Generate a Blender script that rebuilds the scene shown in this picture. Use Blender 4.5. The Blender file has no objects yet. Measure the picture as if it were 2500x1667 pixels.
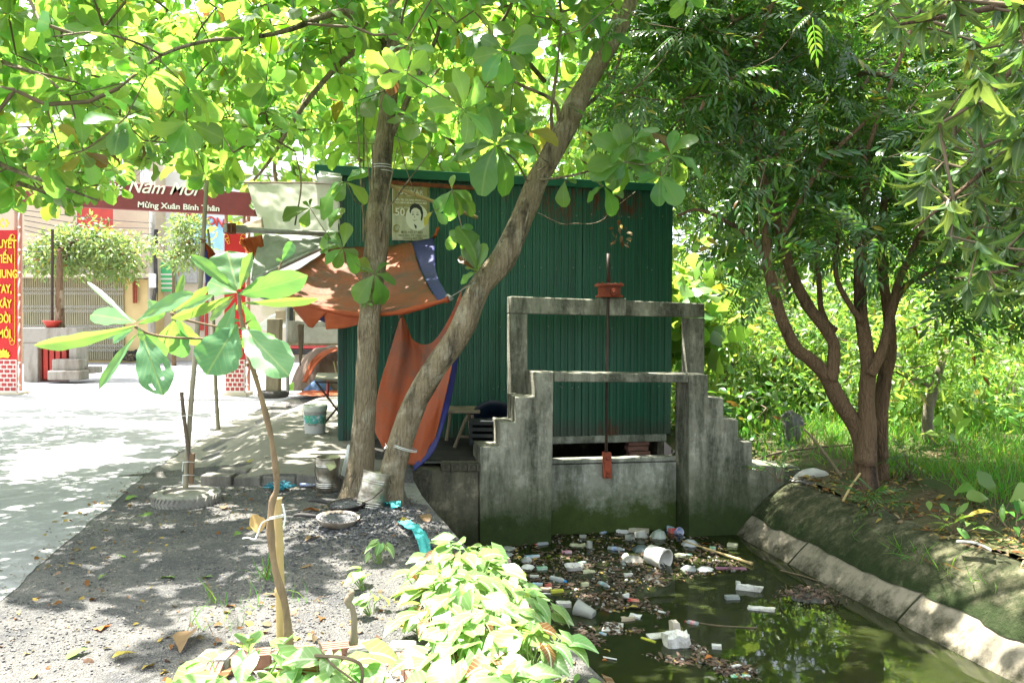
import bpy, bmesh, math, random
import numpy as np
from mathutils import Vector, Matrix
C = bpy.context; D = bpy.data; SC = C.scene
random.seed(7); RNG = np.random.default_rng(11)
# ---------------------------------------------------------------- camera
F = 1944.0; EYE = 1.8
PITCH = math.radians(-1.56); ROLL = -0.005
cam = D.objects.new('camera', D.cameras.new('camera')); SC.collection.objects.link(cam)
cam.data.sensor_width = 36; cam.data.lens = F / 2500 * 36
cam.data.clip_start = 0.05; cam.data.clip_end = 2000
RM = Matrix.Rotation(math.pi / 2 + PITCH, 3, 'X') @ Matrix.Rotation(-ROLL, 3, 'Z')
cam.matrix_world = Matrix.Translation((0, 0, EYE)) @ RM.to_4x4()
SC.camera = cam
# ---------------------------------------------------------------- sky, sun, exposure
SUN = Vector((-0.27, 0.20, 0.94)).normalized()          # towards the sun
w = D.worlds.new('World'); SC.world = w; w.use_nodes = True
nt = w.node_tree; bg = nt.nodes['Background']
sky = nt.nodes.new('ShaderNodeTexSky'); sky.sky_type = 'NISHITA'; sky.sun_disc = False
sky.sun_elevation = math.asin(SUN.z); sky.sun_rotation = math.atan2(SUN.x, SUN.y)
sky.air_density = 1.0; sky.dust_density = 3.5; sky.ozone_density = 1.0
hs_ = nt.nodes.new('ShaderNodeHueSaturation'); hs_.inputs['Saturation'].default_value = .45; nt.links.new(sky.outputs[0], hs_.inputs['Color']); nt.links.new(hs_.outputs[0], bg.inputs[0]); bg.inputs[1].default_value = 0.14
sl = D.lights.new('sun', 'SUN'); sl.energy = 4.8; sl.angle = math.radians(0.53); sl.color = (1, .955, .88)
so = D.objects.new('sun', sl); SC.collection.objects.link(so)
so.rotation_euler = SUN.to_track_quat('Z', 'Y').to_euler(); so.location = (0, 0, 30)
SC.view_settings.view_transform = 'Standard'; SC.view_settings.look = 'None'
SC.view_settings.gamma = 1; SC.view_settings.exposure = 2.5
cy = SC.cycles
cy.max_bounces = 9; cy.diffuse_bounces = 5; cy.glossy_bounces = 3; cy.transmission_bounces = 6
cy.transparent_max_bounces = 8; cy.caustics_reflective = False; cy.caustics_refractive = False
cy.sample_clamp_indirect = 6; cy.use_denoising = True
# ---------------------------------------------------------------- picture <-> place
def ray(px, py):
    return RM @ Vector(((px - 1250) / F, -(py - 833.5) / F, -1))
def P(px, py, d):
    r = ray(px, py); r = r * (d / r.y)
    return Vector((r.x, d, EYE + r.z))
def G(px, py, z=0.0):
    r = ray(px, py); t = (z - EYE) / r.z
    return Vector((r.x * t, r.y * t, z))
RMi = np.array(RM.transposed())
def proj(pts):
    p = (np.asarray(pts, float) - np.array([0, 0, EYE])) @ RMi.T
    zz = np.minimum(p[:, 2], -1e-3)
    return np.stack([1250 + F * p[:, 0] / -zz, 833.5 - F * p[:, 1] / -zz], 1), -p[:, 2]
def lerp(x, xs, ys): return float(np.interp(x, xs, ys))
def vnoise(p, s=1.0, seed=0):
    from mathutils import noise
    return noise.noise(Vector(p) * s + Vector((seed * 13.7, seed * 5.1, seed * 3.3)))
# ---------------------------------------------------------------- naming helpers
def tag(o, label, cat, group=None, kind=None):
    if label: o['label'] = label
    if cat: o['category'] = cat
    if group: o['group'] = group
    if kind: o['kind'] = kind
    return o
def thing(name, label, cat, loc=(0, 0, 0), group=None, rz=0):
    o = D.objects.new(name, None); SC.collection.objects.link(o); o.location = loc
    o.rotation_euler = (0, 0, rz); o.empty_display_size = .1
    return tag(o, label, cat, group)
def dup(root, loc, rz=0, label=None, group=None, sc=None):
    r = root.copy(); SC.collection.objects.link(r); r.location = loc
    r.rotation_euler = (root.rotation_euler[0], root.rotation_euler[1], rz)
    if sc: r.scale = (sc, sc, sc)
    if label: r['label'] = label
    if group: r['group'] = group
    for ch in list(root.children):
        c = ch.copy(); SC.collection.objects.link(c); c.parent = r
        for g in list(ch.children):
            k = g.copy(); SC.collection.objects.link(k); k.parent = c
    return r
def wloc(o):
    v = Vector(o.location)
    while o.parent: o = o.parent; v += Vector(o.location)
    return v
def link(me, name, parent=None, world=True):
    o = D.objects.new(name, me); SC.collection.objects.link(o)
    if parent is not None:
        o.parent = parent
        if world: o.location = -wloc(parent)
    return o
class MB:
    def __init__(s): s.v = []; s.f = []; s.m = []
    def add(s, vs, fs, mi=0):
        n = len(s.v); s.v += [tuple(v) for v in vs]; s.f += [tuple(i + n for i in f) for f in fs]; s.m += [mi] * len(fs)
    def box(s, c, size, rot=None, mi=0, taper=1.0):
        x, y, z = [k / 2 for k in size]; vs = []
        for sz in (-1, 1):
            t = taper if sz > 0 else 1
            for sx, sy in ((-1, -1), (1, -1), (1, 1), (-1, 1)): vs.append(Vector((sx * x * t, sy * y * t, sz * z)))
        if rot is not None: vs = [rot @ v for v in vs]
        c = Vector(c)
        s.add([v + c for v in vs], [(3, 2, 1, 0), (4, 5, 6, 7), (0, 1, 5, 4), (1, 2, 6, 5), (2, 3, 7, 6), (3, 0, 4, 7)], mi)
    def prism(s, poly, off, mi=0):               # poly: list of Vectors, extruded by off
        n = len(poly); off = Vector(off)
        s.add(list(poly) + [p + off for p in poly], [tuple(range(n - 1, -1, -1)), tuple(range(n, 2 * n))] +
              [(i, (i + 1) % n, n + (i + 1) % n, n + i) for i in range(n)], mi)
    def tube(s, pts, rad, seg=8, caps=True, mi=0, jit=0):
        pts = [Vector(p) for p in pts]; n = len(pts)
        if not hasattr(rad, '__len__'): rad = [rad] * n
        up = Vector((0.31, 0.17, 0.93)); vs = []; nr = None
        for i in range(n):
            t = (pts[min(i + 1, n - 1)] - pts[max(i - 1, 0)])
            t = t.normalized() if t.length > 1e-9 else Vector((0, 0, 1))
            if nr is None:
                a = Vector((1, 0, 0)) if abs(t.x) < .8 else Vector((0, 1, 0)); nr = (a - t * a.dot(t)).normalized()
            else: nr = (nr - t * nr.dot(t)).normalized()
            b = t.cross(nr)
            for k in range(seg):
                an = 2 * math.pi * k / seg; r = rad[i]
                if jit: r *= 1 + jit * vnoise((math.cos(an) * 1.3, math.sin(an) * 1.3, 0), 1, i * .17 + 3) + jit * .6 * vnoise(pts[i] * 6 + Vector((math.cos(an), math.sin(an), 0)) * 2, 1)
                vs.append(pts[i] + (nr * math.cos(an) + b * math.sin(an)) * r)
        fs = [(i * seg + k, i * seg + (k + 1) % seg, (i + 1) * seg + (k + 1) % seg, (i + 1) * seg + k) for i in range(n - 1) for k in range(seg)]
        if caps: fs += [tuple(range(seg - 1, -1, -1)), tuple((n - 1) * seg + k for k in range(seg))]
        s.add(vs, fs, mi)
    def lathe(s, prof, c=(0, 0, 0), seg=24, mat=None, mi=0, close=False):
        c = Vector(c); vs = []; n = len(prof)
        for r, z in prof:
            for k in range(seg):
                an = 2 * math.pi * k / seg; v = Vector((r * math.cos(an), r * math.sin(an), z))
                if mat is not None: v = mat @ v
                vs.append(v + c)
        fs = [(i * seg + k, i * seg + (k + 1) % seg, (i + 1) * seg + (k + 1) % seg, (i + 1) * seg + k) for i in range(n - 1) for k in range(seg)]
        if close:
            fs += [tuple(range(seg - 1, -1, -1)), tuple((n - 1) * seg + k for k in range(seg))]
        s.add(vs, fs, mi)
    def grid(s, fn, nu, nv, mi=0):
        vs = [fn(i / nu, j / nv) for j in range(nv + 1) for i in range(nu + 1)]
        fs = [(j * (nu + 1) + i, j * (nu + 1) + i + 1, (j + 1) * (nu + 1) + i + 1, (j + 1) * (nu + 1) + i) for j in range(nv) for i in range(nu)]
        s.add(vs, fs, mi)
    def build(s, name, mat, parent=None, smooth=False, bevel=0, solid=0, local=False, origin=True, sub=0):
        vs = s.v; off = Vector((0, 0, 0))
        if parent is None and origin and vs:
            a = np.array(vs); off = Vector(((a[:, 0].min() + a[:, 0].max()) / 2, (a[:, 1].min() + a[:, 1].max()) / 2, a[:, 2].min()))
            vs = (a - np.array(off)).tolist()
        me = D.meshes.new(name); me.from_pydata([tuple(v) for v in vs], [], s.f)
        for m in (mat if isinstance(mat, (list, tuple)) else [mat]): me.materials.append(m)
        if any(s.m): me.polygons.foreach_set('material_index', s.m)
        if smooth: me.polygons.foreach_set('use_smooth', [True] * len(me.polygons))
        me.update()
        o = link(me, name, parent, not local)
        if parent is None and not local: o.location = off
        if solid: md = o.modifiers.new('solid', 'SOLIDIFY'); md.thickness = solid; md.offset = 0
        if sub: md = o.modifiers.new('sub', 'SUBSURF'); md.levels = sub; md.render_levels = sub
        if bevel:
            md = o.modifiers.new('bevel', 'BEVEL'); md.width = bevel; md.segments = 2; md.limit_method = 'ANGLE'
            if smooth: pass
        return o
def np_mesh(name, V, Q, mat, parent=None, uv=None, smooth=True, origin=True):
    V = np.ascontiguousarray(V, np.float32); Q = np.ascontiguousarray(Q, np.int32); off = np.zeros(3)
    if parent is None and origin:
        off = np.array([(V[:, 0].min() + V[:, 0].max()) / 2, (V[:, 1].min() + V[:, 1].max()) / 2, V[:, 2].min()]); V = (V - off).astype(np.float32)
    me = D.meshes.new(name); me.vertices.add(len(V)); me.vertices.foreach_set('co', V.ravel())
    me.loops.add(Q.size); me.loops.foreach_set('vertex_index', Q.ravel())
    me.polygons.add(len(Q)); me.polygons.foreach_set('loop_start', np.arange(0, Q.size, 4, dtype=np.int32))
    if uv is not None:
        l = me.uv_layers.new(name='UVMap'); l.data.foreach_set('uv', np.ascontiguousarray(uv[Q.ravel()], np.float32).ravel())
    me.polygons.foreach_set('use_smooth', [smooth] * len(Q))
    me.update(calc_edges=True); me.validate()
    me.materials.append(mat)
    o = link(me, name, parent)
    if parent is None: o.location = Vector(off)
    return o
def catmull(pts, n):
    pts = [Vector(p) for p in pts]; m = len(pts); out = []
    for i in range(n + 1):
        t = i / n * (m - 1); k = min(int(t), m - 2); u = t - k
        p1, p2 = pts[k], pts[k + 1]; p0 = pts[k - 1] if k else p1 * 2 - p2; p3 = pts[k + 2] if k + 2 < m else p2 * 2 - p1
        out.append(.5 * ((2 * p1) + (p2 - p0) * u + (2 * p0 - 5 * p1 + 4 * p2 - p3) * u * u + (3 * p1 - p0 - 3 * p2 + p3) * u ** 3))
    return out
# ---------------------------------------------------------------- materials
def nodes(name):
    m = D.materials.new(name); m.use_nodes = True; n = m.node_tree
    return m, n, n.nodes['Principled BSDF'], n.nodes['Material Output']
def rgba(c): return (c[0], c[1], c[2], 1)
def mixc(n, fac, a, b, mode='MIX'):
    x = n.nodes.new('ShaderNodeMix'); x.data_type = 'RGBA'; x.blend_type = mode
    for sock, val in ((x.inputs[0], fac), (x.inputs[6], a), (x.inputs[7], b)):
        if hasattr(val, 'node'): n.links.new(val, sock)
        elif isinstance(val, (tuple, list)): sock.default_value = rgba(val)
        else: sock.default_value = val
    return x.outputs[2]
def noise(n, scale, detail=5, rough=.6, vec=None, dist=0, stretch=None, coord='Object'):
    tc = n.nodes.new('ShaderNodeTexCoord'); v = vec or tc.outputs[coord]
    if stretch:
        mp = n.nodes.new('ShaderNodeMapping'); mp.inputs['Scale'].default_value = stretch; n.links.new(v, mp.inputs[0]); v = mp.outputs[0]
    t = n.nodes.new('ShaderNodeTexNoise'); t.inputs['Scale'].default_value = scale; t.inputs['Detail'].default_value = detail
    t.inputs['Roughness'].default_value = rough; t.inputs['Distortion'].default_value = dist
    n.links.new(v, t.inputs['Vector']); return t.outputs[0]
def ramp(n, fac, stops):
    r = n.nodes.new('ShaderNodeValToRGB'); e = r.color_ramp.elements
    while len(e) < len(stops): e.new(.5)
    for k, (p, c) in enumerate(stops):
        e[k].position = p; e[k].color = rgba(c) if isinstance(c, (tuple, list)) else (c, c, c, 1)
    n.links.new(fac, r.inputs[0]); return r.outputs[0]
def bump(n, bs, h, strength, dist=.02):
    b = n.nodes.new('ShaderNodeBump'); b.inputs['Strength'].default_value = strength; b.inputs['Distance'].default_value = dist
    n.links.new(h, b.inputs['Height']); n.links.new(b.outputs[0], bs.inputs['Normal'])
def M(name, c1, c2=None, scale=6, rough=.7, bmp=0, bscale=40, spec=.35, metal=0, detail=6, stretch=None, lo=.35, hi=.65, trans=0, tcol=None, alpha=1):
    m, n, b, o = nodes(name)
    b.inputs['Roughness'].default_value = rough; b.inputs['Specular IOR Level'].default_value = spec; b.inputs['Metallic'].default_value = metal
    if c2:
        f = ramp(n, noise(n, scale, detail, .65, stretch=stretch), [(lo, 0.0), (hi, 1.0)])
        n.links.new(mixc(n, f, c1, c2), b.inputs['Base Color'])
    else: b.inputs['Base Color'].default_value = rgba(c1)
    if bmp: bump(n, b, noise(n, bscale, 6, .6, stretch=stretch), bmp)
    if trans:
        t = n.nodes.new('ShaderNodeBsdfTranslucent'); t.inputs[0].default_value = rgba(tcol or c1)
        x = n.nodes.new('ShaderNodeMixShader'); x.inputs[0].default_value = trans
        n.links.new(b.outputs[0], x.inputs[1]); n.links.new(t.outputs[0], x.inputs[2]); n.links.new(x.outputs[0], o.inputs[0])
    if alpha < 1: b.inputs['Transmission Weight'].default_value = 1 - alpha; b.inputs['IOR'].default_value = 1.2
    return m
def leafmat(name, c, tc, tw=.45, rough=.38, spec=.5, yellow=.04, brown=.02, var=.35, vein=None, hue=.03, ycol=(.32, .28, .03)):
    m, n, b, o = nodes(name)
    g = n.nodes.new('ShaderNodeNewGeometry'); rnd = g.outputs['Random Per Island']
    k = n.nodes.new('ShaderNodeTexWhiteNoise'); k.noise_dimensions = '1D'; n.links.new(rnd, k.inputs['W'])
    def var_(col):
        h = n.nodes.new('ShaderNodeHueSaturation'); h.inputs['Color'].default_value = rgba(col)
        a = n.nodes.new('ShaderNodeMapRange'); a.inputs[3].default_value = 1 - var; a.inputs[4].default_value = 1 + var
        n.links.new(rnd, a.inputs[0]); n.links.new(a.outputs[0], h.inputs['Value'])
        a2 = n.nodes.new('ShaderNodeMapRange'); a2.inputs[3].default_value = .5 - hue; a2.inputs[4].default_value = .5 + hue
        n.links.new(k.outputs[0], a2.inputs[0]); n.links.new(a2.outputs[0], h.inputs['Hue'])
        return h.outputs[0]
    k2 = n.nodes.new('ShaderNodeTexWhiteNoise'); k2.noise_dimensions = '2D'; n.links.new(k.outputs[1], k2.inputs['Vector'])
    yl = ramp(n, k2.outputs[0], [(0, 0.0), (1 - yellow - brown - .002, 0.0), (1 - yellow - brown, 1.0)])
    br = ramp(n, k2.outputs[0], [(0, 0.0), (1 - brown - .002, 0.0), (1 - brown, 1.0)])
    def full(col):
        if yellow + brown == 0: return var_(col)
        x = mixc(n, yl, var_(col), ycol); return mixc(n, br, x, (.16, .07, .02))
    ca = full(c); cb = full(tc)
    if vein:
        uv = n.nodes.new('ShaderNodeUVMap'); s = n.nodes.new('ShaderNodeSeparateXYZ'); n.links.new(uv.outputs[0], s.inputs[0])
        ax = n.nodes.new('ShaderNodeMath'); ax.operation = 'SUBTRACT'; ax.inputs[1].default_value = .5; n.links.new(s.outputs[0], ax.inputs[0])
        ab = n.nodes.new('ShaderNodeMath'); ab.operation = 'ABSOLUTE'; n.links.new(ax.outputs[0], ab.inputs[0])
        ml = ramp(n, ab.outputs[0], [(vein[1], 1.0), (vein[1] * 2.2, 0.0)])
        q = n.nodes.new('ShaderNodeMath'); q.operation = 'MULTIPLY_ADD'; q.inputs[1].default_value = -.9; n.links.new(ab.outputs[0], q.inputs[0]); n.links.new(s.outputs[1], q.inputs[2])
        q2 = n.nodes.new('ShaderNodeMath'); q2.operation = 'MULTIPLY'; q2.inputs[1].default_value = vein[2]; n.links.new(q.outputs[0], q2.inputs[0])
        fr = n.nodes.new('ShaderNodeMath'); fr.operation = 'FRACT'; n.links.new(q2.outputs[0], fr.inputs[0])
        sl_ = ramp(n, fr.outputs[0], [(0, vein[4]), (vein[3], vein[4] * .8), (vein[3] * 1.8, 0.0), (1 - vein[3] * .6, 0.0), (1, vein[4])])
        mx = n.nodes.new('ShaderNodeMath'); mx.operation = 'MAXIMUM'; n.links.new(ml, mx.inputs[0]); n.links.new(sl_, mx.inputs[1])
        ca = mixc(n, mx.outputs[0], ca, vein[0])
    bl = ramp(n, noise(n, 26, 3, .6), [(.6, 0.0), (.74, 1.0)])
    ca = mixc(n, bl, ca, mixc(n, .45, ca, (.2, .17, .05)))
    n.links.new(ca, b.inputs['Base Color']); b.inputs['Roughness'].default_value = rough; b.inputs['Specular IOR Level'].default_value = spec
    t = n.nodes.new('ShaderNodeBsdfTranslucent'); n.links.new(cb, t.inputs[0])
    x = n.nodes.new('ShaderNodeMixShader'); x.inputs[0].default_value = tw
    n.links.new(b.outputs[0], x.inputs[1]); n.links.new(t.outputs[0], x.inputs[2]); n.links.new(x.outputs[0], o.inputs[0])
    return m
def stained(name, base, dark, moss, rough=.85, scale=2.2, mossz=None, streak=.6, bmp=.35, pale=None, darkamt=(.45, .62), fib=0):
    m, n, b, o = nodes(name)
    c = mixc(n, noise(n, 14, 8, .7), base, [k * .72 for k in base])
    if pale: c = mixc(n, ramp(n, noise(n, 5, 8, .7), [(.5, 0.0), (.62, 1.0)]), c, pale)
    st = ramp(n, noise(n, scale, 8, .72, stretch=(2.6, 2.6, .55)), [(darkamt[0], 0.0), (darkamt[1], 1.0)])
    sp = ramp(n, noise(n, 24, 8, .75), [(.36, 0.0), (.66, 1.0)])
    mu = n.nodes.new('ShaderNodeMath'); mu.operation = 'MULTIPLY'; n.links.new(st, mu.inputs[0])
    ad = n.nodes.new('ShaderNodeMath'); ad.operation = 'MULTIPLY_ADD'; ad.inputs[1].default_value = .35; ad.inputs[2].default_value = .62; n.links.new(sp, ad.inputs[0]); n.links.new(ad.outputs[0], mu.inputs[1])
    c = mixc(n, mu.outputs[0], c, dark)
    if moss is not None:
        g = n.nodes.new('ShaderNodeNewGeometry'); s = n.nodes.new('ShaderNodeSeparateXYZ'); n.links.new(g.outputs['Position'], s.inputs[0])
        ns = noise(n, 4, 8, .75)
        a = n.nodes.new('ShaderNodeMath'); a.operation = 'MULTIPLY_ADD'; a.inputs[1].default_value = .9; n.links.new(ns, a.inputs[0]); n.links.new(s.outputs[2], a.inputs[2])
        mr = n.nodes.new('ShaderNodeMapRange'); mr.inputs[1].default_value = mossz[1] + .45; mr.inputs[2].default_value = mossz[0] + .45; mr.inputs[3].default_value = 0; mr.inputs[4].default_value = 1
        n.links.new(a.outputs[0], mr.inputs[0])
        mc = mixc(n, noise(n, 9, 6, .7), moss, [k * .35 for k in moss])
        c = mixc(n, mr.outputs[0], c, mc)
    n.links.new(c, b.inputs['Base Color']); b.inputs['Roughness'].default_value = rough; b.inputs['Specular IOR Level'].default_value = .25
    h = noise(n, 30, 8, .7)
    if fib:
        v = n.nodes.new('ShaderNodeTexVoronoi'); v.feature = 'DISTANCE_TO_EDGE'; v.inputs['Scale'].default_value = 26; mp = n.nodes.new('ShaderNodeMapping'); mp.inputs['Scale'].default_value = (1, 1, .22)
        tc = n.nodes.new('ShaderNodeTexCoord'); n.links.new(tc.outputs['Object'], mp.inputs[0]); n.links.new(mp.outputs[0], v.inputs['Vector'])
        cr = ramp(n, v.outputs['Distance'], [(0, 0.0), (.16, 1.0)]); f2 = noise(n, 55, 6, .7, stretch=(1, 1, .12))
        a1 = n.nodes.new('ShaderNodeMath'); a1.operation = 'MULTIPLY_ADD'; a1.inputs[1].default_value = .5; n.links.new(cr, a1.inputs[0]); n.links.new(f2, a1.inputs[2])
        a3 = n.nodes.new('ShaderNodeMath'); a3.operation = 'ADD'; n.links.new(a1.outputs[0], a3.inputs[0]); n.links.new(h, a3.inputs[1]); h = a3.outputs[0]
        fr_ = ramp(n, f2, [(.3, .34), (.6, 0.0)]); c = mixc(n, fr_, c, dark); n.links.new(c, b.inputs['Base Color'])
    bump(n, b, h, bmp, .03)
    return m
# ---------------------------------------------------------------- leaves and branching
def tmpl(ws, droop=.25, fold=.15, wave=0, L=1.0):
    """blade along +Y, normal +Z; ws = half widths at equal steps. returns V, Q, UV"""
    n = len(ws) - 1; V = []; U = []
    for i, wd in enumerate(ws):
        t = i / n; z = -droop * t * t + .06 * math.sin(t * 3.1)
        wv = wave * math.sin(i * 2.1)
        V += [(-wd, t * L, z + fold * wd + wv * wd), (0, t * L, z), (wd, t * L, z + fold * wd - wv * wd)]
        U += [(.5 - wd, t), (.5, t), (.5 + wd, t)]
    Q = []
    for i in range(n):
        a = i * 3; Q += [(a, a + 1, a + 4, a + 3), (a + 1, a + 2, a + 5, a + 4)]
    return np.array(V), np.array(Q), np.array(U)
ALM = [tmpl((.02, .075, .145, .22, .285, .315, .27, .10), d, f, wv) for d, f, wv in ((.25, .25, .1), (.45, .1, .2), (.05, .35, .1), (.6, -.1, .25))]
LAN = [tmpl((.012, .12, .15, .11, .012), d, f, 0) for d, f in ((.2, .3), (.35, .15))]
BLOB = [tmpl((.02, .22, .24, .03), d, f, .1) for d, f in ((.2, .2), (.4, 0))]
MANGO = [tmpl((.015, .09, .135, .14, .11, .06, .008), d, f, .08) for d, f in ((.25, .35), (.5, .2), (.1, .2))]
def compound(np_=5, droop=.25, ll=.36):
    Vs, Qs, Us = [], [], []; k = 0; bv, bq, bu = LAN[0]
    def put(org, ang, roll, s):
        nonlocal k
        R = Matrix.Rotation(ang, 3, 'Z') @ Matrix.Rotation(roll, 3, 'Y') @ Matrix.Rotation(-.25, 3, 'X')
        Vs.append((bv * s) @ np.array(R).T + np.array(org)); Qs.append(bq + k); Us.append(bu); k += len(bv)
    for i in range(np_):
        t = .22 + .75 * i / np_
        for sd in (-1, 1): put((0, t, -droop * t * t), -sd * math.radians(58 - 18 * t), sd * .25, ll * (1 - .25 * abs(t - .5)))
    put((0, 1, -droop), 0, 0, ll * .9)
    # rachis as a narrow strip
    for i in range(3):
        t0, t1 = i / 3, (i + 1) / 3; r = .008
        Vs.append(np.array([(-r, t0, -droop * t0 * t0), (r, t0, -droop * t0 * t0), (r, t1, -droop * t1 * t1), (-r, t1, -droop * t1 * t1)]))
        Qs.append(np.array([(0, 1, 2, 3)]) + k); Us.append(np.array([(.5, 0.)] * 4)); k += 4
    return np.concatenate(Vs), np.concatenate(Qs), np.concatenate(Us)
CMP = [compound(5, .25, .30), compound(4, .4, .34), compound(6, .12, .27)]
def basis(ydir, nhint):
    y = ydir / np.linalg.norm(ydir, axis=1, keepdims=True)
    z = nhint - y * (nhint * y).sum(1, keepdims=True); z /= np.linalg.norm(z, axis=1, keepdims=True) + 1e-9
    x = np.cross(y, z)
    return np.stack([x, y, z], 2)
def scatter(tm, pos, ydir, nrm, scale, rng=RNG, wid=None):
    """instances the leaf templates; returns V,Q,UV"""
    pos = np.asarray(pos, float); n = len(pos); Rm = basis(np.asarray(ydir, float), np.asarray(nrm, float))
    sc = np.broadcast_to(np.asarray(scale, float), (n,)); ch = rng.integers(0, len(tm), n)
    Vs, Qs, Us = [], [], []; k = 0
    for c, (v, q, u) in enumerate(tm):
        ix = np.where(ch == c)[0]
        if not len(ix): continue
        vv = np.repeat(v[None], len(ix), 0).copy()
        if wid is not None: vv[:, :, 0] *= np.broadcast_to(wid, (n,))[ix][:, None]
        else: vv[:, :, 0] *= rng.uniform(.85, 1.15, (len(ix), 1))
        W = np.einsum('nij,nvj->nvi', Rm[ix], vv) * sc[ix][:, None, None] + pos[ix][:, None, :]
        Vs.append(W.reshape(-1, 3)); Qs.append((q[None] + (np.arange(len(ix)) * len(v))[:, None, None]).reshape(-1, 4) + k)
        Us.append(np.tile(u, (len(ix), 1))); k += len(ix) * len(v)
    return np.concatenate(Vs), np.concatenate(Qs), np.concatenate(Us)
def rosettes(pos, axis, k=(6, 9), size=(.16, .25), spread=(55, 100), rng=RNG, petiole=.1):
    """whorls of leaves at twig tips -> arrays for scatter"""
    Pp, Yd, Nn, Ss = [], [], [], []
    for p, a in zip(pos, axis):
        a = np.asarray(a, float); a = a / np.linalg.norm(a); h = np.cross(a, (0.3, .9, .1)); h /= np.linalg.norm(h); g = np.cross(a, h)
        m = rng.integers(k[0], k[1] + 1); ph = rng.uniform(0, 6.28); s0 = rng.uniform(*size)
        for i in range(m):
            an = ph + 2.4 * i + rng.normal(0, .2); e = math.radians(rng.uniform(*spread)); r = h * math.cos(an) + g * math.sin(an)
            y = r * math.sin(e) + a * math.cos(e); y = y + np.array([0, 0, -.25 * rng.random()])
            nn = a * math.sin(e) - r * math.cos(e) + rng.normal(0, .22, 3)
            Pp.append(np.asarray(p) + y * petiole * s0 - a * .02 * i * s0); Yd.append(y); Nn.append(nn); Ss.append(s0 * rng.uniform(.65, 1.15))
    return np.array(Pp), np.array(Yd), np.array(Nn), np.array(Ss)
def tubes_np(segs, seg=5):
    """segs: list of (p0,p1,r0,r1) -> V,Q"""
    a = np.array([s[0] for s in segs]); b = np.array([s[1] for s in segs]); r0 = np.array([s[2] for s in segs]); r1 = np.array([s[3] for s in segs])
    d = b - a; d /= np.linalg.norm(d, axis=1, keepdims=True) + 1e-9
    h = np.where(np.abs(d[:, :1]) < .8, np.array([[1., 0, 0]]), np.array([[0, 1., 0]])); x = np.cross(d, h); x /= np.linalg.norm(x, axis=1, keepdims=True); y = np.cross(d, x)
    an = np.arange(seg) * 2 * np.pi / seg; rg = x[:, None] * np.cos(an)[None, :, None] + y[:, None] * np.sin(an)[None, :, None]
    V = np.concatenate([a[:, None] + rg * r0[:, None, None], b[:, None] + rg * r1[:, None, None]], 1)
    q = np.array([(k, (k + 1) % seg, seg + (k + 1) % seg, seg + k) for k in range(seg)])
    Q = q[None] + (np.arange(len(segs)) * 2 * seg)[:, None, None]
    return V.reshape(-1, 3), Q.reshape(-1, 4)
def grow(start, tips, r_tip=.004, power=.45, rmax=.06, jit=.12, rng=RNG, maxlen=None):
    """joins every tip to the nearest node of the limb or of a twig already grown; returns segs, directions at tips"""
    N = [np.asarray(s, float) for s in start]; par = [-1] * len(N); ns = len(N)
    tips = np.asarray(tips, float); S = np.array(N)
    dist = np.sqrt(((tips[:, None] - S[None]) ** 2).sum(2)).min(1); order = np.argsort(dist)
    dirs = np.zeros_like(tips); tipnode = {}
    for t in order:
        A = np.array(N); dd = ((A - tips[t]) ** 2).sum(1); j = int(np.argmin(dd)); L = math.sqrt(dd[j]); prev = j
        m = 1 if L < .5 else 2 if L < 1.3 else 4
        pj = N[j]
        for i in range(1, m + 1):
            u = i / (m + 0.0); q = pj * (1 - u) + tips[t] * u
            if i < m: q = q + rng.normal(0, jit * L * .35, 3) + np.array([0, 0, -.06 * L * math.sin(u * 3.14)])
            N.append(q); par.append(prev); prev = len(N) - 1
        tipnode[t] = prev; dirs[t] = tips[t] - N[par[prev]]
    cnt = [0] * len(N)
    for t, k in tipnode.items(): cnt[k] += 1
    for i in range(len(N) - 1, ns - 1, -1):
        if par[i] >= 0: cnt[par[i]] += cnt[i]
    segs = []
    for i in range(ns, len(N)):
        r = min(r_tip * cnt[i] ** power, rmax); p = par[i]; rp = r if p < ns else min(r_tip * cnt[p] ** power, rmax)
        segs.append((N[p], N[i], min(rp, r * 1.5), r))
    return segs, dirs
def SUNpt(x, y, z):        # where the shadow of a point falls on the ground
    t = z / SUN.z; return x - SUN.x * t, y - SUN.y * t
def inpoly(px, py, poly):
    c = False; n = len(poly); j = n - 1
    for i in range(n):
        xi, yi = poly[i]; xj, yj = poly[j]
        if (yi > py) != (yj > py) and px < (xj - xi) * (py - yi) / (yj - yi) + xi: c = not c
        j = i
    return c
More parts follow.
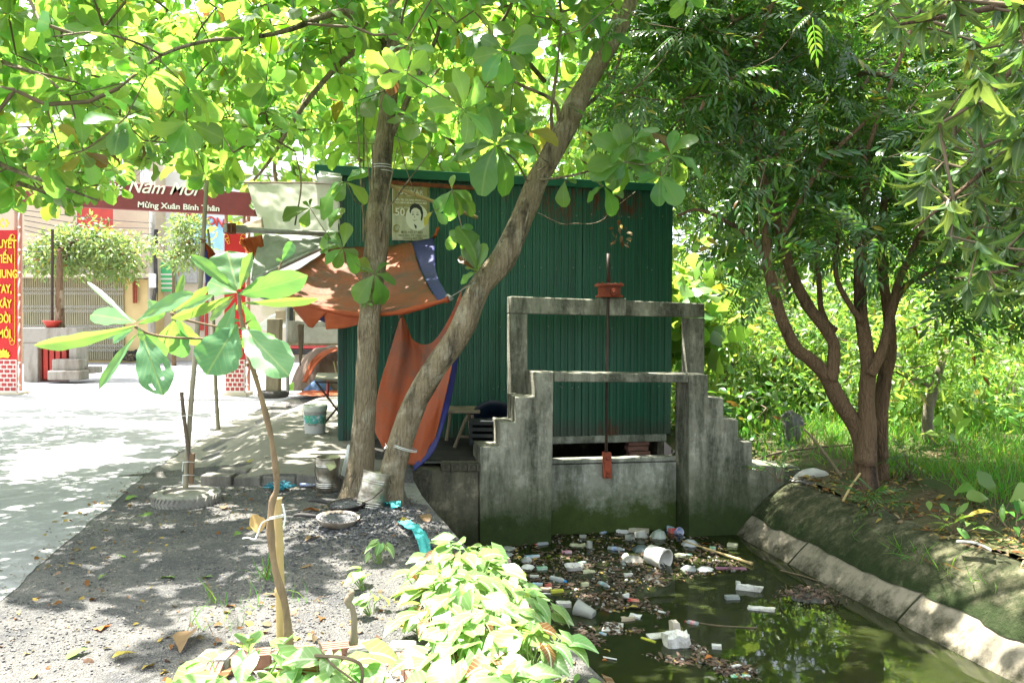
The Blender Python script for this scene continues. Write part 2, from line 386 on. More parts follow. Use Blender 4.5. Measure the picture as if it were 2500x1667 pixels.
# openings of the canopy over the ground (places the sun reaches), as plan polygons in metres
def gp(l, z=0): return [tuple(G(x, y, z)[:2]) for x, y in l]
SUNNY = [gp([(420, 1505), (560, 1475), (760, 1455), (960, 1430), (1090, 1365), (1210, 1390), (1280, 1470), (1350, 1600), (1380, 1800), (1080, 1800), (1120, 1600), (930, 1550), (700, 1560), (560, 1545)]),
         gp([(-200, 1500), (60, 1480), (180, 1500), (300, 1530), (240, 1620), (200, 1800), (-300, 1900)]),
         gp([(2160, 1450), (2290, 1340), (2600, 1350), (2900, 1700), (2520, 1660), (2300, 1590)], -.2),
         [(-30, 16.2), (-5, 16.2), (-3.6, 13.6), (-3.6, 40), (-30, 40)],
         [(-30, 13.3), (-8, 13.3), (-6, 12.6), (-4.9, 12.5), (-4.9, 13.2), (-7, 14.1), (-30, 14.4)],
         gp([(0, 1110), (250, 1075), (390, 1085), (330, 1130), (0, 1180)]),
         gp([(620, 1010), (560, 1040), (430, 1110), (400, 1150), (380, 1130), (470, 1040), (600, 960)]),
         [(-2.6, 9.0), (-1.1, 9.0), (-1.1, 9.6), (-2.6, 9.6)], gp([(1980, 1530), (2120, 1500), (2150, 1540), (2000, 1570)], -.75), gp([(2050, 1625), (2250, 1590), (2400, 1650), (2330, 1700), (2090, 1690)], -.75), gp([(1880, 1430), (1950, 1420), (1955, 1445), (1890, 1450)], -.75),
         [(-1.75, 2.6), (-.25, 2.6), (-.25, 3.95), (-1.75, 3.95)],
         [(4.9, 10.6), (6.5, 9.6), (20, 9), (30, 40), (3.3, 40), (3.0, 13.5)],
         ]
def sunny(x, y, m=0):
    q = [(x, y)] if not m else [(x, y), (x + m, y), (x - m, y), (x, y + m), (x, y - m)]
    return any(inpoly(a, b, p) for a, b in q for p in SUNNY)
# ---------------------------------------------------------------- material library
LEAF_ALM = leafmat('almond_leaf', (.07, .165, .045), (.38, .66, .08), .46, .36, .5, .025, .004, .3, vein=((.17, .24, .07), .012, 7, .1, .3))
LEAF_SAP = leafmat('sapling_leaf', (.085, .215, .085), (.25, .50, .07), .34, .42, .4, .0, .0, .15, vein=((.24, .34, .12), .012, 8, .1, .35))
LEAF_DARK = leafmat('pinnate_leaf', (.045, .105, .024), (.18, .38, .035), .36, .3, .6, .02, .01, .35)
LEAF_LIME = leafmat('thicket_leaf', (.12, .22, .05), (.36, .57, .07), .42, .42, .45, .012, .006, .4)
LEAF_MANGO = leafmat('mango_leaf', (.06, .115, .045), (.22, .36, .05), .34, .38, .5, .008, .006, .3, vein=((.2, .26, .12), .012, 9, .08, .25))
LEAF_STREET = leafmat('street_tree_leaf', (.13, .19, .075), (.3, .42, .08), .35, .4, .5, .03, .01, .3)
LEAF_SYN = leafmat('arrowhead_leaf', (.17, .31, .09), (.42, .62, .12), .35, .38, .45, .02, .01, .25, vein=((.46, .58, .32), .022, 6, .09, .42))
GRASS = leafmat('grass_blade', (.065, .18, .025), (.22, .48, .04), .4, .5, .3, .04, .03, .35)
LITTER = leafmat('dry_leaf', (.17, .12, .07), (.2, .13, .06), .12, .75, .2, .25, .2, .5, ycol=(.3, .22, .05))
BARK = stained('almond_bark', (.36, .285, .18), (.04, .034, .024), None, .92, 2.4, bmp=1.0, pale=(.44, .38, .27), darkamt=(.5, .62), fib=1)
BARK2 = stained('pinnate_bark', (.26, .165, .095), (.03, .026, .02), None, .92, 1.6, bmp=1.0, darkamt=(.52, .63), fib=1)
TWIG = M('twig', (.16, .11, .065), (.10, .085, .05), 9, .8)
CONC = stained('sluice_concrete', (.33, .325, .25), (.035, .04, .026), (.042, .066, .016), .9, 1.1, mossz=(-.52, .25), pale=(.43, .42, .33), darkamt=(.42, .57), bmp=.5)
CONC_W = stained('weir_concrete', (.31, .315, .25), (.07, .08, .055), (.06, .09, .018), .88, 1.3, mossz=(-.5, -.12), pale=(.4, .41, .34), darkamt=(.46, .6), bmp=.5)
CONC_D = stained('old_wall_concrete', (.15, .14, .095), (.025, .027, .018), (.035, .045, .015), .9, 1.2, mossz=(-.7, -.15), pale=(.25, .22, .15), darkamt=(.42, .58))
CONC_L = stained('lining_concrete', (.29, .255, .19), (.075, .07, .045), (.05, .05, .025), .9, 1.8, mossz=(-.80, -.62), bmp=.2, darkamt=(.46, .62))
MOSSY = stained('mossy_concrete', (.16, .15, .085), (.022, .034, .010), (.032, .052, .014), .95, 2.6, mossz=(-.5, -.2), bmp=1.0, pale=(.26, .235, .155), darkamt=(.38, .54))
CONC_P = stained('street_concrete', (.34, .32, .28), (.15, .13, .1), None, .9, 1.2, bmp=.3)
ROAD = stained('road_concrete', (.285, .285, .285), (.15, .15, .15), None, .9, .7, bmp=.3, pale=(.33, .33, .33), darkamt=(.5, .75))
PAVE = stained('pavement_concrete', (.225, .21, .175), (.085, .08, .065), None, .92, .9, bmp=.35, darkamt=(.52, .7))
GREENS = None
def green_steel():
    m, n, b, o = nodes('green_painted_steel')
    c = mixc(n, noise(n, 3, 6, .65, stretch=(3, 3, .4)), (.022, .13, .076), (.018, .09, .053))
    d = ramp(n, noise(n, 1.1, 7, .7, stretch=(4, 4, .5)), [(.5, 0.0), (.72, .55)])
    c = mixc(n, d, c, (.012, .05, .026))
    ge = n.nodes.new('ShaderNodeNewGeometry'); sz = n.nodes.new('ShaderNodeSeparateXYZ'); n.links.new(ge.outputs['Position'], sz.inputs[0])
    ml = n.nodes.new('ShaderNodeMath'); ml.operation = 'MULTIPLY_ADD'; ml.inputs[1].default_value = -.6; n.links.new(noise(n, 3.5, 8, .75), ml.inputs[0]); n.links.new(sz.outputs[2], ml.inputs[2])
    c = mixc(n, ramp(n, ml.outputs[0], [(.0, .6), (.2, 0.0)]), c, (.06, .055, .04))      # splashed mud along the foot
    rs = ramp(n, noise(n, 6, 9, .8, stretch=(1.6, 1.6, .5)), [(.47, 0.0), (.53, 1.0)])
    def near(p, r0, r1):
        tc = n.nodes.new('ShaderNodeTexCoord'); d = n.nodes.new('ShaderNodeVectorMath'); d.operation = 'DISTANCE'; d.inputs[1].default_value = p; n.links.new(tc.outputs['Object'], d.inputs[0])
        return ramp(n, d.outputs['Value'], [(r0, 1.0), (r1, 0.0)])
    def rust_at(c, px, py, d, r):
        mu = n.nodes.new('ShaderNodeMath'); mu.operation = 'MULTIPLY'; n.links.new(rs, mu.inputs[0]); n.links.new(near(P(px, py, d), r * .45, r), mu.inputs[1])
        return mixc(n, mu.outputs[0], c, (.11, .045, .022))
    for q in ((1380, 480, 10.6, .42), (1475, 478, 10.7, .38), (1545, 500, 10.8, .22), (1488, 1050, 10.75, .2), (1240, 470, 10.4, .16)): c = rust_at(c, *q)
    n.links.new(c, b.inputs['Base Color']); b.inputs['Roughness'].default_value = .42; b.inputs['Specular IOR Level'].default_value = .45
    return m
GSTEEL = green_steel()
GTRIM = M('green_trim', (.008, .13, .07), (.006, .09, .05), 3, .4, .1, 20, .45)
RUST = M('rust', (.22, .06, .022), (.10, .035, .02), 14, .8, .5, 60, .3)
RUSTRED = M('red_oxide', (.30, .06, .025), (.17, .045, .025), 11, .75, .3, 50, .3)
DARKIRON = M('dark_iron', (.03, .022, .018), (.06, .035, .025), 18, .6, .2, 60, .4)
STEELG = M('grey_steel', (.33, .33, .31), (.22, .21, .19), 8, .5, .1, 30, .4, .3)
TINM = M('tin_plate', (.50, .47, .40), (.22, .19, .14), 9, .3, .3, 16, .5, .9, lo=.42, hi=.66)
WOODG = M('weathered_wood', (.27, .22, .15), (.17, .14, .10), 9, .85, .5, 40, .25, stretch=(1, 1, .15))
BAMB = M('bamboo_dry', (.50, .37, .16), (.37, .27, .12), 6, .55, .15, 40, .35, stretch=(1, 1, .2))
BAMBG = M('bamboo_grey', (.35, .31, .22), (.22, .19, .13), 6, .65, .15, 40, .3, stretch=(1, 1, .2))
BRICK = M('terracotta', (.27, .135, .10), (.19, .105, .08), 9, .85, .4, 60, .25)
MORTAR = M('mortar', (.27, .27, .24), (.16, .16, .14), 18, .9, .6, 70, .25)
TYRE = M('dusty_rubber', (.30, .285, .245), (.19, .18, .155), 8, .85, .4, 70, .25)
RUBBER = M('rubber', (.03, .03, .03), (.06, .055, .05), 9, .75, .2, 60, .3)
ORANGE = M('orange_tarp', (.50, .115, .03), (.34, .075, .028), 2.6, .6, .55, 22, .35, trans=.33, tcol=(.5, .13, .04), detail=8)
ORANGE2 = M('orange_tarp_dirty', (.36, .08, .026), (.17, .09, .055), 2.4, .7, .6, 24, .3, trans=.08, tcol=(.45, .1, .03), detail=8, lo=.45, hi=.68)
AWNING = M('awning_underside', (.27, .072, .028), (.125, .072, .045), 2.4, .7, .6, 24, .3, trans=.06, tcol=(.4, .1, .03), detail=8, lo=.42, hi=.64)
BLUET = M('blue_tarp', (.035, .04, .19), (.025, .03, .13), 5, .55, .2, 30, .35, trans=.15, tcol=(.03, .05, .25))
WHITET = M('white_tarp', (.86, .86, .80), (.74, .74, .66), 3, .6, .25, 16, .3, trans=.55, tcol=(.93, .93, .86), detail=8, stretch=(2.5, 2.5, .4))
GREYT = M('grey_green_tarp', (.40, .43, .36), (.25, .27, .22), 7, .6, .4, 18, .35, trans=.35, tcol=(.34, .38, .3), detail=9)
SILVT = M('silver_tarp', (.40, .38, .35), (.28, .26, .23), 5, .4, .5, 12, .5, detail=8)
WHITEP = M('white_plastic', (.72, .72, .69), (.60, .60, .56), 7, .4, .05, 20, .45)
FOAM = M('white_foam', (.62, .61, .56), (.30, .28, .22), 11, .85, .6, 60, .3, lo=.45, hi=.72)
def ground_mat():
    m, n, b, o = nodes('cinder_dirt')
    c = mixc(n, ramp(n, noise(n, 1.1, 6, .7), [(.42, 0.0), (.6, 1.0)]), (.235, .225, .205), (.125, .125, .125))
    c = mixc(n, ramp(n, noise(n, 36, 5, .7), [(.35, 0.0), (.65, 1.0)]), mixc(n, .45, c, (.035, .035, .037)), c)
    v = n.nodes.new('ShaderNodeTexVoronoi'); v.inputs['Scale'].default_value = 85
    tc = n.nodes.new('ShaderNodeTexCoord'); n.links.new(tc.outputs['Object'], v.inputs['Vector'])
    c = mixc(n, ramp(n, v.outputs['Color'], [(.80, 0.0), (.9, .55)]), c, (.33, .30, .25))
    n.links.new(c, b.inputs['Base Color']); b.inputs['Roughness'].default_value = .95; b.inputs['Specular IOR Level'].default_value = .2
    h = n.nodes.new('ShaderNodeMath'); h.operation = 'ADD'; n.links.new(noise(n, 45, 8, .75), h.inputs[0]); n.links.new(v.outputs['Distance'], h.inputs[1])
    bump(n, b, h.outputs[0], .9, .03)
    return m
DIRT = ground_mat()
FIELD = M('leafy_soil', (.10, .075, .04), (.045, .075, .02), 2.2, .95, .9, 30, .2, detail=8)
def water_mat():
    m, n, b, o = nodes('murky_water')
    b.inputs['Base Color'].default_value = (.020, .026, .008, 1); b.inputs['Roughness'].default_value = .015
    b.inputs['IOR'].default_value = 1.33; b.inputs['Specular IOR Level'].default_value = .5
    b.inputs['Subsurface Weight'].default_value = 1; b.inputs['Subsurface Radius'].default_value = (.20, .24, .06); b.inputs['Subsurface Scale'].default_value = .8
    bump(n, b, noise(n, 5, 3, .5), .02, .02)
    return m
WATER = water_mat()
# ---------------------------------------------------------------- ground, road, canal
WZ = -.75
def Lx(y):   # top edge of the canal's left side
    if y > 9.0: return lerp(y, [9, 14, 15], [.36, .36, 1.6])
    return lerp(y, [-3, 1, 3.5, 5.3, 7.1, 8.2, 9.0], [2.6, 1.5, .62, .0, -.66, -.98, -1.16])
def LWx(y):  # its waterline
    return lerp(y, [-3, 1, 3.5, 5.6, 7.0, 8.93], [3.0, 1.85, 1.1, .5, .02, -.56])
def RWx(y): return lerp(y, [-3, 1, 3.6, 5.6, 7.4, 9.2, 10], [6.6, 5.1, 4.15, 3.55, 3.1, 2.72, 2.6])
def Rx(y):   # inner edge of the ground behind the right berm
    if y > 9.75: return lerp(y, [9.75, 14, 15], [2.36, 2.36, 1.6])
    return RWx(y) + .78
def apron(x, y):
    a = np.clip((y - 8.58) / 1.4, 0, 1) ** .7 * .13 + .12 if y > 8.56 else 0
    a = a - .1 * np.clip((y - 15) / 6, 0, 1)
    e = lerp(y, [8, 8.6, 11, 14, 17, 22], [-3.3, -3.4, -4.25, -4.5, -4.6, -4.8])
    k = np.clip((x - e) / .9, 0, 1); k = k * k * (3 - 2 * k)
    return a * k
def hz(x, y):
    if x < 1.2: return apron(x, y) + .02 * vnoise((x * .5, y * .5, 0)) + (.10 * math.exp(-((x + 1.15) ** 2 + (y - 6.9) ** 2) / .35))
    return -.12 + .10 * np.clip((y - 8) / 5, 0, 1) + .05 * vnoise((x * .6, y * .6, 2)) + .03 * vnoise((x * 2.3, y * 2.3, 2)) + .10 * np.clip((x - Rx(y) - .1) / 1.2, 0, 1)
YS = list(np.concatenate([np.linspace(-3, 3, 10), np.linspace(3.2, 8.50, 50), [8.555, 8.565, 8.62], np.linspace(8.7, 8.955, 4), [8.975], np.linspace(9.1, 15, 50), np.linspace(15.4, 40, 50), [60, 100, 200, 500]]))
def strip(name, fx0, fx1, fz, mat, ys, nx, pw=1.0, kind='structure'):
    mb = MB(); vs = []
    for y in ys:
        a, b_ = fx0(y), fx1(y)
        for i in range(nx + 1):
            x = a + (b_ - a) * (i / nx) ** pw; vs.append((x, y, fz(x, y)))
    n = nx + 1
    mb.add(vs, [(j * n + i, j * n + i + 1, (j + 1) * n + i + 1, (j + 1) * n + i) for j in range(len(ys) - 1) for i in range(nx)])
    o = mb.build(name, mat, smooth=True, origin=False); tag(o, None, None, kind=kind); return o
strip('ground', lambda y: Lx(y), lambda y: -max(40, y * 3), hz, DIRT, YS, 90, 1.9)
strip('field', lambda y: Rx(y), lambda y: max(40, y * 3), hz, FIELD, YS, 80, 2.0)
def road_edge(y): return lerp(y, [-3, 3, 5.5, 8.7, 9.6, 11, 13.2, 16, 22, 24, 60], [-2.1, -2.7, -3.36, -4.1, -4.3, -4.5, -4.85, -5.0, -5, -1, 8]) + .04 * vnoise((y * 2.2, 0, 0)) + .02 * vnoise((y * 9, 0, 0))
strip('road', road_edge, lambda y: -30, lambda x, y: hz(x, y) + .005, ROAD, [y for y in YS if -3 <= y < 61], 40, 1.6)
LEDGE_SHADE = M('ledge_shade_black', (.045, .04, .032), (.02, .02, .017), 5, .95, .7, 40)  # near-black colour paints the corner's shade onto the ledge ground
strip('ledge', lambda y: .34, lambda y: lerp(y, [8.98, 10], [-1.5, -1.95]), lambda x, y: hz(x, y) + .012, LEDGE_SHADE, [y for y in YS if 8.98 < y < 11], 30)
strip('pavement', lambda y: lerp(y, [8.56, 10, 10.2, 22], [-1.3, -1.5, -1.9, .34]), lambda y: road_edge(y) + lerp(y, [8.56, 9.6], [.75, .03]), lambda x, y: hz(x, y) + .006, PAVE, [y for y in YS if 8.56 < y < 22], 50)
# water sheet
mb = MB(); ys = np.linspace(-3, 13.5, 40)
mb.add([(x, y, WZ) for y in ys for x in (-1.2 if y > 6 else LWx(y) - .6, 3.2 if y > 9.3 else RWx(y) + .5)], [(2 * i, 2 * i + 1, 2 * i + 3, 2 * i + 2) for i in range(39)])
tag(mb.build('water', WATER, origin=False), None, None, kind='structure')
mb = MB(); mb.add([(-2, -3.2, -1.5), (8, -3.2, -1.5), (8, 16, -1.5), (-2, 16, -1.5)], [(0, 1, 2, 3)])
tag(mb.build('canal_bed', CONC_D, origin=False), None, None, kind='structure')
# right bank: smooth lining below, mossy rounded berm above
def bank(name, prof, mat, y0, y1, ny, rough, jag):
    mb = MB(); n = len(prof)
    def f(u, v):
        y = y0 + (y1 - y0) * v; t = u * (n - 1); k = min(int(t), n - 2); a = t - k
        o = prof[k][0] * (1 - a) + prof[k + 1][0] * a; z = prof[k][1] * (1 - a) + prof[k + 1][1] * a
        x = RWx(y) + o; nz = rough * (vnoise((x * 3, y * 3, z * 3)) + .5 * vnoise((x * 9, y * 9, z * 9)))
        e = jag * (vnoise((0, y * 1.1, 0)) + .5 * vnoise((0, y * 4.1, 3))) * (1 - u)
        return Vector((x + nz + e, y, z + nz + e * .9))
    mb.grid(f, 18, ny); return tag(mb.build(name, mat, smooth=True, origin=False), None, None, kind='structure')
bank('canal_lining', [(-.3, -1.3), (-.02, -.80), (.02, -.74), (.12, -.62), (.25, -.49), (.33, -.40), (.38, -.36)], CONC_L, -3, 9.5, 110, .006, 0)
bank('canal_berm', [(.20, -.525), (.22, -.495), (.27, -.435), (.36, -.35), (.46, -.265), (.57, -.19), (.68, -.145), (.80, -.13), (.98, -.19)], MOSSY, -3, 9.62, 170, .034, .022)
mb = MB()
for y in (8.3, 6.7, 5.4):
    a_, b_, wv = Vector((RWx(y) + .005, y, -.748)), Vector((RWx(y) + .255, y, -.475)), Vector((0, .014, 0)); n_ = Vector((-.006, 0, .006))
    mb.prism([a_ + n_, b_ + n_, b_ + n_ + wv, a_ + n_ + wv], -n_ * 2.5)
tag(mb.build('canal_lining_joints', CONC_D, origin=False), None, None, kind='structure')
# left bank wall and its kerb slab
mb = MB()
def lw(u, v):
    y = -3 + 11.98 * v; x = LWx(y) * (1 - u) + (Lx(y) - .02) * u; z = -1.3 + u * 1.29
    if u < .45: x = LWx(y) + (.45 - u) * .3
    else:
        a = (u - .45) / .55; x = LWx(y) * (1 - a) + (Lx(y) - .02) * a; z = -.72 + a * .70
    k = .03 * vnoise((x * 4, y * 4, z * 4)); return Vector((x + k, y, z + k))
mb.grid(lw, 12, 90); BROWNW = stained('brown_bank_concrete', (.24, .165, .075), (.05, .045, .025), (.04, .045, .015), .9, 2.0, mossz=(-.75, -.3), bmp=.8)
tag(mb.build('canal_side', BROWNW, smooth=True, origin=False), None, None, kind='structure')
mb = MB()
for y0, y1, dz in ((8.86, 8.05, .04), (8.03, 7.22, .03)):
    a, b_ = Vector((Lx(y0) - .06, y0, dz)), Vector((Lx(y1) - .05, y1, dz - .015)); d = (b_ - a).normalized(); s = Vector((-d.y, d.x, 0)) * .075
    mb.prism([a - s, a + s, b_ + s, b_ - s], (0, 0, -.16))
kb = mb.build('kerb', MORTAR, bevel=.012, origin=False); tag(kb, None, None, kind='structure')
KERBM = stained('dusty_paving_block', (.24, .22, .19), (.10, .095, .08), None, .92, 2.5, bmp=.5)
# paving blocks along the raised pavement's front edge
mb = MB(); x = -3.35; i = 0
while x < -1.75:
    wd = random.uniform(.30, .46); y = 8.55 + .03 * random.uniform(-1, 1); z = -.005 + random.uniform(-.014, .014)
    mb.box((x + wd / 2, y + .07, z + .02), (wd - .022, .2, .19), Matrix.Rotation(random.uniform(-.03, .03), 3, 'Z') @ Matrix.Rotation(random.uniform(-.04, .04), 3, 'Y'))
    mb.box((x + wd / 2 + .1, y + .28, z + .06), (wd - .022, .2, .15), Matrix.Rotation(random.uniform(-.03, .03), 3, 'Z'))
    x += wd; i += 1
tag(mb.build('kerb_blocks', KERBM, bevel=.014, origin=False), None, None, kind='structure')
# ---------------------------------------------------------------- green shed
W0 = P(829, 1078, 10.1); W1 = P(1637, 1062, 10.95); W0.z = W1.z = 0
SU = (W1 - W0).normalized(); SV = Vector((-SU.y, SU.x, 0)); WL = (W1 - W0).length
def SH(u, v, z): return W0 + SU * u + SV * v + Vector((0, 0, z))
zt0 = P(829, 428, 10.1).z; zt1 = P(1637, 466, 10.95).z
def corrugated(org, du, nrm, L, z0, ztop, per=.098, h=.022, mi=0, mb=None):
    mb = mb or MB(); us = []; nr = int(L / per)
    for i in range(nr):
        a = i * per
        us += [(a, 0), (a + per * .46, 0), (a + per * .56, -h), (a + per * .80, -h), (a + per * .9, 0)]
        us += [(a + per * .2, 0), (a + per * .23, -.004), (a + per * .26, 0)]
    us = sorted(us); us.append((L, 0)); n = len(us); rows = 6; vs = []
    for r in range(rows + 1):
        for a, d in us:
            zt = ztop(a / L); z = z0 + (zt - z0) * r / rows
            vs.append(org + du * a + nrm * (d + .006 * vnoise((a * 1.2, z * .8, 1))) + Vector((0, 0, z)))
    mb.add(vs, [(r * n + i, r * n + i + 1, (r + 1) * n + i + 1, (r + 1) * n + i) for r in range(rows) for i in range(n - 1)])
    return mb
shed = thing('corrugated_shed', 'dark green corrugated steel shed behind the concrete sluice frame', 'shed', SH(WL / 2, 1.5, .2))
corrugated(W0, SU, SV, WL, .24, lambda t: zt0 + (zt1 - zt0) * t).build('front_wall', GSTEEL, shed)
corrugated(SH(0, 3.0, 0), -SV, SU, 2.98, .2, lambda t: zt0 - .25 + .25 * t, per=.13, h=.03).build('side_wall', GSTEEL, shed)
corrugated(SH(WL, 0.02, 0), SV, -SU, 2.98, .2, lambda t: zt1 - .25 * t).build('side_wall', GSTEEL, shed)
corrugated(SH(WL, 3.0, 0), -SU, -SV, WL, .2, lambda t: zt1 - .25 + (zt0 - zt1) * t).build('back_wall', GSTEEL, shed)
fa0, fa1 = P(768, 401, 9.95), P(1653, 451, 10.85); mb = MB()
fd = (fa1 - fa0); mb.prism([fa0, fa0 + Vector((0, 0, -.12)), fa1 + Vector((0, 0, -.10)), fa1], SV * .025)
mb.build('fascia', GTRIM, shed, bevel=.004)
mb = MB(); rs = [fa0 + SV * .03 + Vector((0, 0, -.012)), fa1 + SV * .03 + Vector((0, 0, -.012))]
mb.prism([rs[0], rs[1], rs[1] + SV * 3.3 + Vector((0, 0, -.3)), rs[0] + SV * 3.3 + Vector((0, 0, -.3))], (0, 0, -.03)); mb.build('roof', GTRIM, shed)
mb = MB()
mb.box(SH(WL / 2, 2.9, -.62), (WL, .2, 1.7), Matrix.Rotation(math.atan2(SU.y, SU.x), 3, 'Z')); mb.box(SH(WL - .06, 1.5, -.62), (.1, 2.6, 1.66), Matrix.Rotation(math.atan2(SU.y, SU.x), 3, 'Z')); mb.box(SH(.06, 1.5, -.64), (.1, 2.6, 1.66), Matrix.Rotation(math.atan2(SU.y, SU.x), 3, 'Z'))
mb.build('light_block_walls', CONC_D, shed)  # walls added under the shed to shut light out of the void
mb = MB()
for u in (1.02, 2.07, 3.12): mb.prism([SH(u, -.024, .25), SH(u + .05, -.024, .25), SH(u + .05, -.024, zt0 - .02), SH(u, -.024, zt0 - .02)], SV * .003)
mb.build('panel_seam', GSTEEL, shed)
mb = MB(); a, b_ = P(915, 438, 9.99), P(1182, 456, 10.22); mb.prism([a, a + Vector((0, 0, -.05)), b_ + Vector((0, 0, -.05)), b_], SV * .03); mb.build('rusty_strip', RUST, shed)
mb = MB(); mb.box(SH(3.35, .06, .19), (2.1, .16, .10), Matrix.Rotation(math.atan2(SU.y, SU.x), 3, 'Z'), 0); mb.build('base_beam', CONC_W, shed, bevel=.01)
mb = MB()
for i in range(5): mb.box(SH(4.02 - .02 * (i % 2), .1 - .02 * (i % 3), .115 - .07 * i), (.30, .15, .062), Matrix.Rotation(.2 + .06 * (i % 2), 3, 'Z'))
mb.build('brick_pier', BRICK, shed, bevel=.006)
mb = MB()
mb.box(SH(.02, -.03, (zt0 + .2) / 2), (.07, .05, zt0 - .28), Matrix.Rotation(math.atan2(SU.y, SU.x), 3, 'Z'))
mb.build('corner_post', M('dark_green_post', (.012, .07, .05), (.03, .045, .035), 6, .5), shed, bevel=.005)
mb = MB(); cp = [P(1312, 522, 10.2), P(1342, 537, 10.3), P(1371, 549, 10.4), P(1400, 547, 10.45), P(1440, 548, 10.5), P(1470, 537, 10.5), P(1490, 515, 10.55), P(1548, 470, 10.6)]
for p in cp: p.y -= .0
mb.tube([p - SV * .06 for p in catmull(cp, 30)], .006, 5); mb.build('cable', TWIG, shed)
mb = MB()
for i in range(60):
    u = random.uniform(.1, WL - .1); z = random.choice([.9, 1.7, 2.5, 3.2]) + random.uniform(-.02, .02)
    mb.box(SH(u, -.026, z), (.012, .012, .012))
mb.build('screw_heads', STEELG, shed)['kind'] = 'stuff'
# ---------------------------------------------------------------- concrete sluice frame and its gate
FO = G(1345, 1327, WZ); TH = math.radians(11.0); FU = Vector((math.cos(TH), math.sin(TH), 0)); FV = Vector((-FU.y, FU.x, 0))
FO.z = 0
def uu(px, v, py=1000):
    r = ray(px, py); k = r.x / r.y
    return (k * (FO.y + v * FV.y) - FO.x - v * FV.x) / (FU.x - k * FU.y)
def FP(u, v, z=0): return FO + FU * u + FV * v + Vector((0, 0, z))
def fz(py, u, v, px=None):
    p = FP(u, v); r = ray(1250 + F * p.x / p.y, py); return EYE + r.z * p.y / r.y
def fpt(px, py, v): u = uu(px, v, py); return FP(u, v, fz(py, u, v))
frame = thing('concrete_sluice', 'mossy grey concrete sluice frame with stepped side walls standing in the canal', 'sluice frame', FP(.9, .3, -.8))
def wall_poly(name, pl, v0, v1, mat, parent=frame, bev=.012):
    mb = MB(); mb.prism([fpt(x, y, v0) for x, y in pl], FV * (v1 - v0))
    return mb.build(name, mat, parent, bevel=bev)
wall_poly('stepped_wall', [(1345, 1400), (1352, 909), (1307, 909), (1307, 969), (1259, 969), (1259, 1031), (1220, 1031), (1220, 1090), (1171, 1090), (1171, 1400)], 0, .5, CONC)
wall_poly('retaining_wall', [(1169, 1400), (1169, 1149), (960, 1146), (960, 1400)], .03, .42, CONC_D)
wall_poly('stepped_wall', [(1682, 1390), (1683, 913), (1729, 915), (1729, 971), (1767, 971), (1767, 1024), (1803, 1024), (1803, 1078), (1837, 1078), (1837, 1133), (1953, 1140), (1953, 1390)], 0, .42, CONC)
wall_poly('lower_beam', [(1353.5, 932), (1353.5, 909.5), (1681, 913), (1681, 934)], .004, .3, CONC)
V2 = .52
wall_poly('upper_post', [(1248, 1300), (1247.5, 766), (1288, 766), (1288, 1300)], V2, V2 + .26, CONC)
wall_poly('upper_post', [(1684, 1290), (1684, 776), (1721, 776), (1717, 1290)], V2, V2 + .26, CONC)
wall_poly('upper_beam', [(1247.5, 765), (1247.5, 723), (1721, 741), (1721, 775)], V2 - .004, V2 + .262, CONC)
wall_poly('gear_block', [(1464, 770), (1464, 727), (1529, 728.5), (1529, 771)], V2 - .14, V2 - .006, CONC)
gate = thing('sluice_gate', 'concrete slab gate with a long iron lifting rod hung inside the sluice frame', 'sluice gate', fpt(1495, 1290, .34))
wall_poly('slab', [(1344.5, 1380), (1346, 1135), (1652, 1127), (1652, 1380)], .36, .46, CONC_W, gate)
wall_poly('top_ledge', [(1345.5, 1133), (1345.5, 1122), (1651, 1114), (1651, 1125)], .34, .48, CONC_W, gate)
mb = MB(); mb.tube([fpt(1485, 619, .44), fpt(1486, 690, .44)], .021, 10); mb.tube([fpt(1485, 728, .33), fpt(1482, 900, .33), fpt(1480, 1112, .33)], .018, 10); mb.tube([fpt(1486, 690, .44), fpt(1486, 727, .36)], .02, 8)
mb.build('lifting_rod', DARKIRON, gate, smooth=True)
g0 = fpt(1487, 726, .42); mb = MB(); rz = Matrix.Rotation(TH, 3, 'Z')
mb.box(g0 + Vector((0, 0, .065)), (.22, .2, .13), rz); mb.box(g0 + Vector((0, 0, .145)), (.29, .26, .03), rz)
mb.box(g0 + Vector((0, 0, .012)), (.27, .24, .024), rz); mb.lathe([(.045, -.03), (.045, .03), (.02, .03), (.02, .05)], g0 + Vector((.05, -.12, .06)), 12, Matrix.Rotation(math.pi / 2, 3, 'X'), close=True)
for sx in (-.11, .11):
    for sy in (-.1, .1): mb.lathe([(.014, 0), (.014, .018)], g0 + rz @ Vector((sx, sy, .16)), 6, close=True)
mb.build('gearbox', RUSTRED, gate, bevel=.006)
mb = MB(); mb.prism([fpt(1475, 1105, .27), fpt(1493, 1105, .27), fpt(1494, 1168, .27), fpt(1476, 1168, .27)], FV * .08)
for py in (1119, 1152, 1161): mb.lathe([(.017, 0), (.017, -.02), (.008, -.03)], fpt(1484, py, .27), 8, Matrix.Rotation(-math.pi / 2, 3, 'X'), close=True)
mb.build('clevis_plate', RUSTRED, gate, bevel=.003)
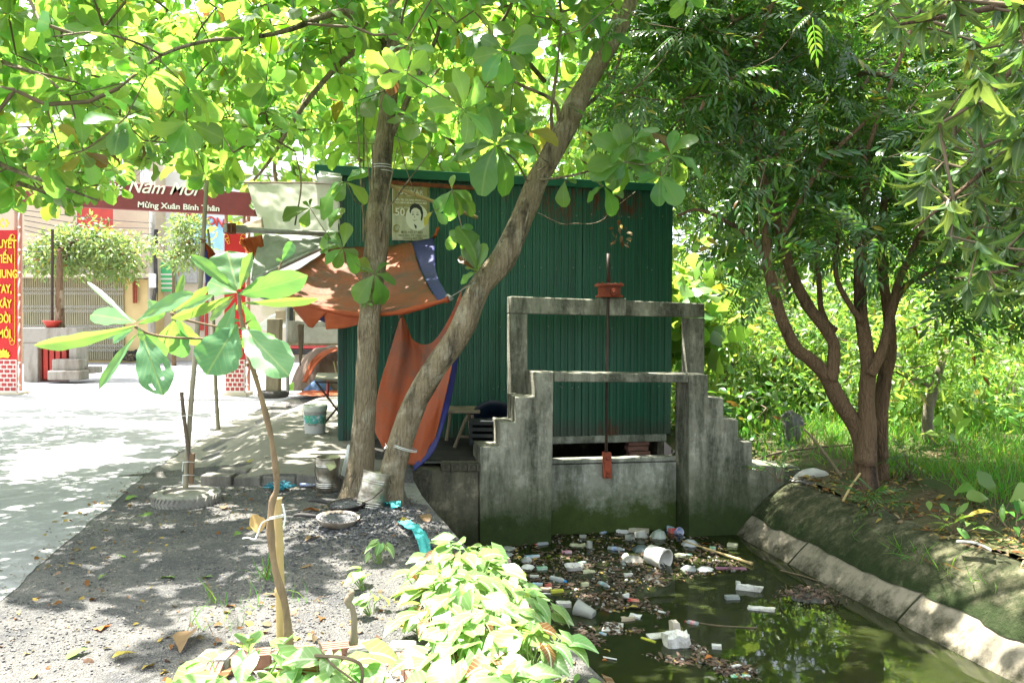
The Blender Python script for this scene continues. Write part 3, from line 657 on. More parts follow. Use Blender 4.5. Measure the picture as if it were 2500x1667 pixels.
# ---------------------------------------------------------------- trees
def S4(l, ox=0, oy=0, s=1.0): return [(ox + x / s, oy + y / s) for x, y in l]
def limb(pts, n=40, seg=18, jit=.12):
    """pts: (px,py,depth,width px) -> resampled centre line and radii"""
    w_ = [P(x, y, d) for x, y, d, _ in pts]; r = [wd * d / F / 2 for x, y, d, wd in pts]
    c = catmull(w_, n); rr = np.interp(np.linspace(0, len(r) - 1, n + 1), np.arange(len(r)), r); return c, rr
def ylow(px):   # lower edge of the canopy as seen past the shed
    return lerp(px, [-400, -100, 0, 150, 300, 400, 480, 560, 640, 760, 900, 1000, 1200, 1300, 1400, 1500, 1650, 1800, 2200, 2600], [520, 520, 530, 520, 475, 440, 470, 430, 390, 360, 360, 380, 360, 290, 150, 60, 20, 15, 20, 20])
def sample_crown(n, lo, hi, keep):
    out = []; tries = 0
    while len(out) < n and tries < n * 60:
        tries += 1; p = RNG.uniform(lo, hi)
        if keep(p): out.append(p)
    return out
def seen(p, m=60):
    q, d = proj([p]); return d[0] > .5 and -m < q[0][0] < 2500 + m and -m < q[0][1] < 1667 + m, q[0]
def keep_almond(p):
    x, y, z = p
    v, (px, py) = seen(p)
    if v:
        if py > ylow(px) - RNG.uniform(0, 60): return False
        if 255 < px < 430 and 310 < py < 425 and RNG.random() < .72: return False
        if px > 1320 and py > 60 and RNG.random() < .93 and y < 9: return False
        # keep the two trunks readable
        if y < 7.9 and 905 < px < 985 and py > 60 and RNG.random() < .5: return False
    # the shed stands in here
    u = (Vector(p) - W0).dot(SU); vv = (Vector(p) - W0).dot(SV)
    if -.3 < u < WL + .3 and -.15 < vv < 3.4 and z < 3.95: return False
    gx, gy = SUNpt(x, y, z)
    if sunny(gx, gy, .13 if y < 10 else 0) and RNG.random() < .995: return False
    return True
T1 = [(868, 1240, 8.0, 100), (874, 1190, 8.0, 78), (880, 1140, 8.0, 66), (886, 1073, 8.0, 58), (893, 950, 8.02, 55), (899, 860, 8.02, 53), (903, 771, 8.05, 53), (912, 665, 8.1, 55), (921, 590, 8.1, 60), (923, 550, 8.1, 62), (929, 455, 8.15, 50), (937, 350, 8.2, 45), (948, 250, 8.25, 42), (956, 170, 8.3, 42), (963, 100, 8.3, 42), (967, 0, 8.4, 34), (972, -150, 8.5, 28), (980, -330, 8.6, 20)]
T2 = [(940, 1275, 7.45, 96), (952, 1220, 7.45, 68), (962, 1137, 7.47, 62), (1008, 995, 7.5, 60), (1060, 900, 7.5, 58), (1118, 823, 7.5, 60), (1172, 700, 7.52, 58), (1226, 636, 7.55, 64), (1266, 553, 7.6, 56), (1313, 438, 7.65, 52), (1335, 400, 7.65, 51), (1385, 305, 7.7, 52), (1398, 272, 7.7, 56), (1428, 212, 7.75, 46), (1500, 85, 7.85, 46), (1530, 10, 7.9, 46), (1580, -120, 8.0, 38), (1620, -330, 8.2, 26)]
LIMBS1 = [[(940, 115, 8.3, 26), (890, 62, 8.1, 24), (830, 30, 7.8, 18), (700, 75, 7.3, 13), (600, 95, 6.9, 10)],
          [(600, 95, 6.9, 10), (510, 100, 6.7, 9), (395, 135, 6.5, 8), (290, 215, 6.4, 6)],
          [(395, 135, 6.5, 7), (320, 100, 6.1, 6), (225, 80, 5.8, 5), (130, 90, 5.4, 4)],
          [(948, 350, 8.2, 15), (965, 310, 8.2, 15), (1015, 200, 8.3, 12), (1070, 80, 8.4, 10), (1100, -60, 8.5, 8)],
          [(1330, 200, 9.2, 12), (1260, 120, 8.9, 14), (1190, 55, 8.6, 12), (1150, 20, 8.5, 10)],
          [(967, 0, 8.4, 24), (900, -120, 8.2, 20), (700, -260, 7.6, 16), (400, -400, 6.8, 12)],
          [(968, -60, 8.4, 20), (1000, -260, 9.0, 16), (900, -420, 10.0, 12)],
          [(955, 110, 8.3, 18), (860, 130, 9.2, 15), (740, 260, 10.2, 12), (660, 390, 11, 8), (620, 440, 11.4, 6)],
          [(972, -150, 8.5, 18), (700, -200, 9.6, 15), (400, -100, 10.6, 12), (150, 20, 11.2, 8)],
          [(980, -300, 8.6, 14), (900, -560, 7.6, 12), (850, -900, 6.4, 9)],
          [(720, 550, 8.4, 4), (735, 450, 8.4, 4), (720, 370, 8.3, 3)]]
LIMBS2 = [[(1385, 300, 7.7, 12), (1365, 290, 7.6, 12), (1350, 245, 7.5, 9), (1240, 190, 7.3, 7), (1185, 110, 7.2, 6)],
          [(1350, 245, 7.5, 7), (1362, 150, 7.4, 5), (1370, 30, 7.3, 4)],
          [(1430, 260, 7.8, 8), (1490, 200, 7.8, 6), (1520, 120, 7.8, 5)],
          [(1580, -120, 8.0, 26), (1750, -200, 7.6, 20), (2000, -260, 7.0, 14)],
          [(1600, -220, 8.1, 20), (1450, -420, 7.4, 15), (1250, -600, 6.6, 11)],
          [(1300, 440, 7.6, 6), (1380, 432, 7.4, 6), (1450, 415, 7.2, 5), (1527, 396, 7.0, 4)],
          [(1290, 450, 7.6, 5), (1260, 395, 7.3, 4), (1212, 356, 7.0, 4)]]
def make_tree(name, label, cat, trunk, limbs, mat_bark, mat_leaf, tips, ros, tm, loc=None, group=None, start_frac=.35, shoots=None, rmax=.05, extra=None, thick=.0035, lit=False, wid=None):
    base = None; st = []; mb = MB()
    for k, t in enumerate(trunk if isinstance(trunk[0], list) else [trunk]):
        c, r = limb(t, 48, 20)
        mb.tube(c, r, 20, True, 0, .11)
        if base is None: base = c[0].copy()
        st += [tuple(p) for p in c[int(48 * start_frac):]]
    root = thing(name, label, cat, loc or base, group)
    mb.build('trunk', mat_bark, root, smooth=True)
    bb = MB()
    for l in limbs:
        c, r = limb(l, 18); bb = MB(); bb.tube(c, r, 8, True, 0, .06); st += [tuple(p) for p in c[3::3]]; bb.build('limb', mat_bark, root, smooth=True)
    if shoots:
        for pts, r in shoots: bb = MB(); bb.tube(catmull(pts, 10), [r] * 5 + [r * .7] * 6, 5); bb.build('shoot', mat_bark, root, smooth=True)
    V, Q, U = [], [], []; k = 0
    segs, dirs = grow(st, tips, thick, .42, rmax)
    tv, tq = tubes_np(segs); np_mesh('twigs', tv, tq, TWIG, root)
    ax = dirs / (np.linalg.norm(dirs, axis=1, keepdims=True) + 1e-6) + np.array([0, 0, .75]) + RNG.normal(0, .3, dirs.shape)
    a = ros(tips, ax)
    if extra is not None: a = [np.concatenate([x, y]) for x, y in zip(a, extra)]
    V, Q, U = scatter(tm, a[0], a[1], a[2], a[3])
    np_mesh('foliage', V, Q, mat_leaf, root, U)
    return root
ros_alm = lambda t, ax: rosettes(t, ax, (6, 9), (.165, .265))
tips1 = sample_crown(540, (-6.5, 5.2, 3.0), (.9, 13.5, 6.6), keep_almond)
tips2 = sample_crown(190, (-.3, 5.6, 3.8), (3.6, 9.5, 6.6), keep_almond)
tips3 = sample_crown(260, (-9.5, 4.4, 2.7), (-2.6, 12.5, 5.2), keep_almond)
# rosettes that throw the shade on the street, the pavement and the canal
def shade_tips(n, xr, yr, zr):
    out = []
    for _ in range(n * 8):
        if len(out) >= n: break
        gx, gy = RNG.uniform(*xr), RNG.uniform(*yr); z = RNG.uniform(*zr)
        if sunny(gx, gy): continue
        t = z / SUN.z; p = np.array([gx + SUN.x * t, gy + SUN.y * t, z]); v, q = seen(p, 30)
        if v and (q[1] > ylow(q[0]) - 40 or (q[0] > 1300 and p[1] < 9)): continue
        if keep_almond(p): out.append(p)
    return out
tips3 += sample_crown(90, (-6.8, 6.3, 2.75), (-3.0, 9.6, 3.9), keep_almond)
tips1 += shade_tips(260, (-6, .8), (2.2, 9.5), (4.4, 7.2))
tips1 += shade_tips(190, (-4.2, -.6), (9.7, 13.2), (4.2, 6.4)) + shade_tips(60, (-4.2, -1.2), (8.5, 9.7), (4.2, 6.4))
tips2 += shade_tips(420, (.2, 4.4), (2.0, 8.4), (4.6, 7.4))
tips3 += shade_tips(520, (-10.5, -4.1), (8.3, 15.8), (4.4, 6.6)) + shade_tips(300, (-10.5, -2.6), (4.4, 15.5), (4.4, 6.8))
def shade_at(n, xr, yr, z0, zr):
    out = []
    for _ in range(n):
        z = RNG.uniform(*zr); t = (z - z0) / SUN.z; out.append(np.array([RNG.uniform(*xr) + SUN.x * t, RNG.uniform(*yr) + SUN.y * t, z]))
    return out
tips1 += shade_at(80, (-2.0, -.5), (7.8, 9.5), 2.4, (4.6, 6.6))
# the low sprays that hang in front of the shed: (px, py, depth, leaves [(dx,dy,len px)])
def spray(lst):
    Pp, Yd, Nn, Ss = [], [], [], []
    for cx, cy_, d, lv in lst:
        c = P(cx, cy_, d)
        for dx, dy in lv:
            L = math.hypot(dx, dy); fs = random.uniform(-.35, .25) * L * d / F
            y = P(cx + dx, cy_ + dy, d) - c; y.y += fs
            Pp.append(c + y * .06); Yd.append(y); Nn.append(Vector((random.uniform(-.5, .5), -.75, .65 + random.uniform(-.3, .3)))); Ss.append(y.length)
    return np.array([tuple(p) for p in Pp]), np.array([tuple(p) for p in Yd]), np.array([tuple(p) for p in Nn]), np.array(Ss)
SPR2 = [(1212, 353, 7.0, [(-110, -20), (-45, -70), (-20, -85), (60, -55), (80, -30), (-90, 20), (-45, 98), (45, 95), (20, 20), (85, 10)]),
        (1285, 320, 7.05, [(80, 15), (40, -45), (10, -30), (-25, 30)]),
        (1527, 396, 7.0, [(-65, -70), (-20, -85), (45, -65), (60, -25), (-85, 5), (-75, 20), (-40, 55), (5, 70), (50, 35), (70, -5), (-20, 40)]),
        (1545, 350, 6.9, [(60, -30), (35, -45), (-60, 20), (20, 25)]),
        (1636, 379, 6.9, [(-12, -62), (8, -55), (55, -45), (75, 25), (45, 65), (-20, -20), (-60, 5), (25, 48)]),
        (1613, 430, 6.9, [(-10, 65), (35, 70), (20, -30), (-50, 10), (40, 15)]),
        (1380, 438, 7.4, [(-8, 62), (25, 10)]),
        (1475, 455, 7.2, [(30, 62), (45, 25), (-30, -20), (-45, 15)]),
        (1471, 89, 7.2, [(-35, -48), (52, -50), (75, 10), (-60, 25), (20, 50), (-20, 30), (60, -10)]),
        (1166, 664, 7.3, [(-28, -70), (-40, -45), (-8, -32), (-40, 10), (-12, -100), (10, -60), (-20, -20)]),
        (1120, 560, 7.3, [(-25, 40), (18, 45), (28, -10), (-20, 15)]),
        (1103, 464, 7.3, [(-35, 52), (62, 35), (30, 48), (2, -32), (48, 18), (-10, 70)]),
        (1060, 515, 7.3, [(-30, 20), (30, 30), (8, -28)])]
SPR1 = [(915, 669, 7.9, [(-45, 62), (18, 72), (-48, -35), (28, -32), (46, 3), (-30, -20)]),
        (838, 606, 7.8, [(-30, -40), (8, -62), (-55, -18), (-12, 42), (35, 18), (40, 40), (-40, 30)]),
        (757, 508, 7.8, [(-65, 25), (-20, 45), (-15, -14), (25, 2), (5, -20)]),
        (805, 560, 7.8, [(2, -45), (15, -55), (-22, 55)]),
        (846, 444, 7.7, [(-70, 50), (-22, 42), (50, 42), (28, -38), (48, -20), (-40, 10)]),
        (895, 741, 7.9, [(-16, 4), (8, -12), (-8, 10), (14, 3)])]
def stalk(a, b, d0, d1, r=.007, sag=.05):
    p0, p1 = P(a[0], a[1], d0), P(b[0], b[1], d1); m = (p0 + p1) / 2 + Vector((0, 0, -sag)); return ([p0, m, p1], r)
SH1 = [stalk((919, 632), (908, 350), 7.9, 8.0, .011, 0), stalk((887, 590), (888, 280), 7.95, 8.0, .011, 0), stalk((886, 520), (868, 250), 7.95, 7.9, .010, 0), stalk((905, 480), (892, 330), 7.95, 7.9, .009, 0),
       stalk((928, 580), (970, 360), 7.9, 7.9, .008, 0), stalk((950, 505), (1065, 350), 8.0, 8.0, .009, 0), stalk((880, 500), (846, 444), 7.95, 7.7, .006), stalk((838, 606), (757, 508), 7.8, 7.8, .006), stalk((838, 606), (915, 669), 7.8, 7.9, .005), stalk((886, 690), (838, 606), 7.9, 7.8, .006), stalk((965, 310), (1015, 480), 8.1, 8.1, .006)]
SH2 = [stalk((1166, 664), (1103, 464), 7.35, 7.3, .009), stalk((1162, 668), (1120, 560), 7.35, 7.3, .008), stalk((1285, 320), (1340, 400), 7.05, 7.5, .007), stalk((1527, 396), (1636, 379), 7.0, 6.9, .006), stalk((1613, 430), (1636, 379), 6.9, 6.9, .005), stalk((1380, 438), (1385, 432), 7.4, 7.4, .005), stalk((1475, 455), (1450, 415), 7.2, 7.2, .005), stalk((1212, 356), (1285, 320), 7.0, 7.05, .005), stalk((1268, 620), (1310, 420), 7.3, 7.4, .010, 0), stalk((1310, 420), (1340, 402), 7.4, 7.5, .007, 0), stalk((1103, 464), (1060, 515), 7.3, 7.3, .005), stalk((1490, 200), (1471, 89), 7.8, 7.2, .006)]
tree1 = make_tree('almond_tree', 'tall almond tree with an upright trunk in front of the shed poster', 'tree', T1, LIMBS1, BARK, LEAF_ALM, tips1, ros_alm, ALM, shoots=SH1, extra=spray(SPR1), group='broad-leaved almond trees by the road')
tree2 = make_tree('almond_tree', 'almond tree whose bare trunk leans far over towards the canal', 'tree', T2, LIMBS2, BARK, LEAF_ALM, tips2, ros_alm, ALM, shoots=SH2, extra=spray(SPR2), group='broad-leaved almond trees by the road')
T3 = [(-700, 1300, 9.0, 90), (-660, 900, 9.0, 75), (-600, 600, 8.8, 66), (-560, 420, 8.6, 56), (-500, 200, 8.4, 44), (-420, -150, 8.2, 30)]
LIMBS3 = [[(-560, 420, 8.6, 40), (-300, 400, 8.3, 26), (-60, 385, 8.0, 18), (30, 440, 7.9, 14), (110, 470, 7.8, 8)], [(-560, 380, 8.6, 30), (-200, 330, 7.6, 18), (20, 410, 7.2, 12), (130, 450, 7.0, 8), (240, 490, 7.0, 5)],
          [(-500, 200, 8.4, 30), (-200, 120, 7.4, 18), (60, 170, 6.6, 10), (170, 235, 6.3, 6)], [(-460, 100, 8.3, 30), (-200, -100, 7.8, 20), (60, -200, 7.2, 12)], [(-500, 200, 8.4, 26), (-300, 150, 10, 16), (-100, 250, 11, 10)]]
tree3 = make_tree('almond_tree', 'almond tree at the road verge whose low leafy branches hang in over the street', 'tree', T3, LIMBS3, BARK, LEAF_ALM, tips3, ros_alm, ALM, group='broad-leaved almond trees by the road')
mb = MB()
for z0 in (.0, .035, .06):   # string tied round the upright trunk
    c = P(932, 420, 8.17); mb.lathe([(.103, z0), (.107, z0 + .004), (.103, z0 + .008)], c, 20)
o = mb.build('string', WHITEP); tag(o, 'thin white string wound round the upright almond trunk under the roof edge', 'string')
mb = MB(); c0, c1 = P(940, 1082, 7.32), P(1008, 1104, 7.35); tm_ = P(975, 1096, 7.26)
ax = (P(1008, 995, 7.5) - P(962, 1137, 7.47)).normalized(); ctr = P(985, 1093, 7.48)
rm = ax.to_track_quat('Z', 'Y').to_matrix(); mb.lathe([(.128, -.004), (.135, 0), (.128, .004)], ctr, 24, rm); mb.lathe([(.128, .010), (.134, .014), (.128, .018)], ctr, 24, rm)
mb.tube([P(944, 1086, 7.33), P(938, 1095, 7.3), P(946, 1092, 7.3), P(940, 1082, 7.3)], .004, 5)
o = mb.build('string', WHITEP); tag(o, 'white cord knotted round the foot of the leaning almond trunk', 'string')
# ---- multi-stemmed tree on the right bank
def z2(l, d): return [(1600 + x / 2.24, 500 + y / 2.24, d if not isinstance(d, (list, tuple)) else d[i], w_) for i, (x, y, w_) in enumerate(l)]
ST = [z2([(1155, 1600, 70), (1150, 1500, 58), (1145, 1330, 50), (1095, 1210, 40), (1000, 1060, 40), (935, 935, 36), (840, 840, 32), (765, 780, 30), (690, 620, 28), (640, 450, 27), (612, 300, 25), (608, 180, 24), (600, -60, 22), (560, -300, 20), (540, -560, 16), (545, -860, 10)], [8.9, 8.9, 8.9, 8.9, 8.85, 8.8, 8.75, 8.7, 8.65, 8.6, 8.6, 8.6, 8.6, 8.7, 8.8, 9.0]),
      z2([(960, 960, 30), (975, 860, 30), (975, 760, 28), (930, 680, 27), (840, 560, 28), (765, 420, 26), (715, 280, 24), (690, 180, 22), (640, -100, 20), (700, -400, 16)], 8.75),
      z2([(1150, 1420, 50), (1160, 1240, 42), (1155, 1050, 38), (1165, 900, 36), (1150, 760, 34), (1125, 600, 30), (1118, 400, 28), (1125, 240, 26), (1150, 0, 20), (1160, -300, 14)], 8.8),
      z2([(1235, 1560, 36), (1240, 1420, 30), (1235, 1250, 32), (1235, 1080, 36), (1262, 900, 34), (1285, 790, 30), (1275, 600, 26), (1245, 400, 22), (1230, 200, 20), (1260, -100, 15)], 9.15),
      z2([(1175, 930, 26), (1225, 830, 26), (1262, 720, 24), (1295, 560, 20), (1330, 420, 18), (1390, 290, 16), (1440, 180, 14), (1560, 0, 10)], 8.7)]
RL = [z2([(1300, 600, 14), (1330, 500, 14), (1400, 420, 13), (1560, 340, 11), (1800, 250, 8)], 8.7), z2([(1130, 640, 16), (1060, 540, 15), (1000, 430, 13), (985, 330, 12), (1000, 150, 10)], 8.7),
      z2([(985, 690, 18), (940, 650, 18), (905, 560, 15), (895, 420, 13), (880, 250, 11)], 9.0), z2([(605, -560, 14), (490, -640, 12), (330, -700, 10), (180, -560, 8)], 8.7),
      z2([(612, 300, 12), (480, 150, 10), (250, 30, 8), (120, 60, 6)], 8.6), z2([(690, 180, 14), (900, -200, 12), (1200, -500, 9)], 8.4), z2([(1440, 180, 10), (1700, 0, 8), (1950, -100, 6)], 8.4),
      z2([(545, -860, 10), (700, -1200, 9), (1000, -1500, 8)], 8.4), z2([(1160, -300, 12), (1300, -700, 10), (1500, -1200, 8)], 8.4)]
def rlow(px): return lerp(px, [1380, 1500, 1560, 1640, 1740, 1810, 1860, 1900, 2000, 2100, 2250, 2350, 2600], [280, 330, 350, 370, 420, 800, 690, 660, 640, 690, 720, 820, 850])
def keep_right(p):
    v, (px, py) = seen(p); x, y, z = p
    if v:
        if px < 1400 + RNG.uniform(0, 120) or py > rlow(px) - RNG.uniform(0, 70): return False
        if py > 620 and RNG.random() < .5: return False
        if 1700 < px < 1900 and py > 480 and RNG.random() < .35: return False
        if 1745 < px < 1810 and 230 < py < 330 and RNG.random() < .8: return False
        if px < 1640 and y > 10.4: return False
    if x > 3.5 and z > 3.4 + (y - 7.0) * .9: return False
    u = (Vector(p) - W0).dot(SU); vv = (Vector(p) - W0).dot(SV)
    if -.3 < u < WL + .25 and -.3 < vv < 3.4 and z < 3.95: return False
    gx, gy = SUNpt(x, y, z)
    if sunny(gx, gy, .36 if y < 9 else .1) and RNG.random() < .98: return False
    return True
def ros_cmp(t, ax): return rosettes(t, ax, (4, 6), (.34, .50), (60, 115))
tipsR = sample_crown(950, (.9, 7.0, 1.6), (7.2, 12.5, 6.2), keep_right) + sample_crown(280, (1.5, 5.0, 5.0), (7.5, 12, 8), keep_right)
tree4 = make_tree('pinnate_tree', 'many-stemmed feathery-leaved tree standing on the right canal bank', 'tree', ST, RL, BARK2, LEAF_DARK, tipsR, ros_cmp, CMP, start_frac=.5, thick=.0035)
# ---- hanging mango boughs close to the camera, upper right
BO = [[(2900, 500, 4.6, 110), (2860, 100, 4.5, 90), (2800, -200, 4.4, 70), (2700, -420, 4.2, 50)]]
BL = [[(2830, -60, 4.4, 40), (2650, -40, 4.0, 28), (2420, 20, 3.6, 16), (2200, 60, 3.4, 7)], [(2850, 60, 4.4, 36), (2600, 250, 4.1, 24), (2400, 420, 3.9, 12), (2230, 560, 3.8, 5)], [(2870, 200, 4.5, 32), (2680, 480, 4.2, 20), (2500, 640, 4.0, 11), (2330, 680, 3.9, 5)],
      [(2800, -180, 4.4, 30), (2500, -160, 3.8, 18), (2250, -60, 3.4, 8)], [(2650, -40, 4.0, 18), (2480, 160, 3.7, 12), (2330, 330, 3.6, 6)]]
def keep_mango(p):
    v, (px, py) = seen(p, 150)
    if not v: return RNG.random() < .3
    if px < lerp(py, [-100, 60, 200, 350, 480, 600, 700, 800], [2140, 2160, 2330, 2270, 2240, 2310, 2360, 2480]) or py > 730: return False
    if py < 200 and px < 2350 and py > 90: return False
    gx, gy = SUNpt(*p)
    return not (sunny(gx, gy, .1) and RNG.random() < .97)
tipsM = sample_crown(420, (1.5, 3.0, 1.8), (4.6, 5.2, 3.9), keep_mango)
def ros_m(t, ax):
    ax = ax * .4 + np.array([-.35, -.1, -1.3]); return rosettes(t, ax, (6, 9), (.11, .175), (8, 62))
tree5 = make_tree('mango_tree', 'drooping boughs of a long-leaved tree close up at the right edge', 'tree', BO, BL, BARK2, LEAF_MANGO, tipsM, ros_m, MANGO, start_frac=.2, thick=.003)
# ---------------------------------------------------------------- vegetation further off
def bush_leaves(cent, rad, n, size, tm, rng=RNG, shell=.55, up=.5):
    """leaves through ellipsoids, denser to the outside, in clumps"""
    cent = np.asarray(cent, float); k = len(cent); rad = np.broadcast_to(np.asarray(rad, float), (k, 3))
    vol = rad.prod(1) ** .67; pick = rng.choice(k, n, p=vol / vol.sum()); d = rng.normal(0, 1, (n, 3)); d /= np.linalg.norm(d, axis=1, keepdims=True)
    r = rng.uniform(shell ** 3, 1, (n, 1)) ** (1 / 3); pos = cent[pick] + d * r * rad[pick] + rng.normal(0, .06, (n, 3))
    yd = d + rng.normal(0, .8, (n, 3)) + np.array([0, 0, -.3]); nn = rng.normal(0, .6, (n, 3)) + np.array([0, 0, up]) + d * .4
    return pos, yd, nn, rng.uniform(size[0], size[1], n)
def clumps(c, r, k, rr, rng=RNG):
    d = rng.normal(0, 1, (k, 3)); d /= np.linalg.norm(d, axis=1, keepdims=True); d *= rng.uniform(.2, 1, (k, 1)) ** .5
    return np.asarray(c) + d * np.asarray(r), rng.uniform(rr[0], rr[1], (k, 1)) * np.array([1.25, 1.25, .8])
def bg_tree(name, label, base, h, crown_c, crown_r, k, rr, n, size, tm, leaf, bark=BARK2, trunk_r=.1, group=None, cat='tree', lean=(0, 0), limbs=5, lit=True):
    root = thing(name, label, cat, base, group); b = Vector(base); cc = Vector(crown_c)
    mb = MB(); pts = [b - Vector((0, 0, .1)), b + Vector((lean[0] * .3 + random.uniform(-.08, .08), lean[1] * .3, h * .35)), b + Vector((lean[0] * .8, lean[1] * .8, h * .7)), Vector((b.x + lean[0], b.y + lean[1], b.z + h))]
    mb.tube(catmull(pts, 16), list(np.linspace(trunk_r * 1.25, trunk_r * .6, 17)), 12, True, 0, .15); mb.build('trunk', bark, root, smooth=True)
    cl, cr = clumps(crown_c, crown_r, k, rr)
    top = catmull(pts, 16)[7:]
    segs, _ = grow([tuple(p) for p in top], cl, .012, .5, trunk_r * .6)
    tv, tq = tubes_np(segs, 6); np_mesh('limbs', tv, tq, bark, root)
    a = bush_leaves(cl, cr, n, size, tm); V, Q, U = scatter(tm, *a); np_mesh('foliage', V, Q, leaf, root, U)
    return root
# tall trees behind the shed
gB = 'tall trees behind the shed'
bg_tree('broadleaf_tree', 'tall light green tree behind the shed roof, seen between the two almond trunks', (-.6, 16.5, 0), 4.5, (-.6, 16.5, 6.6), (3.2, 2, 3.4), 46, (.6, 1.1), 2300, (.26, .42), ALM, LEAF_LIME, trunk_r=.2, group=gB)
bg_tree('broadleaf_tree', 'light green tree behind the shed, just past its white tarp', (-4.4, 19.5, 0), 4.4, (-4.6, 19.5, 6.2), (2.4, 2, 2.4), 36, (.6, 1.0), 1100, (.26, .42), ALM, LEAF_LIME, trunk_r=.18, group=gB)
bg_tree('pinnate_tree', 'dark feathery tree behind the right corner of the shed', (3.4, 19.0, 0), 5, (3.2, 19.0, 6.6), (2.4, 1.6, 3.4), 50, (.55, .95), 2600, (.36, .55), CMP, LEAF_DARK, trunk_r=.18, group=gB)
bg_tree('pinnate_tree', 'dark tall tree behind the many-stemmed tree', (8.0, 23.5, 0), 6.5, (8.0, 23.5, 8.2), (3.8, 1.8, 3.6), 54, (.6, 1.0), 2800, (.36, .55), CMP, LEAF_DARK, trunk_r=.2, group='tall trees on the right bank')
bg_tree('pinnate_tree', 'tall feathery tree far right behind the drooping boughs', (14.2, 23.0, 0), 6.5, (13.6, 22.8, 7.6), (4.2, 1.8, 4.0), 54, (.6, 1.0), 2700, (.36, .55), CMP, LEAF_DARK, trunk_r=.2, group='tall trees on the right bank')
# the sunlit orchard on the right: crooked small trees, a thicket behind them
def crooked(name, label, paths, tips, nleaf, size, d, tm, leaf, bark, group=None, fruit=None, cat='fruit tree'):
    ws = [limb([(x, y, d + dd, w_) for x, y, dd, w_ in p], 24) for p in paths]
    root = thing(name, label, cat, ws[0][0][0], group); mb = MB()
    for c, r in ws: mb.tube(c, r, 10, True, 0, .14)
    mb.build('trunk', bark, root, smooth=True); st = [tuple(p) for c, r in ws for p in c[8:]]
    cl = np.array([tuple(P(x, y, d + dd)) for x, y, dd in tips]); segs, _ = grow(st, cl, .010, .5, .04)
    tv, tq = tubes_np(segs, 5); np_mesh('limbs', tv, tq, bark, root)
    a = bush_leaves(cl, np.ones((len(cl), 3)) * np.array([.55, .55, .38]), nleaf, size, tm, shell=.2); V, Q, U = scatter(tm, *a); np_mesh('foliage', V, Q, leaf, root, U)
    if fruit:
        for x, y, r in fruit:
            m2 = MB(); c = P(x, y, d - .3); m2.lathe([(.001, -r), (r * .6, -r * .8), (r, -.1 * r), (r * .85, r * .55), (r * .3, r * .92), (.001, r * .9)], c, 14)
            m2.tube([c + Vector((0, 0, r * .9)), c + Vector((.01, 0, r * 2.5))], .004, 4); m2.build('fruit', M('green_fruit', (.16, .26, .07), (.1, .2, .05), 8, .4), root, smooth=True)
    return root
gO = 'small crooked trees in the sunny orchard'
GREYB = stained('pale_bark', (.30, .26, .19), (.09, .08, .06), None, .9, 2.5, bmp=.6)
def rt(n, x0, x1, y0, y1, d=1.0): return [(random.uniform(x0, x1), random.uniform(y0, y1), random.uniform(-d, d)) for _ in range(n)]
crooked('fruit_tree', 'small crooked pale-barked tree bearing a green fruit right of the many-stemmed tree', [[(2268, 1100, 0, 30), (2265, 1010, 0, 26), (2280, 950, 0, 24), (2292, 900, 0, 22), (2306, 870, .1, 16), (2330, 830, .2, 9), (2390, 780, .3, 6)], [(2280, 945, 0, 14), (2225, 922, 0, 13), (2185, 903, 0, 12), (2150, 880, .2, 6)], [(2225, 922, 0, 6), (2235, 880, 0, 5), (2232, 800, .1, 4)]],
        rt(26, 2140, 2480, 740, 900), 1500, (.13, .2), 11.5, MANGO, LEAF_LIME, GREYB, gO, [(2240, 874, .06), (2098, 886, .055)])
crooked('fruit_tree', 'low twisted bare-limbed tree at the far right of the orchard', [[(2450, 1110, 0, 20), (2390, 1060, 0, 22), (2370, 1010, 0, 20), (2300, 1008, .2, 12), (2230, 990, .3, 7)], [(2370, 1010, 0, 16), (2400, 950, 0, 10), (2390, 860, 0, 7)], [(2390, 1060, 0, 14), (2460, 1040, 0, 10), (2480, 900, 0, 8)]],
        rt(30, 2180, 2500, 790, 980), 1500, (.13, .2), 13.5, MANGO, LEAF_LIME, GREYB, gO)
crooked('fruit_tree', 'slender leaning tree between the sluice and the many-stemmed tree', [[(2010, 1020, 0, 14), (1985, 970, 0, 12), (1950, 935, 0, 12), (1910, 915, .1, 7)], [(1985, 970, 0, 9), (1990, 940, 0, 7), (2010, 900, 0, 5)]],
        rt(34, 1800, 2100, 740, 960), 1900, (.12, .19), 14.5, MANGO, LEAF_LIME, GREYB, gO)
# broad bright shrubs right behind the sluice
gS = 'bright shrubs behind the sluice'
def shrub(label, c, r, k, n, size, tm, leaf, group=gS, name='shrub', cat='shrub'):
    root = thing(name, label, cat, (c[0], c[1], -.05), group); cl, cr = clumps(c, r, k, (.3, .6))
    cl[:, 2] = np.maximum(cl[:, 2], .15); segs, _ = grow([(c[0], c[1], 0), (c[0] + .1, c[1], .3), (c[0] - .2, c[1], .2)], cl, .006, .5, .03); tv, tq = tubes_np(segs, 5); np_mesh('stem', tv, tq, TWIG, root)
    a = bush_leaves(cl, cr, n, size, tm, shell=.3); V, Q, U = scatter(tm, *a); np_mesh('foliage', V, Q, leaf, root, U); return root
shrub('bright broad-leaved shrub just right of the shed corner, above the sluice posts', (3.0, 13.0, 2.3), (.75, .9, .9), 16, 420, (.24, .42), ALM, LEAF_LIME)
shrub('sunlit leafy shrub beside the right post of the sluice', (3.7, 13.2, 1.1), (.9, .9, 1.0), 22, 1100, (.12, .2), MANGO, LEAF_LIME)
shrub('low dark leafy shrub at the foot of the sluice steps', (3.35, 10.9, .35), (.35, .5, .5), 9, 260, (.14, .22), LAN, LEAF_DARK)
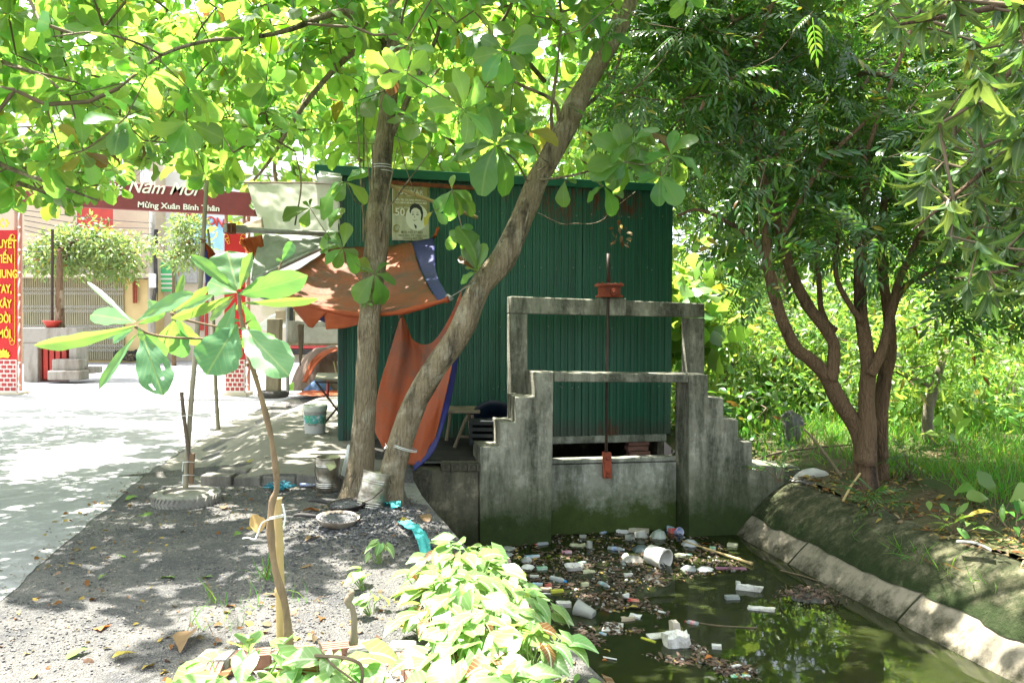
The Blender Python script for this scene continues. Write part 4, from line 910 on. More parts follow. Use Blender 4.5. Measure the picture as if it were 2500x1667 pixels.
for lb_, c_, r_ in (('dark green shrub behind the trunk of the many-stemmed tree', (4.9, 14.2, .8), (.7, .6, .7)), ('rounded deep green shrub left of the small fruit tree', (5.9, 15.6, 1.3), (.9, .7, 1.0)), ('broad dark shrub at the right end of the orchard', (9.6, 15.2, 1.2), (1.0, .7, 1.1)), ('tall deep green bush behind the low twisted tree', (8.0, 17.0, 1.9), (1.0, .7, 1.5)), ('dark bush filling the gap between sluice and many-stemmed tree', (4.3, 17.0, 1.9), (.9, .7, 1.5))):
    shrub(lb_, c_, r_, 24, 520, (.26, .4), CMP, LEAF_DARK, 'dark shrubs in the orchard')
# thicket closing the view
cs, rs = [], []
for i in range(120):
    x = random.uniform(1.8, 19); y = random.uniform(16.5, 23); z = random.uniform(.1, 3.6) * (1 - .02 * x) ; cs.append((x, y, z)); rs.append((random.uniform(.7, 1.3), random.uniform(.6, 1.1), random.uniform(.45, .85)))
for i in range(120):
    x = random.uniform(2.8, 15); y = random.uniform(12.6, 16.5); z = random.uniform(.0, 1.0); cs.append((x, y, z)); rs.append((random.uniform(.5, .9), random.uniform(.5, .9), random.uniform(.3, .6)))
a = bush_leaves(cs, rs, 33000, (.13, .27), MANGO, shell=.3); V, Q, U = scatter(MANGO, *a)
tag(np_mesh('thicket', V, Q, LEAF_LIME, None, U), 'sunlit green thicket closing off the orchard behind the canal', 'thicket', kind='stuff')
cs, rs = [], []
for i in range(150):
    x = random.uniform(-9, 24); y = random.uniform(24, 30); z = random.uniform(0, 9.5) if x > 1 else random.uniform(4, 9); cs.append((x, y, z)); rs.append((random.uniform(1.2, 2.2), random.uniform(1, 1.6), random.uniform(.9, 1.6)))
cs = [c for c in cs if c[0] > -3.5]; rs = rs[:len(cs)]
a = bush_leaves(cs, rs, 10000, (.3, .55), ALM, shell=.4); V, Q, U = scatter(ALM, *a)
tag(np_mesh('woodland', V, Q, LEAF_LIME, None, U), 'mass of tall trees far behind the shed and orchard', 'woodland', kind='stuff')
# grass and weeds of the right bank
n = 24000; gx = RNG.uniform(0, 1, n) ** 1.1; gy = 8.0 + 9 * RNG.uniform(0, 1, n) ** 1.1
pos = []; 
for a_, y in zip(gx, gy):
    x = Rx(y) + .32 + a_ * 8
    if y < 9.6 and x < 4.25: continue
    if vnoise((x * .8, y * .8, 4)) < -.28: continue
    if 9.6 < y < 11.4 and x < 4.2 and random.random() < .8: continue
    pos.append((x, y, hz(x, y) - .01))
pos = np.array(pos); m = len(pos); BL_ = [tmpl((.018, .02, .014, .002), d, .4, 0) for d in (.2, .6, .35)]
yd = RNG.normal(0, .35, (m, 3)) + np.array([0, 0, 1]); V, Q, U = scatter(BL_, pos, yd, RNG.normal(0, 1, (m, 3)), RNG.uniform(.12, .34, m))
tag(np_mesh('grass', V, Q, GRASS, None, U), 'long green grass growing under the orchard trees', 'grass', kind='stuff')
def weed(label, loc, n, size, tm, leaf, h=.25, group='leafy weeds along the bank', up=1.2):
    root = thing('weed', label, 'weed', loc, group); tips = []
    for i in range(n): an = random.uniform(0, 6.28); r = random.uniform(0, .22); tips.append((loc[0] + r * math.cos(an), loc[1] + r * math.sin(an), loc[2] + random.uniform(.3, 1) * h))
    segs = [(np.array(loc) + np.array([.02 * (i % 3 - 1), 0, 0]), np.array(t), .004, .003) for i, t in enumerate(tips)]; tv, tq = tubes_np(segs, 5); np_mesh('stem', tv, tq, TWIG, root)
    tips = np.array(tips); yd = tips - np.array(loc) + RNG.normal(0, .12, tips.shape); yd[:, 2] *= .4; a = (tips, yd, RNG.normal(0, .2, tips.shape) + np.array([0, -.2, up]), RNG.uniform(size[0], size[1], len(tips)))
    V, Q, U = scatter(tm, *a); np_mesh('foliage', V, Q, leaf, root, U)
def wl(px, py): 
    p = G(px, py, -.05); return (p.x, p.y, hz(p.x, p.y))
weed('feathery weed at the foot of the many-stemmed tree', wl(2135, 1228), 16, (.2, .32), CMP, LEAF_DARK)
weed('feathery weed sprouting against the end of the sluice wall', wl(1905, 1170), 10, (.16, .26), CMP, LEAF_DARK, .18)
weed('pale striped weed on the leaf litter above the mossy berm', wl(2330, 1285), 18, (.12, .22), LAN, LEAF_LIME, .2)
weed('weed with two big upright heart-shaped leaves on the right bank', wl(2435, 1270), 5, (.2, .3), ALM, LEAF_LIME, .3, up=.1)
weed('dark bushy weed between the fruit tree and the many-stemmed tree', wl(2220, 1180), 18, (.18, .3), CMP, LEAF_DARK, .35)
weed('big-leaved weed in the sunny grass behind the fruit tree trunk', wl(2330, 1120), 6, (.25, .36), ALM, LEAF_LIME, .4, up=.2)
weed('tall thin weed at the right edge of the picture above the berm', wl(2480, 1300), 12, (.16, .26), LAN, GRASS, .3)
# street tree in full sun, far left
st_root = bg_tree('street_tree', 'bleached sunlit tree in front of the folding shutter across the street', P(147, 800, 22.3), 2.2, P(215, 625, 23.5), (1.75, .8, .85), 44, (.3, .5), 5200, (.13, .22), LAN, LEAF_STREET, trunk_r=.1, group='sunlit trees across the street')
bg_tree('street_tree', 'thin sunlit tree beside the utility pole across the street', G(425, 893, .0) * 1.0, 4.0, P(440, 590, 27.5), (.8, .6, 1.1), 18, (.3, .5), 1500, (.14, .22), LAN, LEAF_STREET, trunk_r=.07, group='sunlit trees across the street')
# ---------------------------------------------------------------- the street on the left
def quad(mb, pts, off, mi=0): mb.prism(pts, off, mi)
YW = Vector((0, 1, 0))
def panel(name, px0, py0, px1, py1, d, th, mat, parent, bev=.0, py0b=None, py1b=None):
    mb = MB(); a, b_, c, e = P(px0, py1, d), P(px1, py1b or py1, d), P(px1, py0b or py0, d), P(px0, py0, d)
    mb.prism([a, b_, c, e], YW * th); return mb.build(name, mat, parent, bevel=bev)
def text(name, s, loc, size, mat, parent, ext=.006, rot=(math.pi / 2, 0, 0), align='CENTER', shear=0, sx=1, bold=0):
    cu = D.curves.new(name, 'FONT'); cu.body = s; cu.size = size; cu.extrude = ext; cu.align_x = align; cu.shear = shear; cu.offset = bold; cu.resolution_u = 3
    o = D.objects.new('t', cu); SC.collection.objects.link(o); C.view_layer.update()
    me = D.meshes.new_from_object(o.evaluated_get(C.evaluated_depsgraph_get())); D.objects.remove(o); D.curves.remove(cu)
    R = Matrix.Translation(loc) @ Matrix.LocRotScale(None, __import__('mathutils').Euler(rot), (sx, 1, 1)); me.transform(R); me.materials.clear(); me.materials.append(mat)
    q = link(me, name, parent); return q
YELW = M('yellow_render', (.55, .42, .20), (.48, .36, .17), 2, .9, .1, 30)
CREAM = M('cream_render', (.60, .52, .40), (.52, .45, .35), 2, .9, .1, 30)
BEIGE = M('beige_render', (.50, .40, .28), (.44, .36, .26), 2, .9, .1, 30)
SHUT = M('olive_shutter', (.27, .24, .145), (.22, .20, .12), 3, .6, .1, 20)
SHUTL = M('shutter_lattice', (.50, .48, .42), None, rough=.5, metal=.3)
REDM = M('red_paint', (.42, .045, .03), (.33, .04, .03), 4, .6, .1, 30)
MAROON = M('maroon_sign', (.20, .035, .035), (.15, .03, .03), 2, .6, .1, 12)
REDB = M('red_banner', (.50, .012, .012), (.42, .012, .012), 3, .5, .1, 10)
GOLD = M('yellow_lettering', (.80, .50, .04), None, rough=.5)
WHITEL = M('white_lettering', (.75, .70, .62), None, rough=.5)
TEAL = M('teal_paint', (.04, .22, .17), (.03, .17, .13), 3, .6); GRN = M('green_sign', (.08, .42, .16), None, rough=.5); BLUES = M('blue_sign', (.22, .42, .70), (.3, .5, .75), 2, .5)
GLASSD = M('window_glass', (.10, .12, .13), None, rough=.08, spec=.6)
PINK = M('faded_pink_paint', (.50, .28, .24), (.40, .25, .2), 6, .8, .1, 20)
PANELW = M('white_tile_paint', (.70, .66, .60), None, rough=.5)
# yellow house with the folding shutter
hs = thing('yellow_house', 'yellow rendered house with an olive folding shutter across the street', 'house', P(200, 889, 32.2))
HD = 32.0
mb = MB(); a, b_ = P(-160, 889, HD), P(362, 889, HD); mb.prism([a, b_, b_ + Vector((0, 0, 3.4)), a + Vector((0, 0, 3.4))], YW * 6); mb.build('ground_floor', YELW, hs)
mb = MB(); mb.prism([a + Vector((0, .1, 3.402)), b_ + Vector((0, .1, 3.402)), b_ + Vector((0, .1, 9)), a + Vector((0, .1, 9))], YW * 5.8); mb.build('upper_floor', BEIGE, hs)
mb = MB(); mb.prism([a + Vector((0, -1.0, 3.45)), b_ + Vector((.2, -1.0, 3.45)), b_ + Vector((.2, -1.0, 3.6)), a + Vector((0, -1.0, 3.6))], YW * 1.09); mb.build('floor_slab', CREAM, hs, bevel=.02)
sh = MB(); x0, x1 = P(60, 880, HD).x, P(306, 880, HD).x; zb, zt = P(200, 878, HD).z, P(200, 640, HD).z; nsl = 46
for i in range(nsl):
    x = x0 + (x1 - x0) * (i + .5) / nsl; sh.box((x, HD - .06, (zb + zt) / 2), ((x1 - x0) / nsl * .72, .05, zt - zb))
sh.build('folding_shutter', SHUT, hs)
sh = MB()
for fr in (.10, .30, .50, .68, .86):
    for dz in (0, .17):
        z = zb + (zt - zb) * fr + dz
        for i in range(nsl):
            xa = x0 + (x1 - x0) * i / nsl; xb = x0 + (x1 - x0) * (i + 1) / nsl; s_ = .10 if i % 2 else -.10
            sh.tube([(xa, HD - .10, z - s_ / 2), (xb, HD - .10, z + s_ / 2)], .012, 4); sh.tube([(xa, HD - .115, z + s_ / 2), (xb, HD - .115, z - s_ / 2)], .012, 4)
sh.build('shutter_lattice', SHUTL, hs)
for (xa, xb) in ((345, 420), (210, 300), (80, 180)):
    w_ = panel('window', xa, 318, min(xb, 361), 445, HD - .02, .1, GLASSD, hs); 
    mb = MB(); p0, p1 = P(xa, 445, HD - .05), P(min(xb, 361), 318, HD - .05)
    for k in range(5): x = p0.x + (p1.x - p0.x) * k / 4; mb.box((x, HD - .06, (p0.z + p1.z) / 2), (.05, .05, p1.z - p0.z))
    for k in range(4): z = p0.z + (p1.z - p0.z) * k / 3; mb.box(((p0.x + p1.x) / 2, HD - .075, z), (p1.x - p0.x, .04, .04))
    g_ = mb.build('window_grille', WHITEP, hs)
panel('drain_pipe', 309, 300, 320, 445, HD - .15, .1, BLUES, hs)
panel('red_awning', 188, 500, 275, 560, HD - 1.1, .03, REDM, hs, py0b=505, py1b=585)
for x in (325, 330): 
    mb = MB(); mb.tube([P(x, 620, HD - .15), P(x + 2, 740, HD - .15)], .05, 6); mb.build('brown_post', RUSTRED, hs)
# cream shop further right
h2 = thing('cream_shop', 'cream walled shop with red window frame behind the bamboo pole', 'shop', P(520, 875, 33.8)); D2 = 33.5
mb = MB(); a, b_ = P(366, 884, D2), P(900, 884, D2); mb.prism([a, b_, b_ + Vector((0, 0, 3.3)), a + Vector((0, 0, 3.3))], YW * 6); mb.build('wall', CREAM, h2)
mb = MB(); mb.prism([a + Vector((0, .2, 3.302)), b_ + Vector((0, .2, 3.302)), b_ + Vector((0, .2, 8)), a + Vector((0, .2, 8))], YW * 5.6); mb.build('upper_wall', M('pale_wall', (.62, .60, .55), None, rough=.9), h2)
panel('railing', 432, 640, 482, 690, D2 - .4, .06, STEELG, h2); panel('teal_panel', 340, 640, 366, 712, D2 - .5, .05, TEAL, h2)
gs = panel('green_board', 388, 640, 428, 712, D2 - .3, .06, GRN, h2)
for k in range(4): panel('white_stripe', 392, 668 + k * 11, 425, 672 + k * 11, D2 - .31, .02, PANELW, h2)
panel('red_frame', 500, 690, 506, 858, D2 - .1, .08, REDM, h2); panel('red_frame', 548, 690, 553, 858, D2 - .1, .08, REDM, h2)
t = panel('red_notice', 484, 760, 496, 806, D2 - .06, .04, REDM, h2)
bs = thing('shop_sign', 'pale blue shop sign with red raised letters above the far shop', 'sign', P(505, 560, D2 - .8)); panel('sign_board', 455, 512, 548, 590, D2 - .8, .08, BLUES, bs, py0b=538, py1b=612)
text('lettering', 'KIM LONG', P(500, 546, D2 - .83), .48, REDM, bs, .03, (math.pi / 2, .2, 0), bold=.012)
# low concrete gatepost wall with red panel
cw = thing('concrete_pier', 'weathered low concrete pier wall with red steel panels across the street', 'wall', P(120, 936, 22.0)); CD = 22.0
panel('pier', 57, 836, 92, 938, CD, .6, CONC_P, cw, .02); panel('pier', 168, 836, 187, 890, CD, .6, CONC_P, cw, .02); panel('cap_beam', 55, 800, 189, 835.8, CD - .03, .66, CONC_P, cw, .02)
mb = MB()
for k in range(5): p = P(98 + k * 15, 925, CD + .18); q = P(98 + k * 15, 840, CD + .18); mb.box((p.x, p.y, (p.z + q.z) / 2), (.13, .06, q.z - p.z)); 
mb.build('red_panel', REDM, cw, bevel=.01)
panel('red_backing', 92, 837, 168, 930, CD + .26, .04, RUSTRED, cw)
for x0_, y0_, x1_, y1_, dd in ((115, 905, 195, 928, 21.6), (126, 877, 193, 904.5, 21.8), (180, 896, 229, 912, 22.1)):
    o = panel('concrete_block', x0_, y0_, x1_, y1_, dd, .5, CONC_P, None, .03); tag(o, {905: 'lowest broad concrete block in front of the red panels', 877: 'upper concrete block stacked before the red panels', 896: 'long low concrete block reaching out past the others onto the road'}[y0_], 'concrete block', 'concrete blocks by the pier')
pt = thing('plant_pot', 'round red plant pot on the concrete pier with a dark iron pole in it', 'plant pot', P(129, 800, 22.2)); mb = MB()
mb.lathe([(.001, 0), (.15, 0), (.22, .14), (.25, .16), (.25, .20), (.22, .2), (.2, .15), (.001, .14)], P(129, 800, 22.2), 20); mb.build('bowl', REDM, pt, smooth=True)
mb = MB(); mb.tube([P(127, 800, 22.2) + Vector((0, 0, .14)), P(128, 560, 22.2)], .04, 8); mb.build('pole', DARKIRON, pt)
mb = MB(); c, r = limb([(147, 800, 22.3, 22), (146, 760, 22.3, 19), (149, 720, 22.3, 16), (143, 682, 22.3, 8)], 14); mb.tube(c, r, 10, True, 0, .2)
o = mb.build('wooden_stump', WOODG, smooth=True); tag(o, 'grey dead stump wrapped with plastic on the concrete pier', 'stump')
# utility pole with meter box and cables
up = thing('utility_pole', 'grey utility pole hung with cables and a white meter box', 'utility pole', G(370, 893))
UD = G(370, 893).y; mb = MB(); mb.tube([P(370, 893, UD), P(372, 420, UD)], [.14, .10], 10); mb.build('pole', CONC_P, up, smooth=True)
panel('meter_box', 363, 668, 379, 702, UD - .3, .2, WHITEP, up, .02)
mb = MB()
for k in range(9): x = 381 + random.uniform(-4, 5); mb.tube(catmull([P(x, 560, UD - .2), P(x + random.uniform(-4, 4), 640, UD - .2), P(x + random.uniform(-6, 6), 700, UD - .2), P(374 + random.uniform(-4, 10), 735, UD - .2)], 10), .018, 5)
mb.build('cable_bundle', RUBBER, up)
for k in range(6):
    mb = MB(); y0_ = 545 + k * 13; y1_ = 490 + k * 22; mb.tube(catmull([P(372, y0_, UD - .15), P(250, (y0_ + y1_) / 2 + 18, 25), P(60, y1_ + random.uniform(-20, 30), 22)], 16), .012, 4)
    o = mb.build('overhead_wire', RUBBER); tag(o, 'thin overhead wire strung from the utility pole across the street', 'wire', 'wires from the utility pole')
mb = MB()
for k in range(26):
    a_ = random.uniform(0, 6.28); c = G(308, 886); mb.tube([c + Vector((.42 * math.cos(a_ + t_) * random.uniform(.8, 1.2), .3 * math.sin(a_ + t_), .12 + .015 * k + .04 * math.sin(3 * t_))) for t_ in np.linspace(0, 4.5, 12)], .014, 4)
o = mb.build('cable_coil', RUBBER); tag(o, 'tangled coil of black cable lying at the foot of the yellow wall', 'cable coil')
# village gate with banners
GDp = 18.4; gt = thing('village_gate', 'red steel village gate with a maroon sign beam and two red banners over the road', 'gate', G(290, 970))
def gate_post(cx, lefthand):
    w_ = 64 if lefthand else 50; x0_, x1_ = cx - w_ / 2, cx + w_ / 2
    b0 = panel('banner', x0_, 562, x1_, 968, GDp, .03, REDB, gt)
    mb = MB()
    for k, (x, dd) in enumerate(((x0_ + 4, .1), (x1_ - 2, .1), (x0_ + 4, .5), (x1_ + 9, .5))): mb.tube([P(x, 968, GDp + dd), P(x, 470, GDp + dd)], .04, 8)
    for k in range(8): y = 560 + k * 55; mb.tube([P(x1_ - 2, y, GDp + .1), P(x1_ + 9, y - 6, GDp + .5)], .025, 6); mb.tube([P(x1_ - 2, y, GDp + .1), P(x1_ + 9, y - 50, GDp + .5)], .02, 6)
    mb.build('post', PINK, gt)
    pn = panel('brick_panel', x0_ + 1, 878, x1_ - 1, 958, GDp - .012, .01, PANELW, gt); bm = MB()
    zt_, zb_ = P(cx, 879, GDp - .02).z, P(cx, 955, GDp - .02).z; xa, xb = P(x0_ + 2, 900, GDp - .02).x, P(x1_ - 2, 900, GDp - .02).x; nb = 7
    for r in range(nb):
        z = zb_ + (zt_ - zb_) * (r + .5) / nb; st = .5 if r % 2 else 0
        for c in range(5):
            a = xa + (xb - xa) * (c - st) / 4; e = xa + (xb - xa) * (c + 1 - st) / 4; a = max(a, xa); e = min(e, xb)
            if e - a > .04: bm.box(((a + e) / 2, GDp - .018, z), (e - a - .03, .008, (zt_ - zb_) / nb - .03))
    bm.build('brick_pattern', M('banner_brick', (.34, .04, .04), None, rough=.6), gt)
    panel('white_foot', x0_ - 2, 958.5, x1_ + 3, 971, GDp - .05, .5, CREAM, gt, .01)
    # lotus emblem: seven petals
    lb = MB(); c = P(cx, 872, GDp - .02)
    for k in range(-3, 4):
        a_ = k * .42; L = .21 - .015 * abs(k); di = Vector((math.sin(a_), 0, math.cos(a_))); pe = Vector((di.z, 0, -di.x))
        lb.prism([c, c + di * L * .55 + pe * .05, c + di * L, c + di * L * .55 - pe * .05], (0, -.008 - .002 * (k % 2), 0))
    lb.build('lotus_emblem', GOLD, gt)
    for sx_ in (-1, 1):
        fb = MB(); fb.tube([P(cx + sx_ * 27, 575, GDp - .012), P(cx + sx_ * 27, 835, GDp - .012)], .008, 4)
        for k in range(3): fb.lathe([(.05 - .012 * k, 0), (.06 - .012 * k, .006), (.05 - .012 * k, .012)], P(cx + sx_ * (21 - 3 * k), 578 + 7 * k, GDp - .012), 12, Matrix.Rotation(math.pi / 2, 3, 'X')); fb.lathe([(.05 - .012 * k, 0), (.06 - .012 * k, .006), (.05 - .012 * k, .012)], P(cx + sx_ * (21 - 3 * k), 836 - 7 * k, GDp - .012), 12, Matrix.Rotation(math.pi / 2, 3, 'X'))
        fb.build('gold_border', GOLD, gt)
    fb = MB()
    for k in range(7): a_ = k * .9; fb.lathe([(.001, 0), (.035, 0), (.035, .01), (.001, .012)], P(cx, 545, GDp - .01) + Vector((.1 * math.cos(a_), 0, .08 * math.sin(a_))), 8, Matrix.Rotation(math.pi / 2, 3, 'X'))
    fb.build('gold_blossom', GOLD, gt)
    return x0_, x1_
gate_post(9, True); gate_post(573, False)
for k, wd in enumerate(['QUYẾT', 'TIẾN', 'CHUNG', 'TAY,', 'XÂY', 'ĐỜI', 'MỚI']):
    text('lettering', wd, P(11, 605 + k * 36.5, GDp - .02), .265, GOLD, gt, .006, sx=.62, bold=.008)
mb = MB(); a, b_, c, e = P(-30, 494, GDp - .1), P(622, 527, GDp - .1), P(622, 472, GDp - .1), P(-30, 418, GDp - .1); mb.prism([a, b_, c, e], YW * .18); mb.build('sign_beam', MAROON, gt, bevel=.01)
ty = math.atan2((a.z - b_.z), (b_.x - a.x))
text('lettering', 'Chúc Mừng Năm Mới', P(288, 468, GDp - .115), .40, WHITEL, gt, .006, (math.pi / 2, ty, 0), shear=.35, bold=.004)
text('lettering', 'Mừng Xuân Bính Thân', P(436, 511, GDp - .115), .18, WHITEL, gt, .006, (math.pi / 2, ty, 0), bold=.004, sx=1.15)
# red car parked far down the street
car = thing('parked_car', 'red car parked beyond the stall, its rear bumper towards the camera', 'car', G(760, 883)); c0 = G(760, 883); PAINT = M('red_car_paint', (.42, .03, .03), None, rough=.25, spec=.6)
cb = MB(); pr = [(-.88, .3), (-.9, .62), (-.86, .9), (-.66, 1.42), (.66, 1.42), (.86, .9), (.9, .62), (.88, .3)]
cb.prism([c0 + Vector((x, 0, z)) for x, z in pr], YW * 3.9); cb.build('body', PAINT, car, bevel=.07)
cb = MB(); cb.prism([c0 + Vector((x, -.02, z)) for x, z in ((-.74, .95), (-.6, 1.36), (.6, 1.36), (.74, .95))], YW * .03); cb.build('rear_window', GLASSD, car)
cb = MB(); cb.box(c0 + Vector((0, -.05, .42)), (1.7, .16, .22)); cb.build('bumper', RUBBER, car, bevel=.03); cb = MB(); cb.box(c0 + Vector((0, -.06, .6)), (1.72, .14, .10)); cb.build('bumper_top', PAINT, car, bevel=.02)
for sx_ in (-1, 1):
    cb = MB(); cb.box(c0 + Vector((sx_ * .74, -.02, .8)), (.2, .06, .16)); cb.build('tail_light', M('tail_light', (.5, .03, .02), None, rough=.2), car, bevel=.015)
    for yy in (.7, 3.2): cb = MB(); cb.lathe([(.18, -.09), (.30, -.09), (.31, 0), (.30, .09), (.18, .09)], c0 + Vector((sx_ * .74, yy, .31)), 18, Matrix.Rotation(math.pi / 2, 3, 'Y'), close=True); cb.build('wheel', RUBBER, car)
cb = MB(); cb.box(c0 + Vector((0, -.012, .78)), (.5, .03, .12)); cb.build('number_plate', WHITEP, car)
# stall beyond the shed
sd = 17.0; stl = thing('market_stall', 'makeshift stall of concrete rails and grey sheets beyond the shed corner', 'stall', P(750, 960, sd))
panel('concrete_rail', 700, 783, 860, 838, sd, .15, CONC_P, stl, .02); panel('silver_sheet', 742, 798, 860, 838, sd - .08, .05, SILVT, stl); panel('bottom_rail', 690, 836, 860, 843, sd - .06, .22, WOODG, stl)
panel('back_board', 640, 700, 760, 770, sd + 1.2, .05, CREAM, stl); panel('shelf_box', 672, 758, 712, 784, sd + .3, .3, M('carton', (.36, .27, .18), None), stl, .01); panel('dark_shelf', 697, 752, 716, 783, sd + .28, .01, RUBBER, stl)
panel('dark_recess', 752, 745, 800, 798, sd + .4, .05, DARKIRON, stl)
for x, y0_ in ((702, 960), (850, 960)): mb = MB(); mb.tube([P(x, y0_, sd + .05), P(x, 700, sd + .05)], .04, 8); mb.build('post', STEELG, stl)
mb = MB(); mb.prism([P(618, 800, 18), P(662, 770, 18), P(690, 760, 18), P(690, 790, 18), P(655, 808, 18)], YW * .8); o = mb.build('white_sheet', WHITEP, bevel=.02); tag(o, 'folded white plastic sheet beside the stall shelf', 'plastic sheet')
# weathered concrete post standing in a tyre
cp_ = thing('concrete_post', 'square weathered concrete post standing in a tyre beside the stall', 'post', P(667, 968, 16)); mb = MB(); b0, t0_ = P(667, 967, 16), P(671, 778, 16)
mb.prism([b0 + Vector((-.13, -.1, 0)), b0 + Vector((.13, -.1, 0)), t0_ + Vector((.13, -.1, 0)), t0_ + Vector((-.13, -.1, 0))], YW * .22); mb.build('shaft', WOODG, cp_, bevel=.015)
def tyre(mb, c, R, r, tilt=None, tread=True):
    for i in range(1):
        pf = [(R - r * 1.25, .0), (R - r * .6, 0), (R, r * .35), (R + .008, r), (R, r * 1.65), (R - r * .6, 2 * r), (R - r * 1.25, 2 * r * .98), (R - r * 1.35, r), (R - r * 1.25, .0)]
        mb.lathe(pf, c, 48, tilt)
    if tread:
        for k in range(44):
            a_ = k * 2 * math.pi / 44; q = Matrix.Rotation(a_, 3, 'Z')
            for zz in (.55, 1.45):
                v = q @ Vector((R + .004, 0, r * zz)); v = tilt @ v if tilt is not None else v; mb.box(Vector(c) + v, (.022, .018, r * .7), (tilt @ q if tilt is not None else q) @ Matrix.Rotation(.5 if zz < 1 else -.5, 3, 'X'))
mb = MB(); tyre(mb, P(667, 970, 16.05), .30, .07, None, False); o = mb.build('tyre', RUBBER, smooth=True); tag(o, 'dark car tyre lying round the foot of the square concrete post', 'tyre')
# ---------------------------------------------------------------- tarps, poster and the stall side of the shed
def cgrid(rows, u, v):
    cols = [catmull_at(r, u) for r in rows]; return catmull_at(cols, v)
def catmull_at(pts, t):
    m = len(pts)
    if m == 2: return pts[0] * (1 - t) + pts[1] * t
    t *= m - 1; k = min(int(t), m - 2); u = t - k; p1, p2 = pts[k], pts[k + 1]; p0 = pts[k - 1] if k else p1 * 2 - p2; p3 = pts[k + 2] if k + 2 < m else p2 * 2 - p1
    return .5 * ((2 * p1) + (p2 - p0) * u + (2 * p0 - 5 * p1 + 4 * p2 - p3) * u * u + (3 * p1 - p0 - 3 * p2 + p3) * u ** 3)
def sheet(name, rows, mat, parent=None, nu=40, nv=30, wr=.012, wf=(7, 7), th=.004, nrm=(0, -1, .3), seed=0, pleat=None):
    rows = [[P(*p) if len(p) == 3 and p[0] > 50 else Vector(p) for p in r] for r in rows]; mb = MB(); nr = Vector(nrm).normalized()
    def f(u, v):
        p = cgrid(rows, u, v); d = wr * (vnoise((u * wf[0], v * wf[1], seed)) + .5 * vnoise((u * wf[0] * 2.7, v * wf[1] * 2.7, seed + 2)))
        if pleat: d += pleat[0] * math.sin(u * pleat[1] + 2 * vnoise((u * 3, v, seed))) * pleat[2](v)
        return p + nr * d
    mb.grid(f, nu, nv); return mb.build(name, mat, parent, smooth=True, solid=th)
def tagged(o, label, cat, group=None): return tag(o, label, cat, group)
# orange awning: high edge on the shed wall, low sagging edge towards the camera
aw = thing('orange_tarp', 'big orange tarpaulin with a blue end strip slung as an awning from the green shed', 'tarpaulin', P(850, 700, 9.2))
WALLROW = [(806, 602, 9.95), (870, 603, 10.02), (940, 600, 10.08), (1005, 592, 10.12)]; LOW = [(622, 684, 8.55), (740, 738, 8.35), (860, 764, 8.2), (960, 762, 8.05), (1070, 735, 7.9)]
def rowmix(t):
    out = []
    for i in range(5):
        a = catmull_at([P(*p) for p in WALLROW], i / 4); b_ = catmull_at([P(*p) for p in LOW], i / 4); m = a * (1 - t) + b_ * t; m.z -= .10 * math.sin(t * math.pi); out.append(tuple(m))
    return out
rows = [rowmix(t) for t in (0, .35, .7, 1)]
sheet('canopy_sheet', rows, AWNING, aw, 60, 40, .016, (6, 5), nrm=(0, 0, 1))
e0, e1 = Vector(rows[0][-1]), Vector(rows[-1][-1]); b0_, b1_ = P(1060, 579, 10.2), P(1096, 727, 7.82)
sheet('blue_strip', [[tuple(e0), tuple(b0_)], [tuple((e0 + e1) / 2 + Vector((0, 0, -.075))), tuple((b0_ + b1_) / 2 + Vector((-.05, 0, -.09)))], [tuple(e1), tuple(b1_)]], BLUET, aw, 8, 30, .008, (2, 5), nrm=(0, 0, 1))
# rolled hem along the low edge and the flaps that hang from it
hem = [P(*p) for p in LOW] + [b1_]; mb = MB(); mb.tube([p + Vector((0, -.01, -.012)) for p in catmull(hem, 50)], [.020 + .012 * math.sin(i * .23) ** 2 for i in range(51)], 8, True, 0, .25); mb.build('rolled_hem', ORANGE, aw, smooth=True)
sheet('hanging_flap', [[(668, 708, 8.42), (730, 733, 8.33), (806, 755, 8.25)], [(700, 735, 8.44), (740, 765, 8.36), (785, 775, 8.28)], [(752, 797, 8.42), (757, 799, 8.4), (764, 800, 8.4)]], ORANGE, aw, 16, 14, .008, (4, 4), nrm=(0, -1, 0), seed=3)
sheet('hanging_flap', [[(791, 752, 8.27), (840, 762, 8.2), (905, 764, 8.12)], [(793, 778, 8.29), (842, 782, 8.22), (902, 774, 8.14)], [(796, 804, 8.3), (846, 800, 8.24), (900, 784, 8.15)]], ORANGE, aw, 16, 14, .012, (5, 4), nrm=(0, -1, 0), seed=5)
sheet('flap_lining', [[(590, 708, 8.75), (660, 725, 8.7), (700, 735, 8.6), (820, 762, 8.5)], [(620, 722, 8.8), (680, 742, 8.75), (730, 760, 8.65), (822, 800, 8.55)]], BLUET, aw, 16, 6, .01, (4, 2), nrm=(0, -1, 0), seed=6)
mb = MB(); mb.tube([b0_, P(1062, 575, 10.1), P(1071, 556, 10.18)], .02, 6, True, 0, .5); mb.build('tie_knot', ORANGE, aw); mb = MB(); mb.tube([b1_, P(1112, 718, 7.6), P(1140, 700, 7.42), P(1160, 690, 7.36)], .005, 5); mb.tube([P(1092, 722, 7.86), P(1102, 730, 7.8)], .022, 6, True, 0, .4); mb.build('tie_string', STEELG, aw)
# pale pole along the left edge of the awning
mb = MB(); mb.tube([P(618, 683, 8.52), P(806, 596, 9.9)], .024, 10); o = mb.build('awning_pole', STEELG, smooth=True); tag(o, 'pale grey pole along the upper left edge of the orange awning', 'pole')
